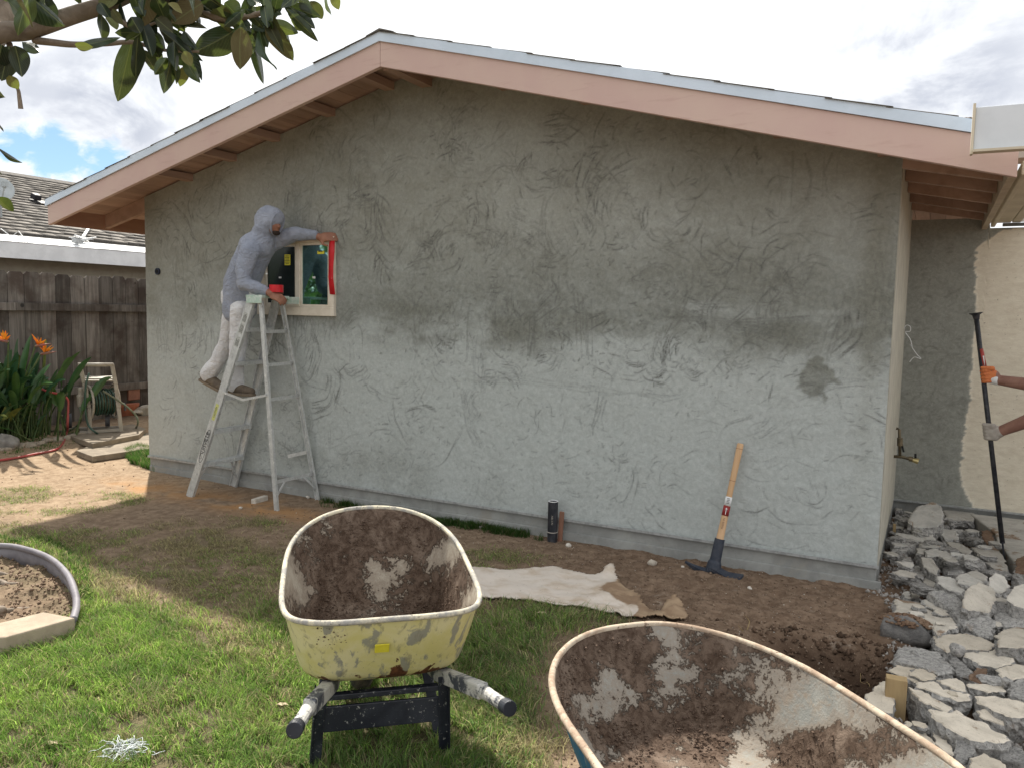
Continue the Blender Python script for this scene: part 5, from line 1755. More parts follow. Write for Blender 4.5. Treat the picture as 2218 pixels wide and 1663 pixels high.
    sz = t.n.new('ShaderNodeSeparateXYZ'); t.l.new(t.tc.outputs['Object'], sz.inputs[0])
    nr2 = t.math('ADD', nr_, t.ramp(sz.outputs[2], .36, .47, .11, -.05))
    col = t.mix(t.ramp(nr2, .585, .60), col, t.mix(t.ramp(nf, .4, .6), (.075, .030, .017), (.16, .065, .03)))
    Mo = t.done(col, .5, t.bump(t.math('ADD', drip, t.math('MULTIPLY', nr_, .6)), .4, .006), spec=.35)
    o = fastmesh('tray', world.reshape(-1, 3), F, [Mi, Mo], parent=root, attrs={'mud': mud.reshape(-1)})
    sm = o.modifiers.new('thick', 'SOLIDIFY'); sm.thickness = .004; sm.offset = 1; sm.material_offset = 1; sm.material_offset_rim = 1
    o["label"] = "steel tray smeared with dried mud inside"
    # check orientation: want outward normals for the paint
    fn = np.cross(world[2, 1] - world[2, 0], world[3, 0] - world[2, 0]); cen = world.mean((0, 1))
    if np.dot(fn, world[2, 0] - cen) < 0: sm.offset = -1
    # which side is paint: flip mesh so that its own faces look inwards
    o.data.flip_normals() if np.dot(fn, world[2, 0] - cen) > 0 else None
    sm.offset = -1
    t = NT(name + '_rim'); nf = t.noise(14, 7, .7, .5); n2 = t.noise(60, 5, .7)
    col = t.mix(t.ramp(nf, .40, .60), rust[0], rust[1]); col = t.mix(t.ramp(n2, .58, .66), col, rust[2])
    Mr = t.done(col, .8, t.bump(n2, .6, .004), spec=.2)
    mb = MB(); ring = [V3(world[0, k % NA]) + (V3(world[0, k % NA]) - V3(O) - f * Lr / 2 - V3((0, 0, zn))).normalized() * .008 for k in range(NA)]
    # closed ring
    seg = 10; vs = []; fs = []
    for k in range(NA):
        d = (ring[(k + 1) % NA] - ring[k - 1]).normalized(); b1_ = V3((0, 0, 1)); n1 = d.cross(b1_).normalized(); b1_ = n1.cross(d)
        r_ = .0098 * (1 + .05 * (random.random() - .5))
        for j in range(seg):
            a_ = 2 * pi * j / seg; vs.append(ring[k] + n1 * cos(a_) * r_ + b1_ * sin(a_) * r_)
    for k in range(NA):
        for j in range(seg):
            fs.append((k * seg + j, k * seg + (j + 1) % seg, ((k + 1) % NA) * seg + (j + 1) % seg, ((k + 1) % NA) * seg + j))
    mb.add(vs, fs); mb.build('rim', Mr, root, smooth=True)
    # clods of mud stuck inside
    rr = np.random.default_rng(mud_seed)
    wgt = np.clip((mud - .25), 0, 1) * (np.arange(nr)[:, None] > 1)
    wgt = (wgt ** 1.5).ravel(); wgt /= wgt.sum()
    m_ = 5200; ids = rr.choice(wgt.size, m_, p=wgt)
    ctr = world.reshape(-1, 3)[ids] + rr.normal(0, .006, (m_, 3)) * np.array([1, 1, .3])
    base_ = np.array([(1, 0, 0), (-.5, .87, 0), (-.5, -.87, 0), (0, 0, .9), (.2, .3, -.6)])
    fc_ = np.array([(0, 1, 3), (1, 2, 3), (2, 0, 3), (1, 0, 4), (2, 1, 4), (0, 2, 4)])
    Bv = base_[None] * rr.uniform(.5, 1.4, (m_, 5, 3)) * (rr.uniform(.0012, .0042, m_) * rr.choice([1, 1, 1, 1.8], m_))[:, None, None]
    Vc = (ctr[:, None] + Bv).reshape(-1, 3); Fc = (fc_[None] + (np.arange(m_) * 5)[:, None, None]).reshape(-1, 3)
    Mm = simple(name + '_mud', (.085, .055, .040), (.13, .09, .065), 40, rough=.95, bump=.8)
    oc = fastmesh('mud_clods', Vc, Fc, Mm, parent=root, smooth=False); oc["kind"] = 'stuff'
    # handles: two timbers running from the wheel to the grips
    Mw, Mk = wood
    gu, gz_, gv = -.27, .452, .315
    for sv in (-1, 1):
        p_w = P(1.02, sv * .07 - .02, .25); p_t = P(.26, sv * .19 + .02, .318); p_h = P(gu + .16, sv * (gv - .038) + .025, gz_ - .035); p_g = P(gu - .03, sv * gv + .025, gz_)
        mb = MB(); mb.bar(p_w, p_t, .040, .046); mb.bar(p_t, p_h, .042, .050)
        hd = mb.build('handle', Mw, root, bevel=.006)
        mb = MB(); mb.tube([p_h - (p_g - p_h) * .03, p_h + (p_g - p_h) * .3, p_g], [.024, .0205, .0205], 16); mb.build('grip', Mw, hd, smooth=False, bevel=.003)
        mb = MB(); dg = (p_g - p_h).normalized(); mb.tube([p_g - dg * .03, p_g + dg * .012], [.0235, .0245], 20); mb.build('grip_end', Mk, hd, bevel=.003)
        # V-shaped steel leg
        foot = P(.37, sv * .235, 0); foot.z = gh(foot.x, foot.y) + .004
        foot2 = P(.25, sv * .235, 0); foot2.z = gh(foot2.x, foot2.y) + .004
        mb = MB(); mb.bar(P(.17, sv * .215, .345), foot2, .040, .006, up=(f.x, f.y, 0)); mb.bar(P(.17, sv * .233, .345), foot2 + s * sv * .018, .006, .036, up=(f.x, f.y, .0))
        mb.bar(P(.52, sv * .18, .33), foot, .040, .006, up=(f.x, f.y, 0)); mb.bar(foot2, foot, .04, .008)
        mb.build('leg', Mk, root, bevel=.002)
    mb = MB(); mb.bar(P(.215, -.215, .205), P(.215, .215, .205), .012, .095); mb.build('cross_board', Mk, root, bevel=.004)
    mb = MB(); mb.bar(P(.20, -.20, .295), P(.20, .20, .295), .03, .020); mb.build('cross_bar', Mk, root, bevel=.003)
    mb = MB(); mb.bar(P(.54, -.2, .335), P(.54, .2, .335), .05, .03); mb.build('tray_riser', Mk, root)
    mb = MB(); mb.bar(P(.27, -.17, .336), P(.6, -.15, .345), .03, .03); mb.bar(P(.27, .17, .336), P(.6, .15, .345), .03, .03); mb.build('tray_support', Mk, root)
    wc = P(.87, -.04, .195)
    Mt = simple(name + '_tyre', (.03, .028, .025), (.10, .08, .06), 16, rough=.9)
    mb = MB(); ring = [wc + f * cos(2 * pi * k / 40) * .145 + V3((0, 0, 1)) * sin(2 * pi * k / 40) * .145 for k in range(41)]
    mb.tube(ring, .048, 14, caps=False); wh = mb.build('wheel', Mt, root, smooth=True)
    mb = MB(); mb.tube([wc - s * .03, wc + s * .03], .10, 28); mb.build('rim_disc', Mk, wh)
    mb = MB(); mb.tube([wc - s * .12, wc + s * .12], .010, 10); mb.build('axle', Mk, wh)
    mb = MB()
    for sv in (-1, 1): mb.bar(P(.87, sv * .085 - .04, .195), P(.90, sv * .085 - .02, .27), .03, .008)
    mb.build('axle_bracket', Mk, root)
    return P, root


def loc_off(t, k):
    return t.coord(loc=(k * 1.7, k * .9, 0))


def wood_paint(nm, c1, c2, c3):
    t = NT(nm)
    n_ = t.noise(8, 7, .68, .6); n2_ = t.noise(45, 6, .7, .3); n3 = t.noise(200, 2, .5)
    c = t.mix(t.ramp(n_, .44, .52), c1, c2); c = t.mix(t.ramp(n2_, .56, .62), c, c3)
    return t.done(c, .6, t.bump(n2_, .3, .003), spec=.35)


M_bwood = wood_paint('splashed_black_wood', (.055, .06, .075), (.46, .45, .42), (.30, .30, .29))
t = NT('black_frame_paint')
n2_ = t.noise(55, 7, .75, .4); n_ = t.noise(6, 6, .6)
c = t.mix(t.ramp(n_, .4, .65), (.012, .014, .022), (.03, .034, .045)); c = t.mix(t.ramp(n2_, .60, .64), c, (.34, .34, .32))
M_bframe = t.done(c, .45, t.bump(n2_, .2, .002), spec=.4)
O1 = gz(650, 1345, .62) * .5 + gz(1003, 1320, .62) * .5
O1.z = 0
fwd1 = V3((cos(2.297), sin(2.297), 0))
O1 = V3((5.297, -3.204, 0))
P1b, wb1 = barrow('yellow_wheelbarrow', V3((O1.x, O1.y, 0)), fwd1, "yellow steel wheelbarrow caked with dried mud, handles toward the viewer on the lawn",
                  ((.60, .55, .22), (.68, .63, .36), (.22, .225, .22)), ((.58, .53, .40), (.30, .29, .27), (.16, .15, .14)), (M_bwood, M_bframe), 4, 'nose', zn=.629, zf=.754, Wn=.70, Lr=1.0)
# yellow sticker left on the back of the tray
q = gz(822, 1392, .53)
qq = P1b(.045, 0.0, .52)
F1 = fwd1; S1 = V3((F1.y, -F1.x, 0))
mb = MB(); mb.bar(P1b(.040, -.040, .525), P1b(.040, .008, .525), .003, .040, up=(-F1.x * .5, -F1.y * .5, .87)); mb.build('sticker', M_yel, wb1)

O2n = gz(1205, 1470, .74)
fwd2 = V3((cos(2.367), sin(2.367), 0))
O2 = V3((6.776, -3.669, 0))
M_w2 = wood_paint('worn_wood', (.30, .22, .13), (.40, .33, .24), (.16, .13, .10))
P2b, wb2 = barrow('blue_wheelbarrow', V3((O2.x, O2.y, 0)), fwd2, "blue wheelbarrow cut off by the bottom edge, grey tray with muddy nose",
                  ((.012, .10, .20), (.02, .14, .26), (.40, .40, .36)), ((.46, .39, .30), (.30, .22, .16), (.16, .11, .08)), (M_w2, M_bframe), 9, 'nose2', zn=.669, zf=.668, Wn=.80, Lr=1.027, clean_grey=True)

# ------------------------------------------------------------------ pick mattock
M_hick = simple('pale_hickory', (.62, .41, .24), (.52, .33, .18), 10, rough=.5, bump=.15, bscale=60, stretch=(1, 1, .08))
M_navy = simple('dark_blue_steel', (.030, .038, .055), (.05, .055, .07), 18, rough=.5, bump=.15)
top = at(1600, 957, 1, -.045); bot = at(1541, 1228, 1, -.20)
pk = thing('mattock', (bot.x, bot.y, bot.z), "pick mattock with pale wooden handle leaning head-down on the grey wall", 'mattock')
d = (top - bot); dn = d.normalized()
mb = MB(); mb.tube([bot + dn * .02, bot + d * .14, bot + d * .25, bot + d * .6, bot + d * .9, top - dn * .012, top], [.031, .030, .0245, .019, .021, .022, .018], 16, ell=.72); mb.build('handle', M_hick, pk, smooth=True)
mb = MB(); mb.tube([bot - dn * .01, bot + d * .05, bot + d * .07, bot + d * .24], [.050, .044, .036, .0325], 18, ell=.85); mb.build('sleeve', M_navy, pk, smooth=False)
hd_ = [at(1480, 1216, 1, -.23), at(1500, 1228, 1, -.23), at(1525, 1238, 1, -.22), bot + V3((0, -.01, -.012)), at(1570, 1247, 1, -.22), at(1602, 1251, 1, -.24)]
mb = MB(); P_ = smooth_path(hd_, 6); n = len(P_)
wd = [.006 + .024 * min(1, i / (n * .45)) if i < n * .55 else .030 + .012 * (i / n) for i in range(n)]
hh = [.007 + .017 * max(0, 1 - abs(i / n - .5) * 2.2) for i in range(n)]
vs, fs = [], []
for i in range(n):
    d_ = (P_[min(i + 1, n - 1)] - P_[max(i - 1, 0)]).normalized(); sd_ = V3((0, 1, .25)).normalized()
    sd_ = (sd_ - d_ * sd_.dot(d_)).normalized(); up_ = d_.cross(sd_)
    for a_, b_ in ((-1, -1), (1, -1), (1, 1), (-1, 1)): vs.append(P_[i] + V3((0, 0, .012)) + sd_ * wd[i] * a_ * .8 + up_ * hh[i] * b_)
for i in range(n - 1):
    for k in range(4): fs.append((i * 4 + k, i * 4 + (k + 1) % 4, i * 4 + 4 + (k + 1) % 4, i * 4 + 4 + k))
fs += [(3, 2, 1, 0), tuple((n - 1) * 4 + k for k in range(4))]
mb.add(vs, fs); mb.build('pick_head', M_navy, pk, bevel=.002)
nrm = V3((0, -1, .1)).normalized()
nrm = (V3(CAM) - (bot + d * .5)); nrm = (nrm - dn * nrm.dot(dn)).normalized()
for fr0, fr1, mat_, nm in ((.505, .575, M_white, 'white_label'), (.425, .503, simple('dark_red_label', (.30, .03, .03), (.24, .03, .03), 20, rough=.4), 'red_label')):
    a_, b_ = bot + d * fr0, bot + d * fr1
    mb = MB(); mb.tube([a_, b_], [.0232 if fr0 < .5 else .0222, .0222 if fr0 < .5 else .0212], 16, ell=.74); lb = mb.build(nm, mat_, pk, smooth=True)
mb = MB()
for k in range(4):
    p_ = bot + d * (.525 + k * .012) + nrm * .0205
    sd_ = dn.cross(nrm); mb.bar(p_ - sd_ * .009, p_ + sd_ * .009, .001, .003, up=dn)
mb.build('label_print', M_blk, pk)
mb = MB(); p_ = bot + d * .462 + nrm * .0222; sd_ = dn.cross(nrm); mb.bar(p_ - dn * .022, p_ + dn * .022, .004, .001, up=nrm); mb.ball(p_ + dn * .014, .006, 8, 6); mb.build('label_symbol', M_white, pk)
text("MADE IN", bot + d * .365 + nrm * .0262, dn, nrm, .018, simple('burnt_stamp', (.16, .09, .05), rough=.7), pk)
mb = MB()
for fr0 in (.70, .955):
    mb.tube([bot + d * fr0, bot + d * (fr0 + .003)], .0203 if fr0 < .8 else .0222, 16, ell=.74)
mb.build('scorch_ring', simple('burnt_ring', (.25, .12, .06)), pk)

# black pipe and stake by the footing
q = gz(1195, 1168, 0); q = V3((q.x, -.10, gh(q.x, -.10)))
pp = at(1195, 1082, 1, -.10)
pipe = thing('drain_pipe', (pp.x, -.10, 0), "short upright black drain pipe with a white top by the footing", 'pipe')
M_abs = simple('black_abs_pipe', (.022, .024, .03), (.05, .052, .06), 12, rough=.4, spots=[(16, (.16, .155, .15), .60, .72)], stretch=(1, 1, .5))
mb = MB()
R0, R1 = .0365, .030
vs, fs = [], []
for z_, r_ in ((-.1, R0), (pp.z, R0), (pp.z, R1), (pp.z - .10, R1)):
    for k in range(28): vs.append((pp.x + cos(2 * pi * k / 28) * r_, -.10 + sin(2 * pi * k / 28) * r_, z_))
for i in range(3):
    for k in range(28): fs.append((i * 28 + k, i * 28 + (k + 1) % 28, i * 28 + 28 + (k + 1) % 28, i * 28 + 28 + k))
mb.add(vs, fs); mb.build('tube', M_abs, pipe, smooth=False)
mb = MB(); ring = [V3((pp.x + cos(2 * pi * k / 28) * .033, -.10 + sin(2 * pi * k / 28) * .033, pp.z + .001)) for k in range(29)]; mb.tube(ring, .0036, 6, caps=False); mb.build('cut_end', M_white, pipe)
mb = MB(); ring = [V3((pp.x + cos(2 * pi * k / 28) * .0375, -.10 + sin(2 * pi * k / 28) * .0375, .075)) for k in range(29)]; mb.tube(ring, .003, 6, caps=False); mb.build('plaster_ring', M_gloveg, pipe)
text("ABS 2 IN", V3((pp.x + .012, -.1375, .17)), (0, 0, -1), (.2, -1, 0), .018, M_gloveg, pipe)
M_stake = simple('reddish_stake', (.30, .15, .10), (.24, .13, .09), 14, rough=.85, stretch=(1, 1, .2))
q = at(1212, 1104, 1, -.055)
mb = MB(); mb.box((q.x, -.055, q.z / 2 - .05), (.032, .02, q.z + .1), Matrix.Rotation(.05, 3, 'Y')); tag(mb.build('wooden_stake', M_stake, origin=(q.x, -.055, 0), bevel=.002), "thin reddish wooden stake right behind the black pipe", 'stake')
M_pine = simple('weathered_pine', (.40, .29, .15), (.30, .21, .11), 7, rough=.85, bump=.3, bscale=50, stretch=(1, 1, .15), spots=[(20, (.16, .11, .06), .64, .72)])
zt_ = .13
q = gz(1937, 1462, zt_)
q2 = gz(1912, 1462, zt_); q3 = gz(1958, 1470, zt_)
wd_ = (q3 - q2).length
ang = atan2(q3.y - q2.y, q3.x - q2.x)
mb = MB(); mb.box((q.x, q.y, zt_ / 2 - .12), (wd_, wd_ * .62, zt_ + .24), Matrix.Rotation(ang, 3, 'Z'))
tag(mb.build('wooden_stake', M_pine, origin=(q.x, q.y, -.05), bevel=.003), "thick weathered pine stake standing at the edge of the rubble, nearest the viewer", 'stake')
q = gz(1933, 1140, .12)
mb = MB(); mb.box((q.x, q.y, .02), (.02, .035, .26), Matrix.Rotation(-.03, 3, 'Y')); tag(mb.build('wooden_stake', M_pine, origin=(q.x, q.y, -.05), bevel=.002), "thin pale stake against the return wall behind the house corner", 'stake')
q = gz(1936, 1325, .03)
mb = MB(); mb.box((q.x, q.y, .01), (.018, .03, .13)); tag(mb.build('wooden_stake', M_pine, origin=(q.x, q.y, -.05), bevel=.002), "stub of a thin stake at the left corner of the big cream slab", 'stake')

# torn building paper ---------------------------------------------------
OUT = [(995, 1218), (1030, 1221), (1090, 1226), (1150, 1223), (1200, 1222), (1245, 1236), (1300, 1238), (1317, 1217), (1332, 1240), (1345, 1265), (1370, 1273), (1380, 1282), (1392, 1306), (1420, 1318), (1452, 1297), (1470, 1306), (1490, 1325), (1488, 1336), (1470, 1341), (1444, 1335), (1380, 1331), (1300, 1319), (1240, 1307), (1165, 1295), (1100, 1290), (1030, 1288), (980, 1285)]
pw = [gz(a, b, .03) for a, b in OUT]
poly = [(p.x, p.y) for p in pw]
xs_ = np.array([p[0] for p in poly]); ys_ = np.array([p[1] for p in poly])
gx_ = np.arange(xs_.min() - .02, xs_.max() + .02, .014); gy_ = np.arange(ys_.min() - .02, ys_.max() + .02, .014)
PX, PY_ = np.meshgrid(gx_, gy_)
sd = sdist(PX, PY_, poly)
Zp = ground_h(PX, PY_) + .022 + (vnoise(PX, PY_, 3.2, 71, 3) - .4) * .018 + (vnoise(PX, PY_, 14, 73, 2) - .5) * .005
tor = sstep(PX, gz(1270, 1280, 0).x, gz(1330, 1300, 0).x)
pk1 = gz(1318, 1245, 0); Zp += .06 * np.exp(-(((PX - pk1.x) / .05) ** 2 + ((PY_ - pk1.y) / .09) ** 2))
pk2 = gz(1452, 1310, 0); Zp += .03 * np.exp(-(((PX - pk2.x) / .05) ** 2 + ((PY_ - pk2.y) / .05) ** 2))
Zp += tor * (np.abs(vnoise(PX, PY_, 7, 72, 3) - .5)) * .06
ids = np.arange(PX.size).reshape(PX.shape)
Fp = np.stack([ids[:-1, :-1], ids[:-1, 1:], ids[1:, 1:], ids[1:, :-1]], -1).reshape(-1, 4)
okv = (sd + (vnoise(PX, PY_, 20, 74, 2) - .5) * .02 * (0.4 + tor)) > 0
keep = okv.ravel()[Fp].all(1)
Fp = Fp[keep]
used = np.unique(Fp); remap = -np.ones(PX.size, int); remap[used] = np.arange(len(used))
Vp = np.stack([PX, PY_, Zp], -1).reshape(-1, 3)[used]
t = NT('torn_building_paper')
wht = t.attr('face', 'Fac'); n_ = t.noise(5, 6, .6, .3, t.coord((1, 1.8, 1))); nf = t.noise(60, 4, .7)
c = t.mix(t.ramp(n_, .42, .74), (.62, .555, .49), (.47, .38, .29))
br = t.mix(t.ramp(n_, .38, .62), (.36, .26, .17), (.25, .17, .11))
f_ = t.ramp(t.math('ADD', wht, t.math('MULTIPLY', t.math('SUBTRACT', n_, .5), 1.0)), .35, .6)
c = t.mix(f_, c, br); c = t.mix(t.ramp(nf, .66, .7), c, (.12, .08, .05))
M_paper = t.done(c, .85, t.bump(t.noise(5, 4, .5), .4, .01), spec=.2)
face = tor * sstep(PY_ + .25 * (PX - pk1.x), gz(1330, 1310, 0).y, gz(1330, 1285, 0).y) + tor * .35 * sstep(PX, gz(1385, 1310, 0).x, gz(1400, 1310, 0).x)
face = np.maximum(face, sstep(PX, gz(1378, 1320, 0).x, gz(1400, 1320, 0).x))
po = fastmesh('building_paper', Vp, remap[Fp], M_paper, origin=(gz(1200, 1260, 0).x, gz(1200, 1260, 0).y, 0), attrs={'face': face.reshape(-1)[used]})
po.modifiers.new('s', 'SOLIDIFY').thickness = .006
tag(po, "long torn sheet of white and brown building paper lying on the dirt", 'paper sheet')
pts = [gz(a, b, .012) for a, b in [(1030, 1292), (1100, 1294), (1170, 1299), (1230, 1308), (1228, 1302), (1160, 1290), (1030, 1284)]]
mb = MB(); mb.prism([(p.x, p.y) for p in pts], .018, .026); tag(mb.build('building_paper', M_paper, origin=(pts[0].x, pts[0].y, 0)), "lower layer of paper peeping out under the long torn sheet", 'paper sheet')

# pale block near the ladder, blocks, small stones --------------------------
a_, b_, c_ = gp(546, 1086), gp(570, 1086), gp(578, 1076)
M_blockw = simple('pale_block', (.60, .56, .50), (.50, .46, .40), 20, rough=.85)
ctr = gp(561, 1083)
mb = MB(); an = atan2((gp(577, 1078) - gp(550, 1086)).y, (gp(577, 1078) - gp(550, 1086)).x)
mb.box((ctr.x, ctr.y, ctr.z + .018), ((gp(577, 1078) - gp(546, 1086)).length, .045, .042), Matrix.Rotation(an, 3, 'Z')); tag(mb.build('block', M_blockw, origin=(ctr.x, ctr.y, ctr.z), bevel=.004), "small pale block on the dirt between the ladder legs", 'block')
for i, (a, b, r_, lb) in enumerate([(1408, 1219, .035, "pale rounded stone on the dirt left of the mattock"), (1180, 1142, .02, "small pale stone in front of the black pipe"), (1318, 1232, .014, "white chip of plaster behind the torn paper"), (1228, 1180, .022, "white plaster lump right of the black pipe"),
                                    (520, 1098, .018, "tan pebble by the front ladder foot"), (1475, 1225, .012, "small pale stone beside the mattock point"), (1620, 1272, .016, "tan pebble below the mattock"), (1040, 1140, .022, "grey stone in the grass strip at the footing"), (665, 1075, .02, "tan chip next to the rear ladder foot")]):
    q = gp(a, b); rock('stone', (q.x, q.y, q.z + r_ * .45), (r_, r_ * .85, r_ * .75), simple('pale_pebble', (.48, .43, .36), (.36, .32, .27), 25, rough=.9) if i == 0 else M_blockw, lb, 'stone', seed=100 + i)
# scrap of white plastic fibres on the lawn
q = gz(268, 1625, .015)
mb = MB()
for k in range(110):
    p0 = q + V3((random.gauss(0, .035), random.gauss(0, .028), random.uniform(.0, .025)))
    a = random.uniform(0, 6.3); pts = []
    for j in range(6):
        pts.append(p0.copy()); a += random.gauss(0, .9); p0 = p0 + V3((cos(a) * .012, sin(a) * .012, random.gauss(0, .004)))
    mb.tube(pts, .0016, 4)
tag(mb.build('plastic_scrap', simple('shredded_plastic', (.62, .66, .68), (.45, .49, .5), 40, rough=.4), origin=(q.x, q.y, 0), smooth=True), "crumpled tangle of pale shredded plastic on the lawn", 'plastic scrap')
for i, (a, b, lb) in enumerate([(113, 1622, "pale curled leaf lying on the lawn at the bottom left"), (610, 1537, "tan dry leaf on the grass left of the yellow barrow's leg"), (1170, 1335, "flat tan patch of dry leaf below the torn paper")]):
    q = gp(a, b) + V3((0, 0, .03))
    o = blade([q + V3((x_ * .011, x_ * .006, .005 * (x_ % 2))) for x_ in range(-2, 3)], [.002, .009, .012, .008, .001], simple('dry_leaf', (.50, .40, .27), (.42, .33, .22), 20), None, 'dry_leaf', .35)
    for v in o.data.vertices: v.co = v.co - q
    o.location = q; tag(o, lb, 'leaf')
# concrete step block and plastic edging ring with roots ---------------------
M_cast = simple('cast_concrete', (.40, .33, .25), (.33, .27, .205), 9, rough=.9, bump=.5, bscale=110, spots=[(70, (.30, .25, .2), .64, .72)])
zt_ = .095
TP = [gz(a, b, zt_) for a, b in [(95, 1320), (163, 1333), (12, 1375), (-90, 1380), (-90, 1365)]]
mb = MB(); mb.prism([(p.x, p.y) for p in TP], .0, zt_)
c0 = sum(TP, V3()) / len(TP)
tag(mb.build('concrete_block', M_cast, origin=(c0.x, c0.y, 0), bevel=.008), "flat tan concrete block on the lawn at the left edge", 'concrete block')
M_edge = simple('grey_plastic_edging', (.23, .22, .24), (.17, .16, .18), 6, rough=.5, bump=.1)
ring_px = RING_PX
rg = [gz(a, b, .075) for a, b in ring_px]
cen = V3((1.75, -3.02, 0))
rg2 = smooth_path(rg, 10)
# close the ring out of sight
lastp, firstp = rg2[-1], rg2[0]
arc = []
for k in range(1, 14):
    t_ = k / 14
    a0 = atan2(lastp.y - cen.y, lastp.x - cen.x); a1 = atan2(firstp.y - cen.y, firstp.x - cen.x)
    while a1 > a0: a1 -= 2 * pi
    r0 = (lastp.xy - cen.xy).length; r1 = (firstp.xy - cen.xy).length
    a_ = a0 + (a1 - a0) * t_; r_ = r0 + (r1 - r0) * t_
    arc.append(V3((cen.x + cos(a_) * r_, cen.y + sin(a_) * r_, .075)))
edge = thing('plastic_edging', (cen.x, cen.y, 0), "curved grey plastic lawn edging round the bare soil at the left edge", 'edging')
mb = MB(); mb.tube(rg2, .019, 10); mb.build('top_bead', M_edge, edge, smooth=True)
allp = rg2
V, F = [], []
for i, p_ in enumerate(allp):
    V += [(p_.x, p_.y, .075), (p_.x, p_.y, -.06)]
    if i: F.append((2 * i - 2, 2 * i, 2 * i + 1, 2 * i - 1))
o = fastmesh('skirt', V, F, M_edge, parent=edge); o.modifiers.new('s', 'SOLIDIFY').thickness = .006
# ------------------------------------------------------------------ broken concrete
def conc_mat(nm, top):
    t = NT(nm)
    n_ = t.noise(9, 8, .68, .5); nf = t.noise(45, 7, .72, .3); v = t.voro(75); ng = t.noise(160, 4, .7)
    if top:
        oi = t.n.new('ShaderNodeObjectInfo'); sx_ = t.n.new('ShaderNodeSeparateXYZ'); t.l.new(oi.outputs['Location'], sx_.inputs[0])
        greyf = t.math('ADD', t.math('MULTIPLY', t.ramp(sx_.outputs[1], -1.6, .6), .75), t.math('MULTIPLY', t.objrand(), .35))
        c = t.mix(t.ramp(n_, .35, .66), t.mix(greyf, (.66, .58, .465), (.46, .445, .41)), t.mix(greyf, (.50, .44, .35), (.34, .33, .305))); c = t.mix(t.ramp(nf, .60, .72), c, (.25, .19, .14)); c = t.mix(t.ramp(ng, .63, .68), c, (.16, .12, .09)); c = t.mix(t.ramp(t.noise(4.5, 8, .72, .6), .54, .62), c, (.22, .155, .105))
        nb = t.bump(nf, .35, .006)
        k = t.math('ADD', t.math('MULTIPLY', t.objrand(), .36), .80)
    else:
        c = t.mix(t.ramp(nf, .36, .64), (.27, .262, .25), (.50, .48, .45)); c = t.mix(t.ramp(v, .28, .12), c, (.15, .145, .14)); c = t.mix(t.ramp(ng, .60, .67), c, (.52, .51, .48)); c = t.mix(t.ramp(n_, .58, .72), c, (.27, .20, .14))
        nb = t.bump(nf, .9, .02); nb = t.bump(ng, .7, .006, nb)
        k = t.math('ADD', t.math('MULTIPLY', t.objrand(), .4), .75)
    h = t.n.new('ShaderNodeHueSaturation'); t.setin(h.inputs['Value'], k); t.setin(h.inputs['Color'], c)
    return t.done(h.outputs[0], .92, nb, spec=.2)


M_ctop, M_cside = conc_mat('broken_concrete_top', True), conc_mat('broken_concrete_side', False)
M_dirtc = simple('dirt_crust', (.13, .078, .05), (.20, .135, .09), 25, rough=.95, bump=.9)
M_dark = simple('dark_broken_concrete', (.13, .125, .12), (.20, .19, .18), 20, rough=.95, bump=.9, bscale=90, bdist=.01)


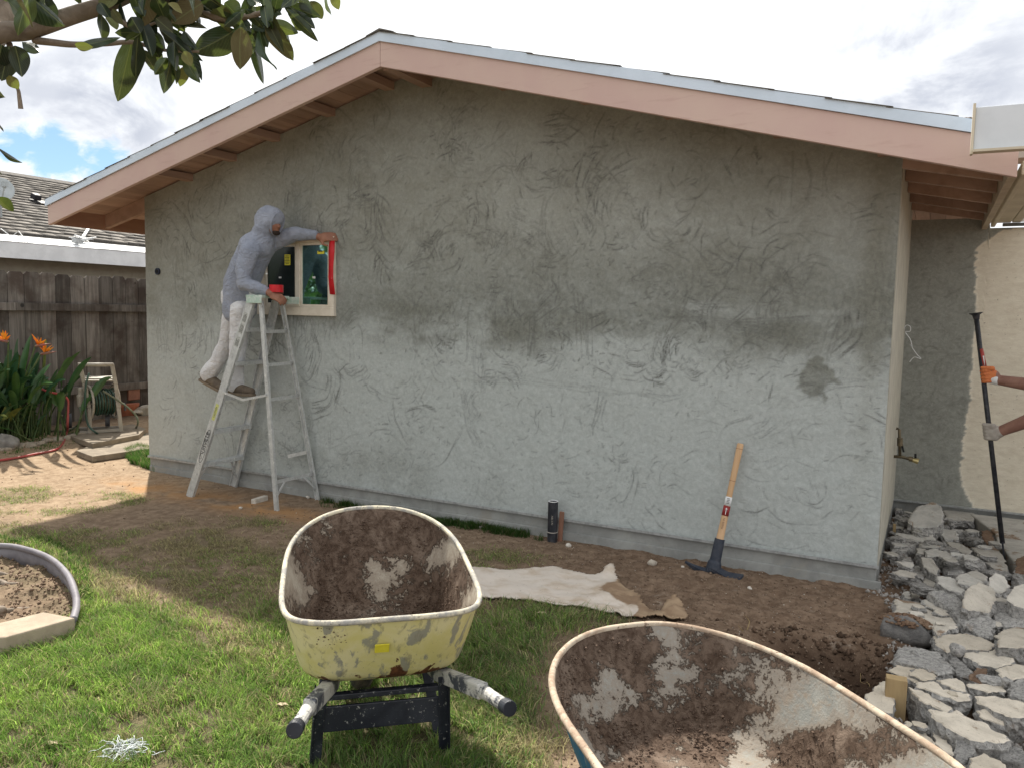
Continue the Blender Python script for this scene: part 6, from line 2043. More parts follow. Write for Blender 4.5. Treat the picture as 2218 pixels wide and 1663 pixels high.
def chunk(pix, z, th, label, seed, tilt=0.0, tdir=0.0, mtop=None, mside=None, swell=1.06, group='broken concrete pieces', name='concrete_chunk', crop=0):
    """a piece of slab: its top outline seen at photo points, real thickness below, rough broken sides"""
    rr = np.random.default_rng(seed)
    if crop == 0: pp = [((1700 + a / 2.502) / 1.0027, (1000 + b / 2.502) / 1.0027) for a, b in pix]
    else: pp = [((1800 + a / 4.608) / 1.0027, (1040 + b / 4.608) / 1.0027) for a, b in pix]
    cpx = (sum(p[0] for p in pp) / len(pp), sum(p[1] for p in pp) / len(pp))
    c = gz(cpx[0], cpx[1], z)
    flat_ = np.array([gz(a, b, z) for a, b in pp]); ext_ = np.abs(flat_ - np.array(c)).max()
    while True:
        nrm = np.array([sin(tilt) * cos(tdir), sin(tilt) * sin(tdir), cos(tilt)])
        pts = []
        for a, b in pp:
            x, y = a * 1.0027, b * 1.0027
            d = _f + RGT * (x - PW / 2) / FPX - UPV * (y - PH / 2) / FPX
            t_ = np.dot(np.array(c) - CAM, nrm) / np.dot(d, nrm)
            pts.append(CAM + d * t_)
        pts = np.array(pts)
        if tilt < .02 or (np.abs(pts - np.array(c)).max() < ext_ * 1.3 and np.abs(pts[:, 2] - z).max() < .09): break
        tilt *= .7
    # resample the outline and roughen it
    out = []
    n = len(pts)
    for i in range(n):
        a, b = pts[i], pts[(i + 1) % n]
        L = np.linalg.norm(b - a); m = max(1, int(L / .014))
        for k in range(m):
            q = a + (b - a) * k / m
            if k: q = q + rr.normal(0, .0032, 3) * np.array([1, 1, .3])
            dj = (vnoise(np.array([q[0]]), np.array([q[1]]), 22, seed % 80, 3)[0] - .5) * .030
            oc_ = q - np.array(c); q = q + oc_ / (np.linalg.norm(oc_) + 1e-6) * dj
            out.append(q)
    out = np.array(out); N = len(out)
    cc = out.mean(0)
    # orientation of the outline: counter-clockwise from above
    ar = np.sum(out[:, 0] * np.roll(out[:, 1], -1) - np.roll(out[:, 0], -1) * out[:, 1])
    if ar < 0: out = out[::-1]
    bm = bmesh.new()
    rings = []
    inner = cc + (out - cc) * .93; inner[:, 2] = out[:, 2] + (cc[2] - out[:, 2]) * .07
    rings.append([bm.verts.new(p + np.array([0, 0, rr.uniform(-.001, .002)])) for p in inner])
    lv = 6
    for k in range(lv + 1):
        t_ = k / lv
        s_ = 1 + (swell - 1) * sin(t_ * pi * .8) - .22 * t_ ** 2
        ring = cc + (out - cc) * s_
        ring = ring + (rr.normal(0, .0042, (N, 3)) if k else 0) + (vnoise(ring[:, 0] + t_ * th, ring[:, 1] - t_ * th, 16, seed % 90, 4, .65)[:, None] - .5) * .055 * (1 if k else .15) * (ring - cc) / (np.linalg.norm(ring - cc, axis=1)[:, None] + 1e-6)
        ring[:, 2] = out[:, 2] - t_ * th - (.004 if k == 0 else 0)
        rings.append([bm.verts.new(p) for p in ring])
    f = bm.faces.new(rings[0]); f.material_index = 0
    for k in range(len(rings) - 1):
        for i in range(N):
            j = (i + 1) % N
            g_ = bm.faces.new((rings[k][i], rings[k + 1][i], rings[k + 1][j], rings[k][j])); g_.material_index = 0 if k == 0 else 1
    f = bm.faces.new(rings[-1][::-1]); f.material_index = 1
    bmesh.ops.recalc_face_normals(bm, faces=bm.faces)
    me = bpy.data.meshes.new(name); bm.to_mesh(me); bm.free()
    me.materials.append(mtop or M_ctop); me.materials.append(mside or M_cside)
    o = link_mesh(name, me, None, (cc[0], cc[1], cc[2] - th))
    return tag(o, label, 'concrete chunk', group)


K7 = [  # outline (crop units), z, thickness, tilt, tilt direction, label
 ([(597, 738), (720, 757), (800, 775), (880, 788), (905, 850), (940, 890), (830, 935), (790, 880), (740, 850), (680, 825), (595, 838)], .10, .12, .04, 1, "large cream-topped concrete slab piece right in front of the house corner"),
 ([(610, 1000), (700, 1000), (850, 1030), (880, 1080), (920, 1140), (830, 1150), (740, 1110), (660, 1090), (605, 1075)], .085, .10, .02, 2, "cream slab piece just below the dirt-crusted dark boulder"),
 ([(800, 940), (950, 925), (1060, 945), (1150, 990), (1090, 1015), (950, 1005), (880, 1030), (820, 985)], .09, .10, .03, .5, "flat cream piece with a pointed right end under the leaning grey slab"),
 ([(955, 1012), (1090, 1020), (1220, 1010), (1240, 1080), (1150, 1110), (1050, 1090), (975, 1050)], .075, .10, .04, 4, "cream piece right of the little knuckle-shaped rock"),
 ([(600, 1097), (700, 1112), (790, 1160), (770, 1190), (700, 1190), (575, 1132)], .07, .10, .03, 1, "narrow cream wedge directly behind the thick pine stake"),
 ([(480, 1220), (530, 1180), (600, 1180), (590, 1360), (540, 1350), (430, 1310), (455, 1245)], .055, .13, .05, 3, "cream corner piece left of the thick pine stake at the pit edge"),
 ([(715, 1190), (800, 1180), (860, 1230), (1000, 1255), (1010, 1290), (930, 1290), (830, 1250), (715, 1215)], .075, .09, .05, 4.4, "long thin cream strip behind the widest foreground slab"),
 ([(820, 1180), (930, 1170), (975, 1205), (990, 1245), (930, 1230), (870, 1205)], .085, .09, .04, 4, "small cream triangle next to the long thin strip"),
 ([(670, 1215), (740, 1235), (830, 1290), (905, 1330), (870, 1345), (770, 1310), (690, 1250)], .07, .13, .03, 3.6, "slim cream sliver right of the thick pine stake"),
 ([(770, 1330), (880, 1350), (930, 1340), (1010, 1385), (1100, 1420), (1215, 1500), (1150, 1520), (1000, 1500), (900, 1440), (800, 1380)], .085, .14, .05, 4.2, "widest cream slab in the foreground with a thick grey broken edge"),
 ([(975, 1200), (1060, 1200), (1180, 1215), (1200, 1240), (1100, 1245), (990, 1215)], .08, .09, .05, 1, "thin grey-cream shard in the middle right of the rubble"),
 ([(1030, 1260), (1140, 1265), (1296, 1300), (1340, 1370), (1230, 1380), (1120, 1335), (1040, 1300)], .075, .12, .04, 2.2, "brown-stained cream slab at the right edge of the photo"),
 ([(1035, 1345), (1100, 1340), (1200, 1385), (1190, 1425), (1110, 1400), (1050, 1375)], .05, .10, .2, 5, "grey broken shard wedged between two foreground slabs"),
 ([(920, 1500), (990, 1480), (1030, 1530), (1010, 1600), (960, 1640), (920, 1600)], .05, .12, .25, 4, "grey rough lump at the bottom of the rubble heap"),
 ([(1000, 1600), (1080, 1570), (1170, 1620), (1240, 1690), (1000, 1700)], .075, .12, .1, 2, "smooth grey piece at the very bottom edge of the photo"),
 ([(1040, 1515), (1200, 1525), (1296, 1550), (1340, 1640), (1200, 1620), (1100, 1570)], .045, .12, .22, 4.4, "broad rough grey piece at the lower right corner"),
 ([(655, 1395), (740, 1440), (800, 1500), (825, 1540), (820, 1570), (700, 1510), (650, 1460)], .05, .12, .05, 2, "cream piece between the pine stake and the blue wheelbarrow rim"),
 ([(805, 1455), (860, 1490), (915, 1550), (910, 1590), (850, 1560), (810, 1500)], .035, .10, .15, 1, "small grey lump beside the blue wheelbarrow rim"),
 ([(1040, 1110), (1095, 1115), (1110, 1180), (1060, 1200), (1000, 1170)], .07, .10, .12, 2, "brown squarish fragment above the thin shard"),
 ([(870, 1045), (930, 1055), (1010, 1130), (1000, 1165), (930, 1150), (890, 1085)], .055, .10, .18, 3.5, "rough grey flank piece next to the second cream slab"),
 ([(1150, 1120), (1200, 1085), (1296, 1100), (1330, 1160), (1240, 1180), (1170, 1165)], .075, .11, .1, 2, "grey block by the right edge under the brick-brown lump"),
 ([(1215, 1195), (1296, 1165), (1350, 1240), (1300, 1290), (1225, 1265)], .08, .12, .12, 3, "pitted grey lump at the right edge above the stained slab"),
 ([(780, 705), (850, 690), (930, 720), (1000, 790), (1110, 830), (1140, 870), (1110, 950), (1050, 940), (950, 870), (900, 800), (830, 750)], .135, .12, .32, 4.3, "long leaning grey slab showing its rough broken face"),
 ([(1110, 780), (1170, 755), (1296, 815), (1340, 890), (1200, 892), (1130, 840)], .13, .14, .25, 4.0, "grey rough slab at the right edge behind the dark gap"),
 ([(1142, 930), (1200, 900), (1296, 885), (1350, 980), (1296, 1005), (1160, 1000)], .12, .12, .1, 2.5, "brown-grey smooth block at the right edge below the dark gap"),
 ([(965, 740), (985, 680), (1050, 645), (1130, 680), (1150, 740), (1110, 810), (1000, 800), (965, 780)], .20, .12, .45, 5.6, "upright block with a smooth cream face on top of the leaning slab"),
 ([(1205, 740), (1240, 670), (1296, 655), (1350, 700), (1340, 800), (1240, 775)], .22, .14, .25, 5.2, "pale block cut off by the right edge above the rough slab"),
 ([(1100, 625), (1140, 595), (1190, 620), (1220, 670), (1190, 700), (1150, 705), (1110, 670)], .19, .12, .45, 5.5, "grey-cream wedge tilted up behind the upright block"),
 ([(820, 612), (900, 620), (980, 680), (960, 705), (880, 690), (830, 655)], .12, .10, .2, 4.5, "flat rough piece left of the tilted wedge"),
 ([(920, 620), (980, 600), (1060, 640), (1085, 668), (1000, 670), (940, 650)], .15, .09, .1, 4, "cream flat piece lying behind the upright block"),
 ([(990, 598), (1040, 585), (1100, 620), (1085, 645), (1010, 625)], .145, .08, .1, 2, "brownish cream flake behind the flat piece"),
 ([(735, 513), (800, 520), (830, 580), (820, 608), (780, 590), (750, 560)], .13, .09, .22, 4.4, "small cream-topped slanting piece in the middle of the heap"),
 ([(685, 590), (705, 560), (745, 552), (772, 590), (750, 628), (705, 622)], .07, .09, .1, 1, "dark grey rounded lump beneath the slanting piece"),
 ([(632, 535), (645, 515), (682, 510), (692, 540), (672, 565), (640, 560)], .09, .08, .1, 1, "dark round lump left of the slanting piece"),
 ([(578, 412), (680, 420), (705, 450), (665, 480), (578, 482)], .12, .13, .08, 4.6, "shaded slab piece beside the house corner with a dark side"),
 ([(675, 285), (720, 235), (800, 215), (845, 235), (858, 275), (850, 325), (830, 350), (700, 350), (668, 325)], .24, .12, .28, 4.6, "big pale boulder-like slab lying on top near the back wall"),
 ([(850, 250), (980, 252), (1045, 288), (1025, 318), (900, 312), (862, 282)], .12, .10, .04, 4, "flat grey slab piece along the back wall right of the big pale one"),
 ([(598, 382), (700, 395), (808, 390), (815, 425), (740, 430), (640, 412)], .14, .09, .06, 4.5, "thin grey plate under the big pale slab"),
 ([(830, 355), (930, 370), (945, 420), (865, 412)], .13, .09, .05, 4, "grey-topped plate right of the big pale slab"),
 ([(755, 480), (830, 468), (836, 508), (772, 512)], .14, .09, .1, 4, "small squarish cream-grey piece in the middle heap"),
 ([(715, 465), (760, 470), (752, 500), (716, 490)], .13, .08, .1, 4, "tiny pale piece next to the squarish one"),
 ([(812, 475), (870, 480), (930, 510), (900, 530), (840, 515)], .14, .09, .14, 4.6, "grey slanted shard in the centre of the heap"),
 ([(872, 425), (950, 440), (1015, 480), (990, 500), (900, 465)], .14, .09, .12, 3.8, "long narrow grey piece behind the centre shard"),
 ([(925, 492), (1000, 500), (1080, 540), (1078, 572), (1000, 562), (935, 530)], .14, .11, .22, 4.4, "rough grey long piece in front of the tamped slab"),
 ([(862, 562), (930, 552), (972, 592), (945, 612), (882, 608)], .10, .10, .1, 3, "grey rough round piece below the long one"),
 ([(1010, 462), (1130, 450), (1180, 500), (1212, 588), (1145, 590), (1070, 525)], .135, .10, .04, 4, "large grey-brown flat piece cracked off by the bar"),
 ([(1066, 372), (1115, 360), (1135, 420), (1100, 450), (1072, 412)], .12, .12, .05, 2, "rounded end of the slab beside the red-brown hole"),
 ([(640, 700), (678, 698), (682, 738), (650, 730)], .045, .06, .1, 2, "pinkish pale crumb beside the big cream slab"),
 ([(682, 700), (720, 697), (724, 732), (690, 735)], .05, .06, .1, 1, "grey crumb beside the pinkish one"),
 ([(605, 215), (690, 212), (680, 245), (600, 262)], .08, .08, .05, 1, "brown-grey piece at the foot of the return wall"),
 ([(600, 320), (660, 295), (680, 330), (640, 360), (595, 355)], .11, .10, .2, 2, "dark grey piece in the gap near the return wall"),
 ([(1252, 525), (1296, 505), (1350, 560), (1300, 605), (1250, 598)], .17, .10, .2, 3, "red-brown stained lump at the right edge of the heap"),
 ([(1225, 605), (1296, 598), (1350, 640), (1270, 665)], .14, .09, .1, 4, "rough grey piece at the right edge beneath the stained lump"),
 ([(770, 600), (830, 640), (800, 690), (740, 650)], .06, .08, .1, 4, "grey plate half buried in the soil left of the flat rough piece"),
]
for i, (px_, z_, th_, ti, td, lb) in enumerate(K7):
    mt = None
    if 'red-brown' in lb or 'brown squarish' in lb: mt = M_dirtc
    if 'rough broken face' in lb or 'grey rough slab' in lb or 'rough grey' in lb or 'grey rough' in lb or 'pitted' in lb or 'dark' in lb and 'gap' not in lb: mt = M_cside
    chunk(px_, z_ - .01, th_ + .01, lb, 200 + i, ti, td, mtop=mt)
# many smaller broken flakes lying on and between the big ones
SMALLZ = [gz(a, b, 0) for a, b in [(1925, 1150), (1960, 1105), (2080, 1110), (2180, 1240), (2230, 1300), (2230, 1660), (2120, 1700), (1900, 1560), (1960, 1400), (1935, 1290), (1905, 1280)]]
szp = [(p.x, p.y) for p in SMALLZ]
rs = np.random.default_rng(77)
cf = 0
while cf < 70:
    x = rs.uniform(6.5, 7.6); y = rs.uniform(-2.3, 1.9)
    if y < -.75 and rs.random() < .8: continue
    if sdist(np.array([x]), np.array([y]), szp)[0] < .03: continue
    R_ = rs.uniform(.03, .075) * (1 if y > -1 else .8); m_ = int(rs.integers(5, 8)); a0 = rs.uniform(0, 6.3)
    zt_ = .075 + .055 * sstep(y, -1.0, .4) + rs.uniform(-.01, .035)
    P_ = [V3((x + cos(a0 + 2 * pi * k / m_) * R_ * rs.uniform(.6, 1.25), y + sin(a0 + 2 * pi * k / m_) * R_ * rs.uniform(.6, 1.25), zt_)) for k in range(m_)]
    pix = []
    for p_ in P_:
        q_ = np.array(p_) - CAM; zc_ = q_ @ _f
        pix.append(((PW / 2 + FPX * (q_ @ RGT) / zc_ - 1700) * 2.502, (PH / 2 - FPX * (q_ @ UPV) / zc_ - 1000) * 2.502))
    chunk(pix, zt_, rs.uniform(.03, .07), "small broken flake of concrete lying loose on the heap", 500 + cf, rs.uniform(0, .5), rs.uniform(0, 6.3), mtop=M_ctop if rs.random() < .55 else M_cside, group='loose flakes on the concrete heap', name='concrete_flake')
    cf += 1
# the two big dirty boulders
q = gz(1955 , 1372, .02)
rock('boulder', (q.x, q.y, .045), (.165, .10, .085), M_dark, "dark rounded concrete boulder crusted with dirt in front of the big cream slab", 'boulder', 'broken concrete pieces', seed=301)
mb = MB()
for k in range(260):
    a = random.uniform(0, 6.3); r_ = random.random() ** .5
    p = V3((q.x + cos(a) * r_ * .125, q.y + .01 + sin(a) * r_ * .07, .045 + .082 * sqrt(max(0, 1 - r_ * r_ * .72))))
    s_ = random.uniform(.004, .010); mb.ball(p, (s_ * 1.3, s_, s_ * .9), 6, 4)
dc = mb.build('dirt_crust', M_dirtc, origin=(q.x, q.y, .1), smooth=True); tag(dc, kind='stuff')
q = gz(2006, 1062, .22)
rock('boulder', (q.x, q.y, .27), (.10, .10, .15), M_cside, "pointed rock with a red-brown face standing against the back wall", 'boulder', 'broken concrete pieces', seed=305)
rock('dirt_lump', (q.x - .055, q.y - .045, .25), (.07, .07, .10), simple('red_brown_dirt', (.16, .065, .035), (.22, .10, .06), 20, bump=.9), "red-brown dirt stuck to the pointed rock by the back wall", 'dirt lump', seed=306)
q = gz(1700 + 920 / 2.502, 1000 + 1010 / 2.502, .13)
rock('rubble_stone', (q.x, q.y, .135), (.035, .03, .035), M_cside, "little knuckle-shaped rock on top of the second cream slab", 'stone', 'broken concrete pieces', seed=307)

# intact slab along the back wall ------------------------------------------
pp = [(2095, 1108), (2130, 1135), (2150, 1150), (2155, 1170), (2190, 1210), (2230, 1225), (2700, 1260), (2600, 1112), (2300, 1105)]
ps = [gz(a, b, .12) for a, b in pp]
mb = MB(); mb.prism([(p.x, min(p.y, YB - .03)) for p in ps], .0, .12)
tag(mb.build('concrete_slab', [M_ctop], origin=(ps[3].x, ps[3].y, 0), bevel=.01), "still unbroken grey patio slab along the cream wall behind the digging bar", 'concrete slab')
for i, (x_, y_) in enumerate([(7.9, .6), (8.4, -.4)]):
    pass
# smaller bits between the pieces: things one can tell apart near the eye, then gravel
rr = np.random.default_rng(5)
ZONE = [gz(a, b, 0) for a, b in [(1915, 1130), (1960, 1090), (2100, 1100), (2300, 1230), (2400, 1660), (2150, 1800), (1880, 1560), (1960, 1370), (1925, 1290), (1890, 1290)]]
zp = [(p.x, p.y) for p in ZONE]
cnt = 0
protos = []
while cnt < 150:
    x = rr.uniform(6.5, 8.2); y = rr.uniform(-3.2, 2.0)
    if sdist(np.array([x]), np.array([y]), zp)[0] < 0: continue
    s_ = rr.uniform(.018, .055); z = gh(x, y) + rr.uniform(.0, .05)
    if len(protos) < 10:
        o = rock('concrete_fragment', (x, y, z + s_ * .3), (s_, s_ * .8, s_ * .7), M_cside, "small grey fragment of broken concrete filling a gap in the heap", 'concrete fragment', 'small concrete fragments', seed=400 + cnt)
        protos.append(o)
    else:
        p = protos[int(rr.integers(10))]; o = p.copy(); COL.objects.link(o)
        o.location = (x, y, z); o.rotation_euler = (rr.uniform(0, 6), rr.uniform(0, 6), rr.uniform(0, 6)); k = rr.uniform(.6, 1.3); o.scale = (k, k, k)
    cnt += 1


def scatter(name, n, pick, smin, smax, mat, seed, tri=True):
    """countless little bits, joined"""
    r2 = np.random.default_rng(seed)
    xs, ys = pick(r2, n)
    zs = ground_h(xs, ys)
    base = np.array([(1, 0, 0), (-.5, .87, 0), (-.5, -.87, 0), (0, 0, .9), (.2, .3, -.6)])
    fc = np.array([(0, 1, 3), (1, 2, 3), (2, 0, 3), (1, 0, 4), (2, 1, 4), (0, 2, 4)])
    m = len(xs); s_ = r2.uniform(smin, smax, m) * r2.uniform(.5, 1, m)
    a = r2.uniform(0, 6.28, m); st = r2.uniform(.5, 1.3, (m, 5, 3))
    B = base[None] * st * s_[:, None, None]
    X = B[..., 0] * np.cos(a)[:, None] - B[..., 1] * np.sin(a)[:, None] + xs[:, None]
    Y = B[..., 0] * np.sin(a)[:, None] + B[..., 1] * np.cos(a)[:, None] + ys[:, None]
    Z = B[..., 2] + zs[:, None] + s_[:, None] * .2
    V = np.stack([X, Y, Z], -1).reshape(-1, 3)
    F = (fc[None] + (np.arange(m) * 5)[:, None, None]).reshape(-1, 3)
    o = fastmesh(name, V, F, mat, smooth=False)
    return tag(o, kind='stuff')


def in_rubble(r2, n):
    x = r2.uniform(6.45, 8.3, n * 3); y = r2.uniform(-3.2, 2.0, n * 3)
    k = sdist(x, y, zp) > -.05
    return x[k][:n], y[k][:n]


def in_dirt(r2, n):
    x = r2.uniform(-2.2, 6.75, n * 3); y = r2.uniform(-3.0, 1.2, n * 3)
    k = (lawn(x, y) < .35) & ((y < -.03) | (x < -.05)) & (r2.random(n * 3) < .04 + .96 * sstep(x, 1.5, 5.0))
    return x[k][:n], y[k][:n]


def in_ring(r2, n):
    P_ = np.array(RINGP); x = r2.uniform(P_[:, 0].min(), P_[:, 0].max(), n * 4); y = r2.uniform(P_[:, 1].min(), P_[:, 1].max(), n * 4)
    k = sdist(x, y, RINGP) > .03
    return x[k][:n], y[k][:n]


M_gravel = simple('rubble_gravel', (.27, .25, .23), (.40, .37, .34), 30, rough=.95)
M_soilc = simple('soil_clods', (.17, .115, .08), (.26, .19, .135), 18, rough=.95, bump=.8)
M_chip = simple('plaster_chips', (.60, .56, .50), (.45, .40, .34), 40, rough=.9)
scatter('rubble_gravel', 5200, in_rubble, .006, .024, M_gravel, 1)
scatter('soil_clods', 15000, in_dirt, .003, .013, M_soilc, 2)
scatter('soil_clods', 2600, in_ring, .004, .019, M_soilc, 4)
scatter('plaster_chips', 900, in_dirt, .002, .007, M_chip, 3)


def in_pit(r2, n):
    a = r2.uniform(0, 6.28, n); r_ = np.abs(r2.normal(0, .28, n))
    return PIT.x + np.cos(a) * r_, PIT.y + np.sin(a) * r_ * .7


M_wetc = simple('wet_soil_clods', (.06, .036, .022), (.12, .075, .048), 18, rough=.85, bump=.8)
scatter('wet_soil_clods', 3500, in_pit, .006, .028, M_wetc, 6)
rr = np.random.default_rng(12)
mb = MB()
for k in range(26):
    x, y = PIT.x + rr.normal(0, .17), PIT.y + rr.normal(0, .12); p = V3((x, y, gh(x, y) + .03)); a = rr.uniform(0, 6.3); pts = []
    for j in range(8):
        pts.append(p.copy()); a += rr.normal(0, .5); p = p + V3((cos(a) * .03, sin(a) * .03, rr.normal(0, .012)))
    mb.tube(pts, rr.uniform(.0012, .003), 5)
tag(mb.build('roots', simple('fine_roots', (.30, .22, .10), (.22, .15, .08), 20), smooth=True), kind='stuff')
# ------------------------------------------------------------------ magnolia overhead at the left
def ray_at(px, py, dist):
    x, y = px * 1.0027, py * 1.0027
    d = _f + RGT * (x - PW / 2) / FPX - UPV * (y - PH / 2) / FPX
    return V3(CAM + d / np.linalg.norm(d) * dist)


t = NT('magnolia_bark')
n_ = t.noise(14, 8, .65, .6); n2_ = t.noise(3, 5, .5)
c = t.mix(t.ramp(n_, .35, .65), (.20, .165, .13), (.30, .255, .21)); c = t.mix(t.ramp(n2_, .5, .7), c, (.16, .14, .12))
M_bark = t.done(c, .9, t.bump(n_, .7, .012), spec=.15)


def leafmat(nm, top, under, transl):
    t = NT(nm)
    gn = t.n.new('ShaderNodeNewGeometry')
    n_ = t.noise(3.5, 5, .6, .4, t.coord((1, 1, 1)))
    rnd = t.objrand()
    tp = t.mix(t.ramp(n_, .35, .65), top, tuple(x * .6 for x in top))
    un = t.mix(t.ramp(n_, .35, .65), under, tuple(x * .72 for x in under))
    un = t.mix(t.math('MULTIPLY', rnd, .6), un, (under[0] * 1.35, under[1] * .9, under[2] * .6))
    c = t.mix(gn.outputs['Backfacing'], tp, un)
    # midrib and side veins
    s_ = t.n.new('ShaderNodeSeparateXYZ'); t.l.new(t.tc.outputs['Object'], s_.inputs[0])
    rib = t.ramp(t.math('ABSOLUTE', s_.outputs[1]), .012, .03, 1.0, 0.0)
    w = t.math('SINE', t.math('ADD', t.math('MULTIPLY', s_.outputs[0], 55), t.math('MULTIPLY', t.math('ABSOLUTE', s_.outputs[1]), -70)))
    c = t.mix(t.math('MULTIPLY', rib, .6), c, (.22, .25, .10))
    c = t.mix(t.math('MULTIPLY', t.ramp(w, .75, 1.0), .22), c, (.18, .22, .08))
    t.done(c, t.mix(gn.outputs['Backfacing'], (.28, .28, .28), (.7, .7, .7)), t.bump(w, .12, .01), spec=.5)
    tr = t.n.new('ShaderNodeBsdfTranslucent'); tr.inputs[0].default_value = (*transl, 1)
    mx_ = t.n.new('ShaderNodeMixShader'); mx_.inputs[0].default_value = .22
    t.l.new(t.b.outputs[0], mx_.inputs[1]); t.l.new(tr.outputs[0], mx_.inputs[2])
    t.l.new(mx_.outputs[0], t.n['Material Output'].inputs[0])
    return t.mat


M_mag = leafmat('magnolia_leaf', (.022, .050, .022), (.125, .125, .065), (.10, .13, .03))
M_magy = leafmat('magnolia_leaf_light', (.045, .085, .025), (.17, .19, .07), (.22, .28, .05))
M_magd = leafmat('magnolia_leaf_dark', (.012, .028, .016), (.045, .055, .030), (.06, .09, .02))


def leaf_mesh(seed, mat):
    rr = np.random.default_rng(seed)
    N_ = 11; V, F = [], []
    bend = rr.uniform(-.35, .25); fold = rr.uniform(.15, .7); wav = rr.uniform(0, .05); tw = rr.uniform(-.35, .35)
    for i in range(N_ + 1):
        u = i / N_
        w = .5 * (sin(pi * min(1, u ** .82 * .985 + .015))) ** .75 * (1.0 if u < .93 else 1.0)
        if i == 0: w = .035
        if i == N_: w = .012
        for k in range(-3, 4):
            v = k / 3 * w
            z = bend * u * u + fold * abs(v) * .5 + wav * sin(9 * u + seed) * abs(k) / 3 + tw * v * u
            V.append((u, v, z))
    for i in range(N_):
        for k in range(6):
            a = i * 7 + k; F.append((a, a + 1, a + 8, a + 7))
    me = bpy.data.meshes.new('leaf'); me.from_pydata(V, [], F); me.polygons.foreach_set('use_smooth', [True] * len(F)); me.materials.append(mat); me.update()
    return me


LM = [leaf_mesh(k, (M_mag, M_mag, M_magy, M_mag, M_magd, M_magy, M_mag, M_magd)[k % 8]) for k in range(16)]
TB = V3((1.72, -3.0, 0))
mag = thing('magnolia_tree', TB, "magnolia tree whose bare branch and big leathery leaves hang in at the upper left", 'tree')
rr = np.random.default_rng(21)


def put_leaf(base, tip, width, roll=None, mi=None):
    X = (tip - base); L = X.length; X.normalize()
    ref = (V3(CAM) - base).normalized()
    Z = (ref - X * ref.dot(X)).normalized()
    ro = rr.normal(0, .65) if roll is None else roll
    Z = Matrix.Rotation(ro, 3, X) @ Z
    if rr.random() < .72: Z = -Z          # mostly undersides are seen from below
    Y = Z.cross(X)
    me = LM[int(rr.integers(len(LM)))] if mi is None else LM[mi]
    o = bpy.data.objects.new('leaf', me); COL.objects.link(o); o.parent = mag
    p = base - TB
    o.matrix_local = Matrix(((X.x * L, Y.x * width, Z.x * L, p.x), (X.y * L, Y.y * width, Z.y * L, p.y), (X.z * L, Y.z * width, Z.z * L, p.z), (0, 0, 0, 1)))
    return o


C1 = 2.962 * 1.0027
LEAVES = [  # base x,y  tip x,y  width  mesh-kind(0 mid,2 light,4 dark)
 (650, 95, 655, 250, 110, 0), (700, 110, 735, 205, 70, 2), (775, 20, 850, 245, 60, 4), (870, 10, 975, 110, 60, 4), (1000, -10, 1060, 140, 90, 0), (1300, 20, 1100, 150, 135, 0),
 (855, 225, 750, 650, 110, 0), (885, 240, 850, 520, 60, 4), (960, 180, 1060, 330, 80, 4), (1040, 170, 1325, 495, 60, 4), (1020, 185, 1240, 365, 55, 4), (895, 320, 1010, 425, 95, 0),
 (1045, 350, 945, 455, 60, 2), (1070, 370, 995, 475, 55, 2), (1100, 370, 1050, 595, 85, 0), (1185, 380, 1275, 545, 70, 2), (1195, 430, 1150, 555, 55, 2), (1130, 340, 1200, 420, 80, 4), (1110, 400, 1140, 530, 50, 0),
 (1505, 195, 1270, 355, 140, 0), (1545, 175, 1520, 435, 115, 0), (1590, 200, 1620, 335, 60, 2), (1605, 215, 1690, 540, 55, 4), (1665, 200, 1700, 485, 70, 0), (1695, 110, 1640, 300, 80, 4),
 (1575, 60, 1690, 185, 50, 0), (1700, 110, 1820, 345, 60, 4), (1750, 100, 1830, 405, 110, 0), (1805, 130, 1885, 335, 80, 0), (1840, 60, 2035, 265, 55, 0), (1860, 30, 2025, 135, 50, 4),
 (1990, 10, 2070, 125, 60, 0), (2080, -10, 2150, 105, 55, 2), (2130, -40, 2170, 60, 55, 2), (1330, -20, 1500, 145, 130, 0), (1300, -40, 1420, 60, 100, 4), (1440, 20, 1560, 130, 110, 0),
 (60, 300, 5, 525, 110, 4), (95, 295, 150, 490, 90, 4), (140, 270, 255, 335, 60, 4), (10, 290, -30, 500, 120, 4), (505, 300, 775, 240, 50, 0), (480, 290, 600, 295, 45, 2), (60, 485, 110, 580, 55, 2),
 (-10, 950, 148, 1040, 45, 4), (-20, 1265, 78, 1375, 60, 2), (-30, 790, 22, 850, 50, 4), (-20, 1090, 18, 1110, 40, 4), (640, 20, 720, 120, 80, 4), (1060, 60, 1180, 210, 60, 2), (1080, 20, 1160, 100, 90, 2),
 (1870, 110, 1960, 210, 60, 2), (1680, 20, 1810, 95, 70, 0), (1600, -20, 1690, 75, 80, 0), (1920, -10, 2010, 70, 60, 0), (1180, 200, 1260, 330, 60, 4), (960, 260, 1010, 380, 90, 4), (840, 110, 900, 215, 80, 4), (720, 60, 790, 160, 60, 0),
 (1000, 120, 1110, 215, 80, 4), (905, 120, 1010, 230, 80, 4), (1180, 330, 1230, 430, 55, 2), (1240, 300, 1300, 400, 45, 0), (1520, 250, 1560, 400, 70, 0), (1640, 260, 1590, 400, 50, 2)]
kinds = {0: [0, 1, 3, 6, 8, 9, 11, 14], 2: [2, 5, 10, 13], 4: [4, 7, 12, 15]}
for (x0, y0, x1, y1, w, kd) in LEAVES:
    dist = 3.15 + rr.normal(0, .10)
    a = ray_at(x0 / C1, y0 / C1, dist); b = ray_at(x1 / C1, y1 / C1, dist + rr.normal(0, .03))
    kk = kinds[kd]
    put_leaf(a, b, w / C1 * dist / 1732 * 1.08, mi=kk[int(rr.integers(len(kk)))])
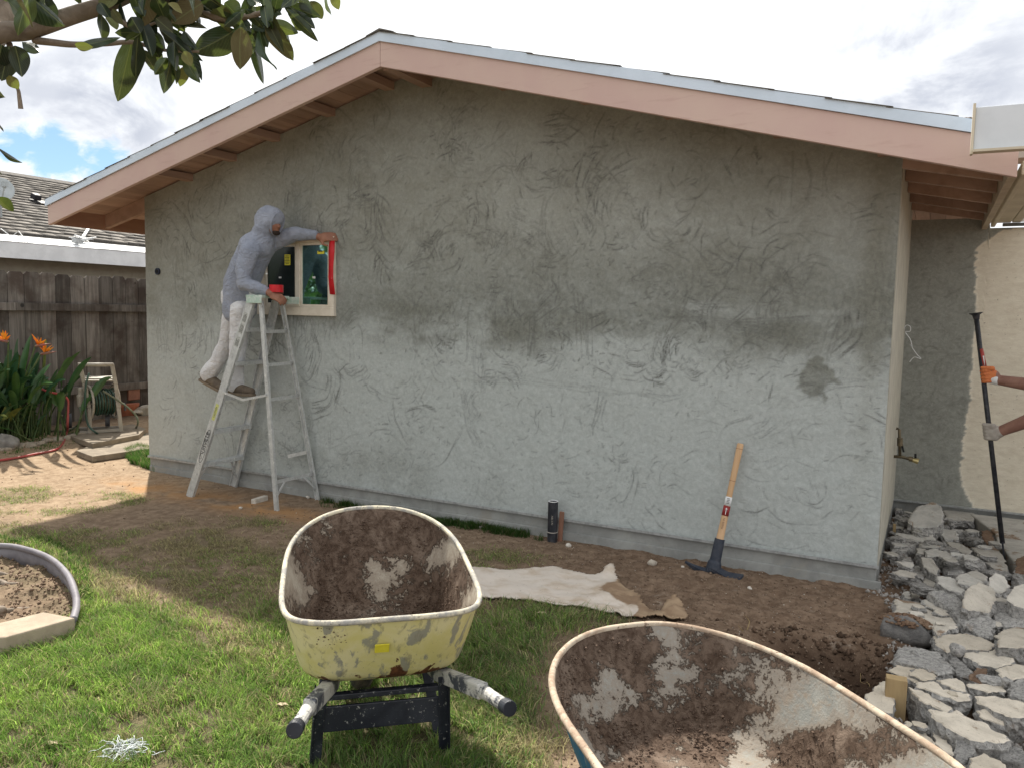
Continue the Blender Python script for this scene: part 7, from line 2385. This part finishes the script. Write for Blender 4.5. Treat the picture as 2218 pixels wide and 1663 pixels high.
# thick foliage that fills the top edge
def fill(n, x0, x1, y0, y1, L0, L1, dist, sp=.25):
    for _ in range(n):
        px = rr.uniform(x0, x1); py = rr.uniform(y0, y1); dd_ = dist + rr.normal(0, sp)
        a = ray_at(px, py, dd_)
        an = rr.uniform(-2.9, -.2) if rr.random() < .85 else rr.uniform(0, 6.3)
        L = rr.uniform(L0, L1)
        dirv = V3(RGT) * cos(an) + V3(UPV) * sin(an) + V3(_f) * rr.normal(0, .5)
        put_leaf(a, a + dirv.normalized() * L, L * rr.uniform(.28, .42))


fill(30, -120, 150, -170, -25, .12, .19, 3.3)
fill(7, -60, 120, -30, 5, .10, .16, 3.2, .12)
fill(45, 150, 640, -150, -45, .12, .18, 3.3)
fill(14, 240, 480, -30, 15, .10, .15, 3.25, .1)
fill(12, 440, 660, -35, 5, .10, .15, 3.2, .1)
fill(10, 300, 400, 35, 95, .08, .14, 3.2, .08)
fill(10, 490, 600, 15, 60, .08, .14, 3.15, .08)
fill(90, -700, -110, -200, 500, .13, .19, 3.6, .4)
fill(70, -200, 900, -500, -170, .13, .19, 3.5, .4)
# branches
br0 = ray_at(-40, 92, 3.35); br1 = ray_at(60, 66, 3.3); br2 = ray_at(150, 36, 3.28); br3 = ray_at(240, 6, 3.28); br4 = ray_at(330, -40, 3.3)
t0 = TB + V3((0, 0, -.1)); t1 = TB + V3((.03, .02, .9)); t2 = TB + V3((.12, -.05, 1.75)); t3 = TB + V3((.35, -.15, 2.2))
mb = MB()
pth = smooth_path([t0, t1, t2, t3, (t3 + br0) / 2 + V3((0, 0, .08)), br0, br1, br2, br3, br4, ray_at(430, -110, 3.35)], 8)
n = len(pth)
rad = [.13 - .097 * min(1, (i / n) / .5) if i / n < .5 else .033 - .012 * ((i / n) - .5) / .5 for i in range(n)]
rad[0] = .19; rad[1] = .16
mb.tube(pth, rad, 16)
mb.build('trunk', M_bark, mag, smooth=True)
for pts, r0, r1 in [([ray_at(75, 88, 3.3), ray_at(110, 92, 3.25), ray_at(160, 97, 3.2), ray_at(230, 95, 3.15), ray_at(290, 92, 3.15), ray_at(345, 108, 3.15), ray_at(430, 112, 3.12)], .013, .004),
                    ([ray_at(225, 22, 3.28), ray_at(270, 52, 3.2), ray_at(300, 62, 3.18), ray_at(335, 50, 3.15)], .011, .004),
                    ([ray_at(330, 0, 3.28), ray_at(420, 25, 3.2), ray_at(490, 40, 3.18), ray_at(560, 30, 3.15), ray_at(620, 5, 3.15)], .018, .006),
                    ([ray_at(490, 40, 3.18), ray_at(510, 60, 3.15), ray_at(530, 68, 3.15)], .008, .004),
                    ([ray_at(20, 165, 3.2), ray_at(38, 192, 3.2), ray_at(42, 212, 3.2), ray_at(45, 236, 3.2)], .004, .008),
                    ([ray_at(-40, 92, 3.33), ray_at(-52, 200, 3.2), ray_at(-30, 280, 3.15), ray_at(-18, 322, 3.15), ray_at(-28, 380, 3.15), ray_at(-12, 428, 3.15)], .010, .004),
                    ([ray_at(20, 95, 3.3), ray_at(28, 130, 3.25), ray_at(20, 165, 3.2)], .010, .005),
                    ([t3, t3 + V3((.2, .5, .9)), t3 + V3((.5, .8, 1.8)), t3 + V3((.6, 1.0, 2.5))], .08, .03),
                    ([t3, t3 + V3((-.4, -.3, .9)), t3 + V3((-.6, -.5, 1.9))], .08, .03), ([br3, br3 + V3((.1, -.2, .5)), br3 + V3((.2, -.1, 1.1))], .025, .01)]:
    sp_ = smooth_path(pts, 6); n = len(sp_)
    mb = MB(); mb.tube(sp_, [r0 + (r1 - r0) * i / n for i in range(n)], 9); mb.build('branch', M_bark, mag, smooth=True)
# roots running out over the ring soil
for a0, a1 in (((-60, 1262), (70, 1255)), ((-60, 1330), (62, 1300)), ((-100, 1225), (20, 1240))):
    p0, p1 = gz(*a0, .03), gz(*a1, .0)
    pts = [p0, (p0 * 2 + p1) / 3 + V3((.0, .04, .012)), (p0 + p1 * 2) / 3 + V3((0, -.03, .01)), p1 + V3((0, 0, -.02))]
    pts = [V3((p.x, p.y, gh(p.x, p.y) + .012 - .02 * i / 3)) for i, p in enumerate(pts)]
    sp_ = smooth_path(pts, 6); n = len(sp_)
    mb = MB(); mb.tube(sp_, [.030 - .02 * i / n for i in range(n)], 9); mb.build('root', M_bark, mag, smooth=True)
# crown of the same tree above and outside the frame, leaves joined
def leaf_cloud(n, centre, rad, L, mat, seed, parent, name='foliage'):
    r2 = np.random.default_rng(seed)
    d = r2.normal(size=(n, 3)); d /= np.linalg.norm(d, axis=1)[:, None]
    r_ = r2.random(n) ** .45
    P = np.array(centre) + d * r_[:, None] * np.array(rad)
    cl = vnoise(P[:, 0] + P[:, 2], P[:, 1] - P[:, 2] * .5, 1.1, seed, 3)
    P = P[cl > .42]; n = len(P)
    X = r2.normal(size=(n, 3)); X[:, 2] -= .5; X /= np.linalg.norm(X, axis=1)[:, None]
    Y = np.cross(X, r2.normal(size=(n, 3))); Y /= np.linalg.norm(Y, axis=1)[:, None]
    Ls = L * r2.uniform(.7, 1.2, n)[:, None]
    V = np.stack([P, P + X * Ls * .45 + Y * Ls * .22, P + X * Ls, P + X * Ls * .45 - Y * Ls * .22], 1).reshape(-1, 3)
    F = np.arange(4 * n).reshape(n, 4)
    o = fastmesh(name, V, F, mat, parent=parent, smooth=False); o["kind"] = 'stuff'
    return o


leaf_cloud(5200, (1.6, -3.6, 4.3), (1.6, 1.6, 1.3), .17, M_mag, 5, mag)
# a leafy tree beyond the camera's left shoulder; the photo shows it mirrored in the window pane
tc_ = V3((-3.4, -6.6, 0))
tr2 = thing('leafy_tree', tc_, "leafy green garden tree seen only mirrored in the right window pane", 'tree')
mb = MB(); mb.tube([tc_, tc_ + V3((0, 0, 1.4)), tc_ + V3((.1, 0, 2.6))], [.16, .12, .08], 12); mb.build('trunk', M_bark, tr2, smooth=True)
M_lt = leafmat('garden_tree_leaf', (.07, .17, .06), (.10, .20, .08), (.16, .28, .05))
leaf_cloud(38000, tc_ + V3((0, 0, 1.45)), (3.0, 3.0, 1.55), .16, M_lt, 8, tr2, 'crown')
# ------------------------------------------------------------------ grass
def grass(name, xs, ys, hmin, hmax, wid, colfn, seed, lean=.8):
    r2 = np.random.default_rng(seed); n = len(xs)
    zs = ground_h(xs, ys)
    h = r2.uniform(hmin, hmax, n); a = r2.uniform(0, 6.283, n)
    ca = vnoise(xs, ys, 9, seed, 2) * 9
    a = np.where(r2.random(n) < .6, ca + r2.normal(0, .6, n), a)
    ln = h * lean * r2.uniform(.2, 1.3, n)
    dx, dy = np.cos(a), np.sin(a)
    b = r2.uniform(0, 6.283, n); wx, wy = np.cos(b) * wid, np.sin(b) * wid
    w = r2.uniform(.6, 1.3, n)
    B = np.stack([xs, ys, zs - .004], -1); Wd = np.stack([wx * w, wy * w, 0 * xs], -1)
    M = B + np.stack([dx * ln * .35, dy * ln * .35, h * .62], -1)
    drop = r2.uniform(-.35, .15, n)
    T = B + np.stack([dx * ln, dy * ln, h * (1 + drop)], -1)
    V = np.stack([B - Wd, B + Wd, M - Wd * .85, M + Wd * .85, T], 1).reshape(-1, 3)
    k = np.arange(n)[:, None] * 5
    F = np.concatenate([k + np.array([[0, 1, 3]]), k + np.array([[0, 3, 2]]), k + np.array([[2, 3, 4]])], 0)
    C = np.repeat(colfn(r2, xs, ys), 5, 0)
    shade = np.tile(np.array([.45, .45, .9, .9, 1.1]), n)[:, None]
    o = fastmesh(name, V, F, M_grass, smooth=False, attrs={'tint': np.clip(C, 0, 1)})
    return tag(o, kind='stuff')


t = NT('grass_blade')
c = t.attr('tint')
t.done(c, .5, None, spec=.35)
tr = t.n.new('ShaderNodeBsdfTranslucent'); t.l.new(c, tr.inputs[0])
mx_ = t.n.new('ShaderNodeMixShader'); mx_.inputs[0].default_value = .5
t.l.new(t.b.outputs[0], mx_.inputs[1]); t.l.new(tr.outputs[0], mx_.inputs[2]); t.l.new(mx_.outputs[0], t.n['Material Output'].inputs[0])
M_grass = t.mat


def gcol(r2, x, y, strawp=.21):
    n = len(x)
    a = np.array([.13, .26, .045]); b = np.array([.36, .52, .11]); s_ = np.array([.46, .41, .22]); d_ = np.array([.10, .165, .085])
    u = r2.random(n)[:, None]
    pat = vnoise(x, y, 5.0, 81, 4, .65)[:, None]
    c = a + (b - a) * np.clip(u * .9 + (pat - .5) * 1.5, 0, 1)
    c = c + (d_ - c) * .55 * sstep(x, 3.8, 5.6)[:, None] * (r2.random(n)[:, None] < .7)
    p = strawp + .35 * sstep(vnoise(x, y, 1.9, 82, 4, .6), .50, .72) + .38 * (1 - sstep(sdist(x, y, LUSH), -.1, .38)) 
    c = np.where((r2.random(n) < p)[:, None], s_ * r2.uniform(.5, 1.1, n)[:, None], c)
    return c * r2.uniform(.5, 1.4, n)[:, None]


def sample(r2, n, x0, x1, y0, y1, dens):
    x = r2.uniform(x0, x1, n); y = r2.uniform(y0, y1, n)
    k = r2.random(n) < dens(x, y)
    return x[k], y[k]


EXCL = [[(p.x, p.y) for p in TP], poly]


def free(x, y):
    ok = sdist(x, y, RINGP) < 0
    for e in EXCL: ok &= sdist(x, y, e) < 0.0
    ok &= ~((x > 0) & (y > -.02))
    return ok


r2 = np.random.default_rng(90)
# inside the view and a margin round it
x, y = sample(r2, 620000, 1.0, 6.9, -4.4, -1.0, lambda x, y: lawn(x, y) ** 1.3 * free(x, y) * sstep(vnoise(x, y, 13, 91, 3, .6), .30, .55) * np.where((sdist(x, y, LUSH) > -.3), 1, 0))
# leave what lies outside the picture thin
pxs = (x - CAM[0]); pys = (y - CAM[1])
fw = pxs * _f[0] + pys * _f[1] + (-CAM[2]) * _f[2]; rt = pxs * RGT[0] + pys * RGT[1] - CAM[2] * RGT[2]; up = pxs * UPV[0] + pys * UPV[1] - CAM[2] * UPV[2]
uu = rt / fw * FPX + PW / 2; vv = PH / 2 - up / fw * FPX
vis = (fw > .1) & (uu > -250) & (uu < PW + 100) & (vv < PH + 320)
keep = vis | (r2.random(len(x)) < .12)
x, y = x[keep], y[keep]
print('lawn blades', len(x))
grass('lawn_grass', x, y, .020, .074, .0017, gcol, 92, 1.0)
x, y = sample(r2, 200000, -4.5, 9, -9, -1.6, lambda x, y: .5 * lawn(x, y) * free(x, y) * ((x < 1.0) | (y < -4.4)))
x, y = x[:45000], y[:45000]
grass('far_lawn_grass', x, y, .025, .055, .003, gcol, 93)
x, y = sample(r2, 300000, -.8, 6.0, -2.6, -.1, lambda x, y: sparse(x, y) * (1 - lawn(x, y)) * 1.3 * free(x, y) * sstep(vnoise(x, y, 11, 94, 3, .6), .28, .55))
print('sparse blades', len(x))
grass('sparse_grass', x, y, .012, .034, .0015, lambda r, x, y: gcol(r, x, y, .30), 95, 1.5)
# straw lying on the bare soil
x, y = sample(r2, 60000, -1.5, 6.6, -2.6, .2, lambda x, y: .22 * (1 - .8 * sstep(x, 4.5, 6)) * free(x, y) * sstep(vnoise(x, y, 6, 96, 3, .6), .35, .65))
grass('straw', x, y, .003, .008, .0011, lambda r, x, y: np.array([.38, .32, .22]) * r.uniform(.45, 1.15, len(x))[:, None], 97, 5.0)


def dense(pts, n, hmin, hmax, name, seed, edge=.05, w=.0022, dark=1.0):
    P = np.array(pts); r3 = np.random.default_rng(seed)
    x = r3.uniform(P[:, 0].min(), P[:, 0].max(), n); y = r3.uniform(P[:, 1].min(), P[:, 1].max(), n)
    sd_ = sdist(x, y, pts)
    k = (sd_ > -.01) & (r3.random(n) < sstep(sd_, -.01, edge) * sstep(vnoise(x, y, 8, seed, 3, .6), .36, .58)) & ~((x > 0) & (y > -.01))
    x, y = x[k], y[k]
    grass(name, x, y, hmin, hmax, w, lambda r, x, y: np.where((r.random(len(x)) < .12)[:, None], np.array([.32, .28, .15]), np.array([.05, .13, .025]) + np.array([.05, .07, .01]) * r.random(len(x))[:, None]) * dark, seed + 1, .6)


dense(STRIP, 26000, .02, .07, 'strip_grass', 131, .07, .0018, .6)
dense(TUFT, 50000, .04, .10, 'tuft_grass', 141, .04)
dense(FENCEG, 14000, .02, .04, 'bed_grass', 151, .05)
dense(gpoly([(0, 1158), (60, 1160), (115, 1170), (175, 1205), (205, 1260), (200, 1320), (180, 1335), (172, 1290), (150, 1230), (110, 1195), (60, 1178), (0, 1170)]), 60000, .02, .05, 'ring_grass', 161, .03, .0018)
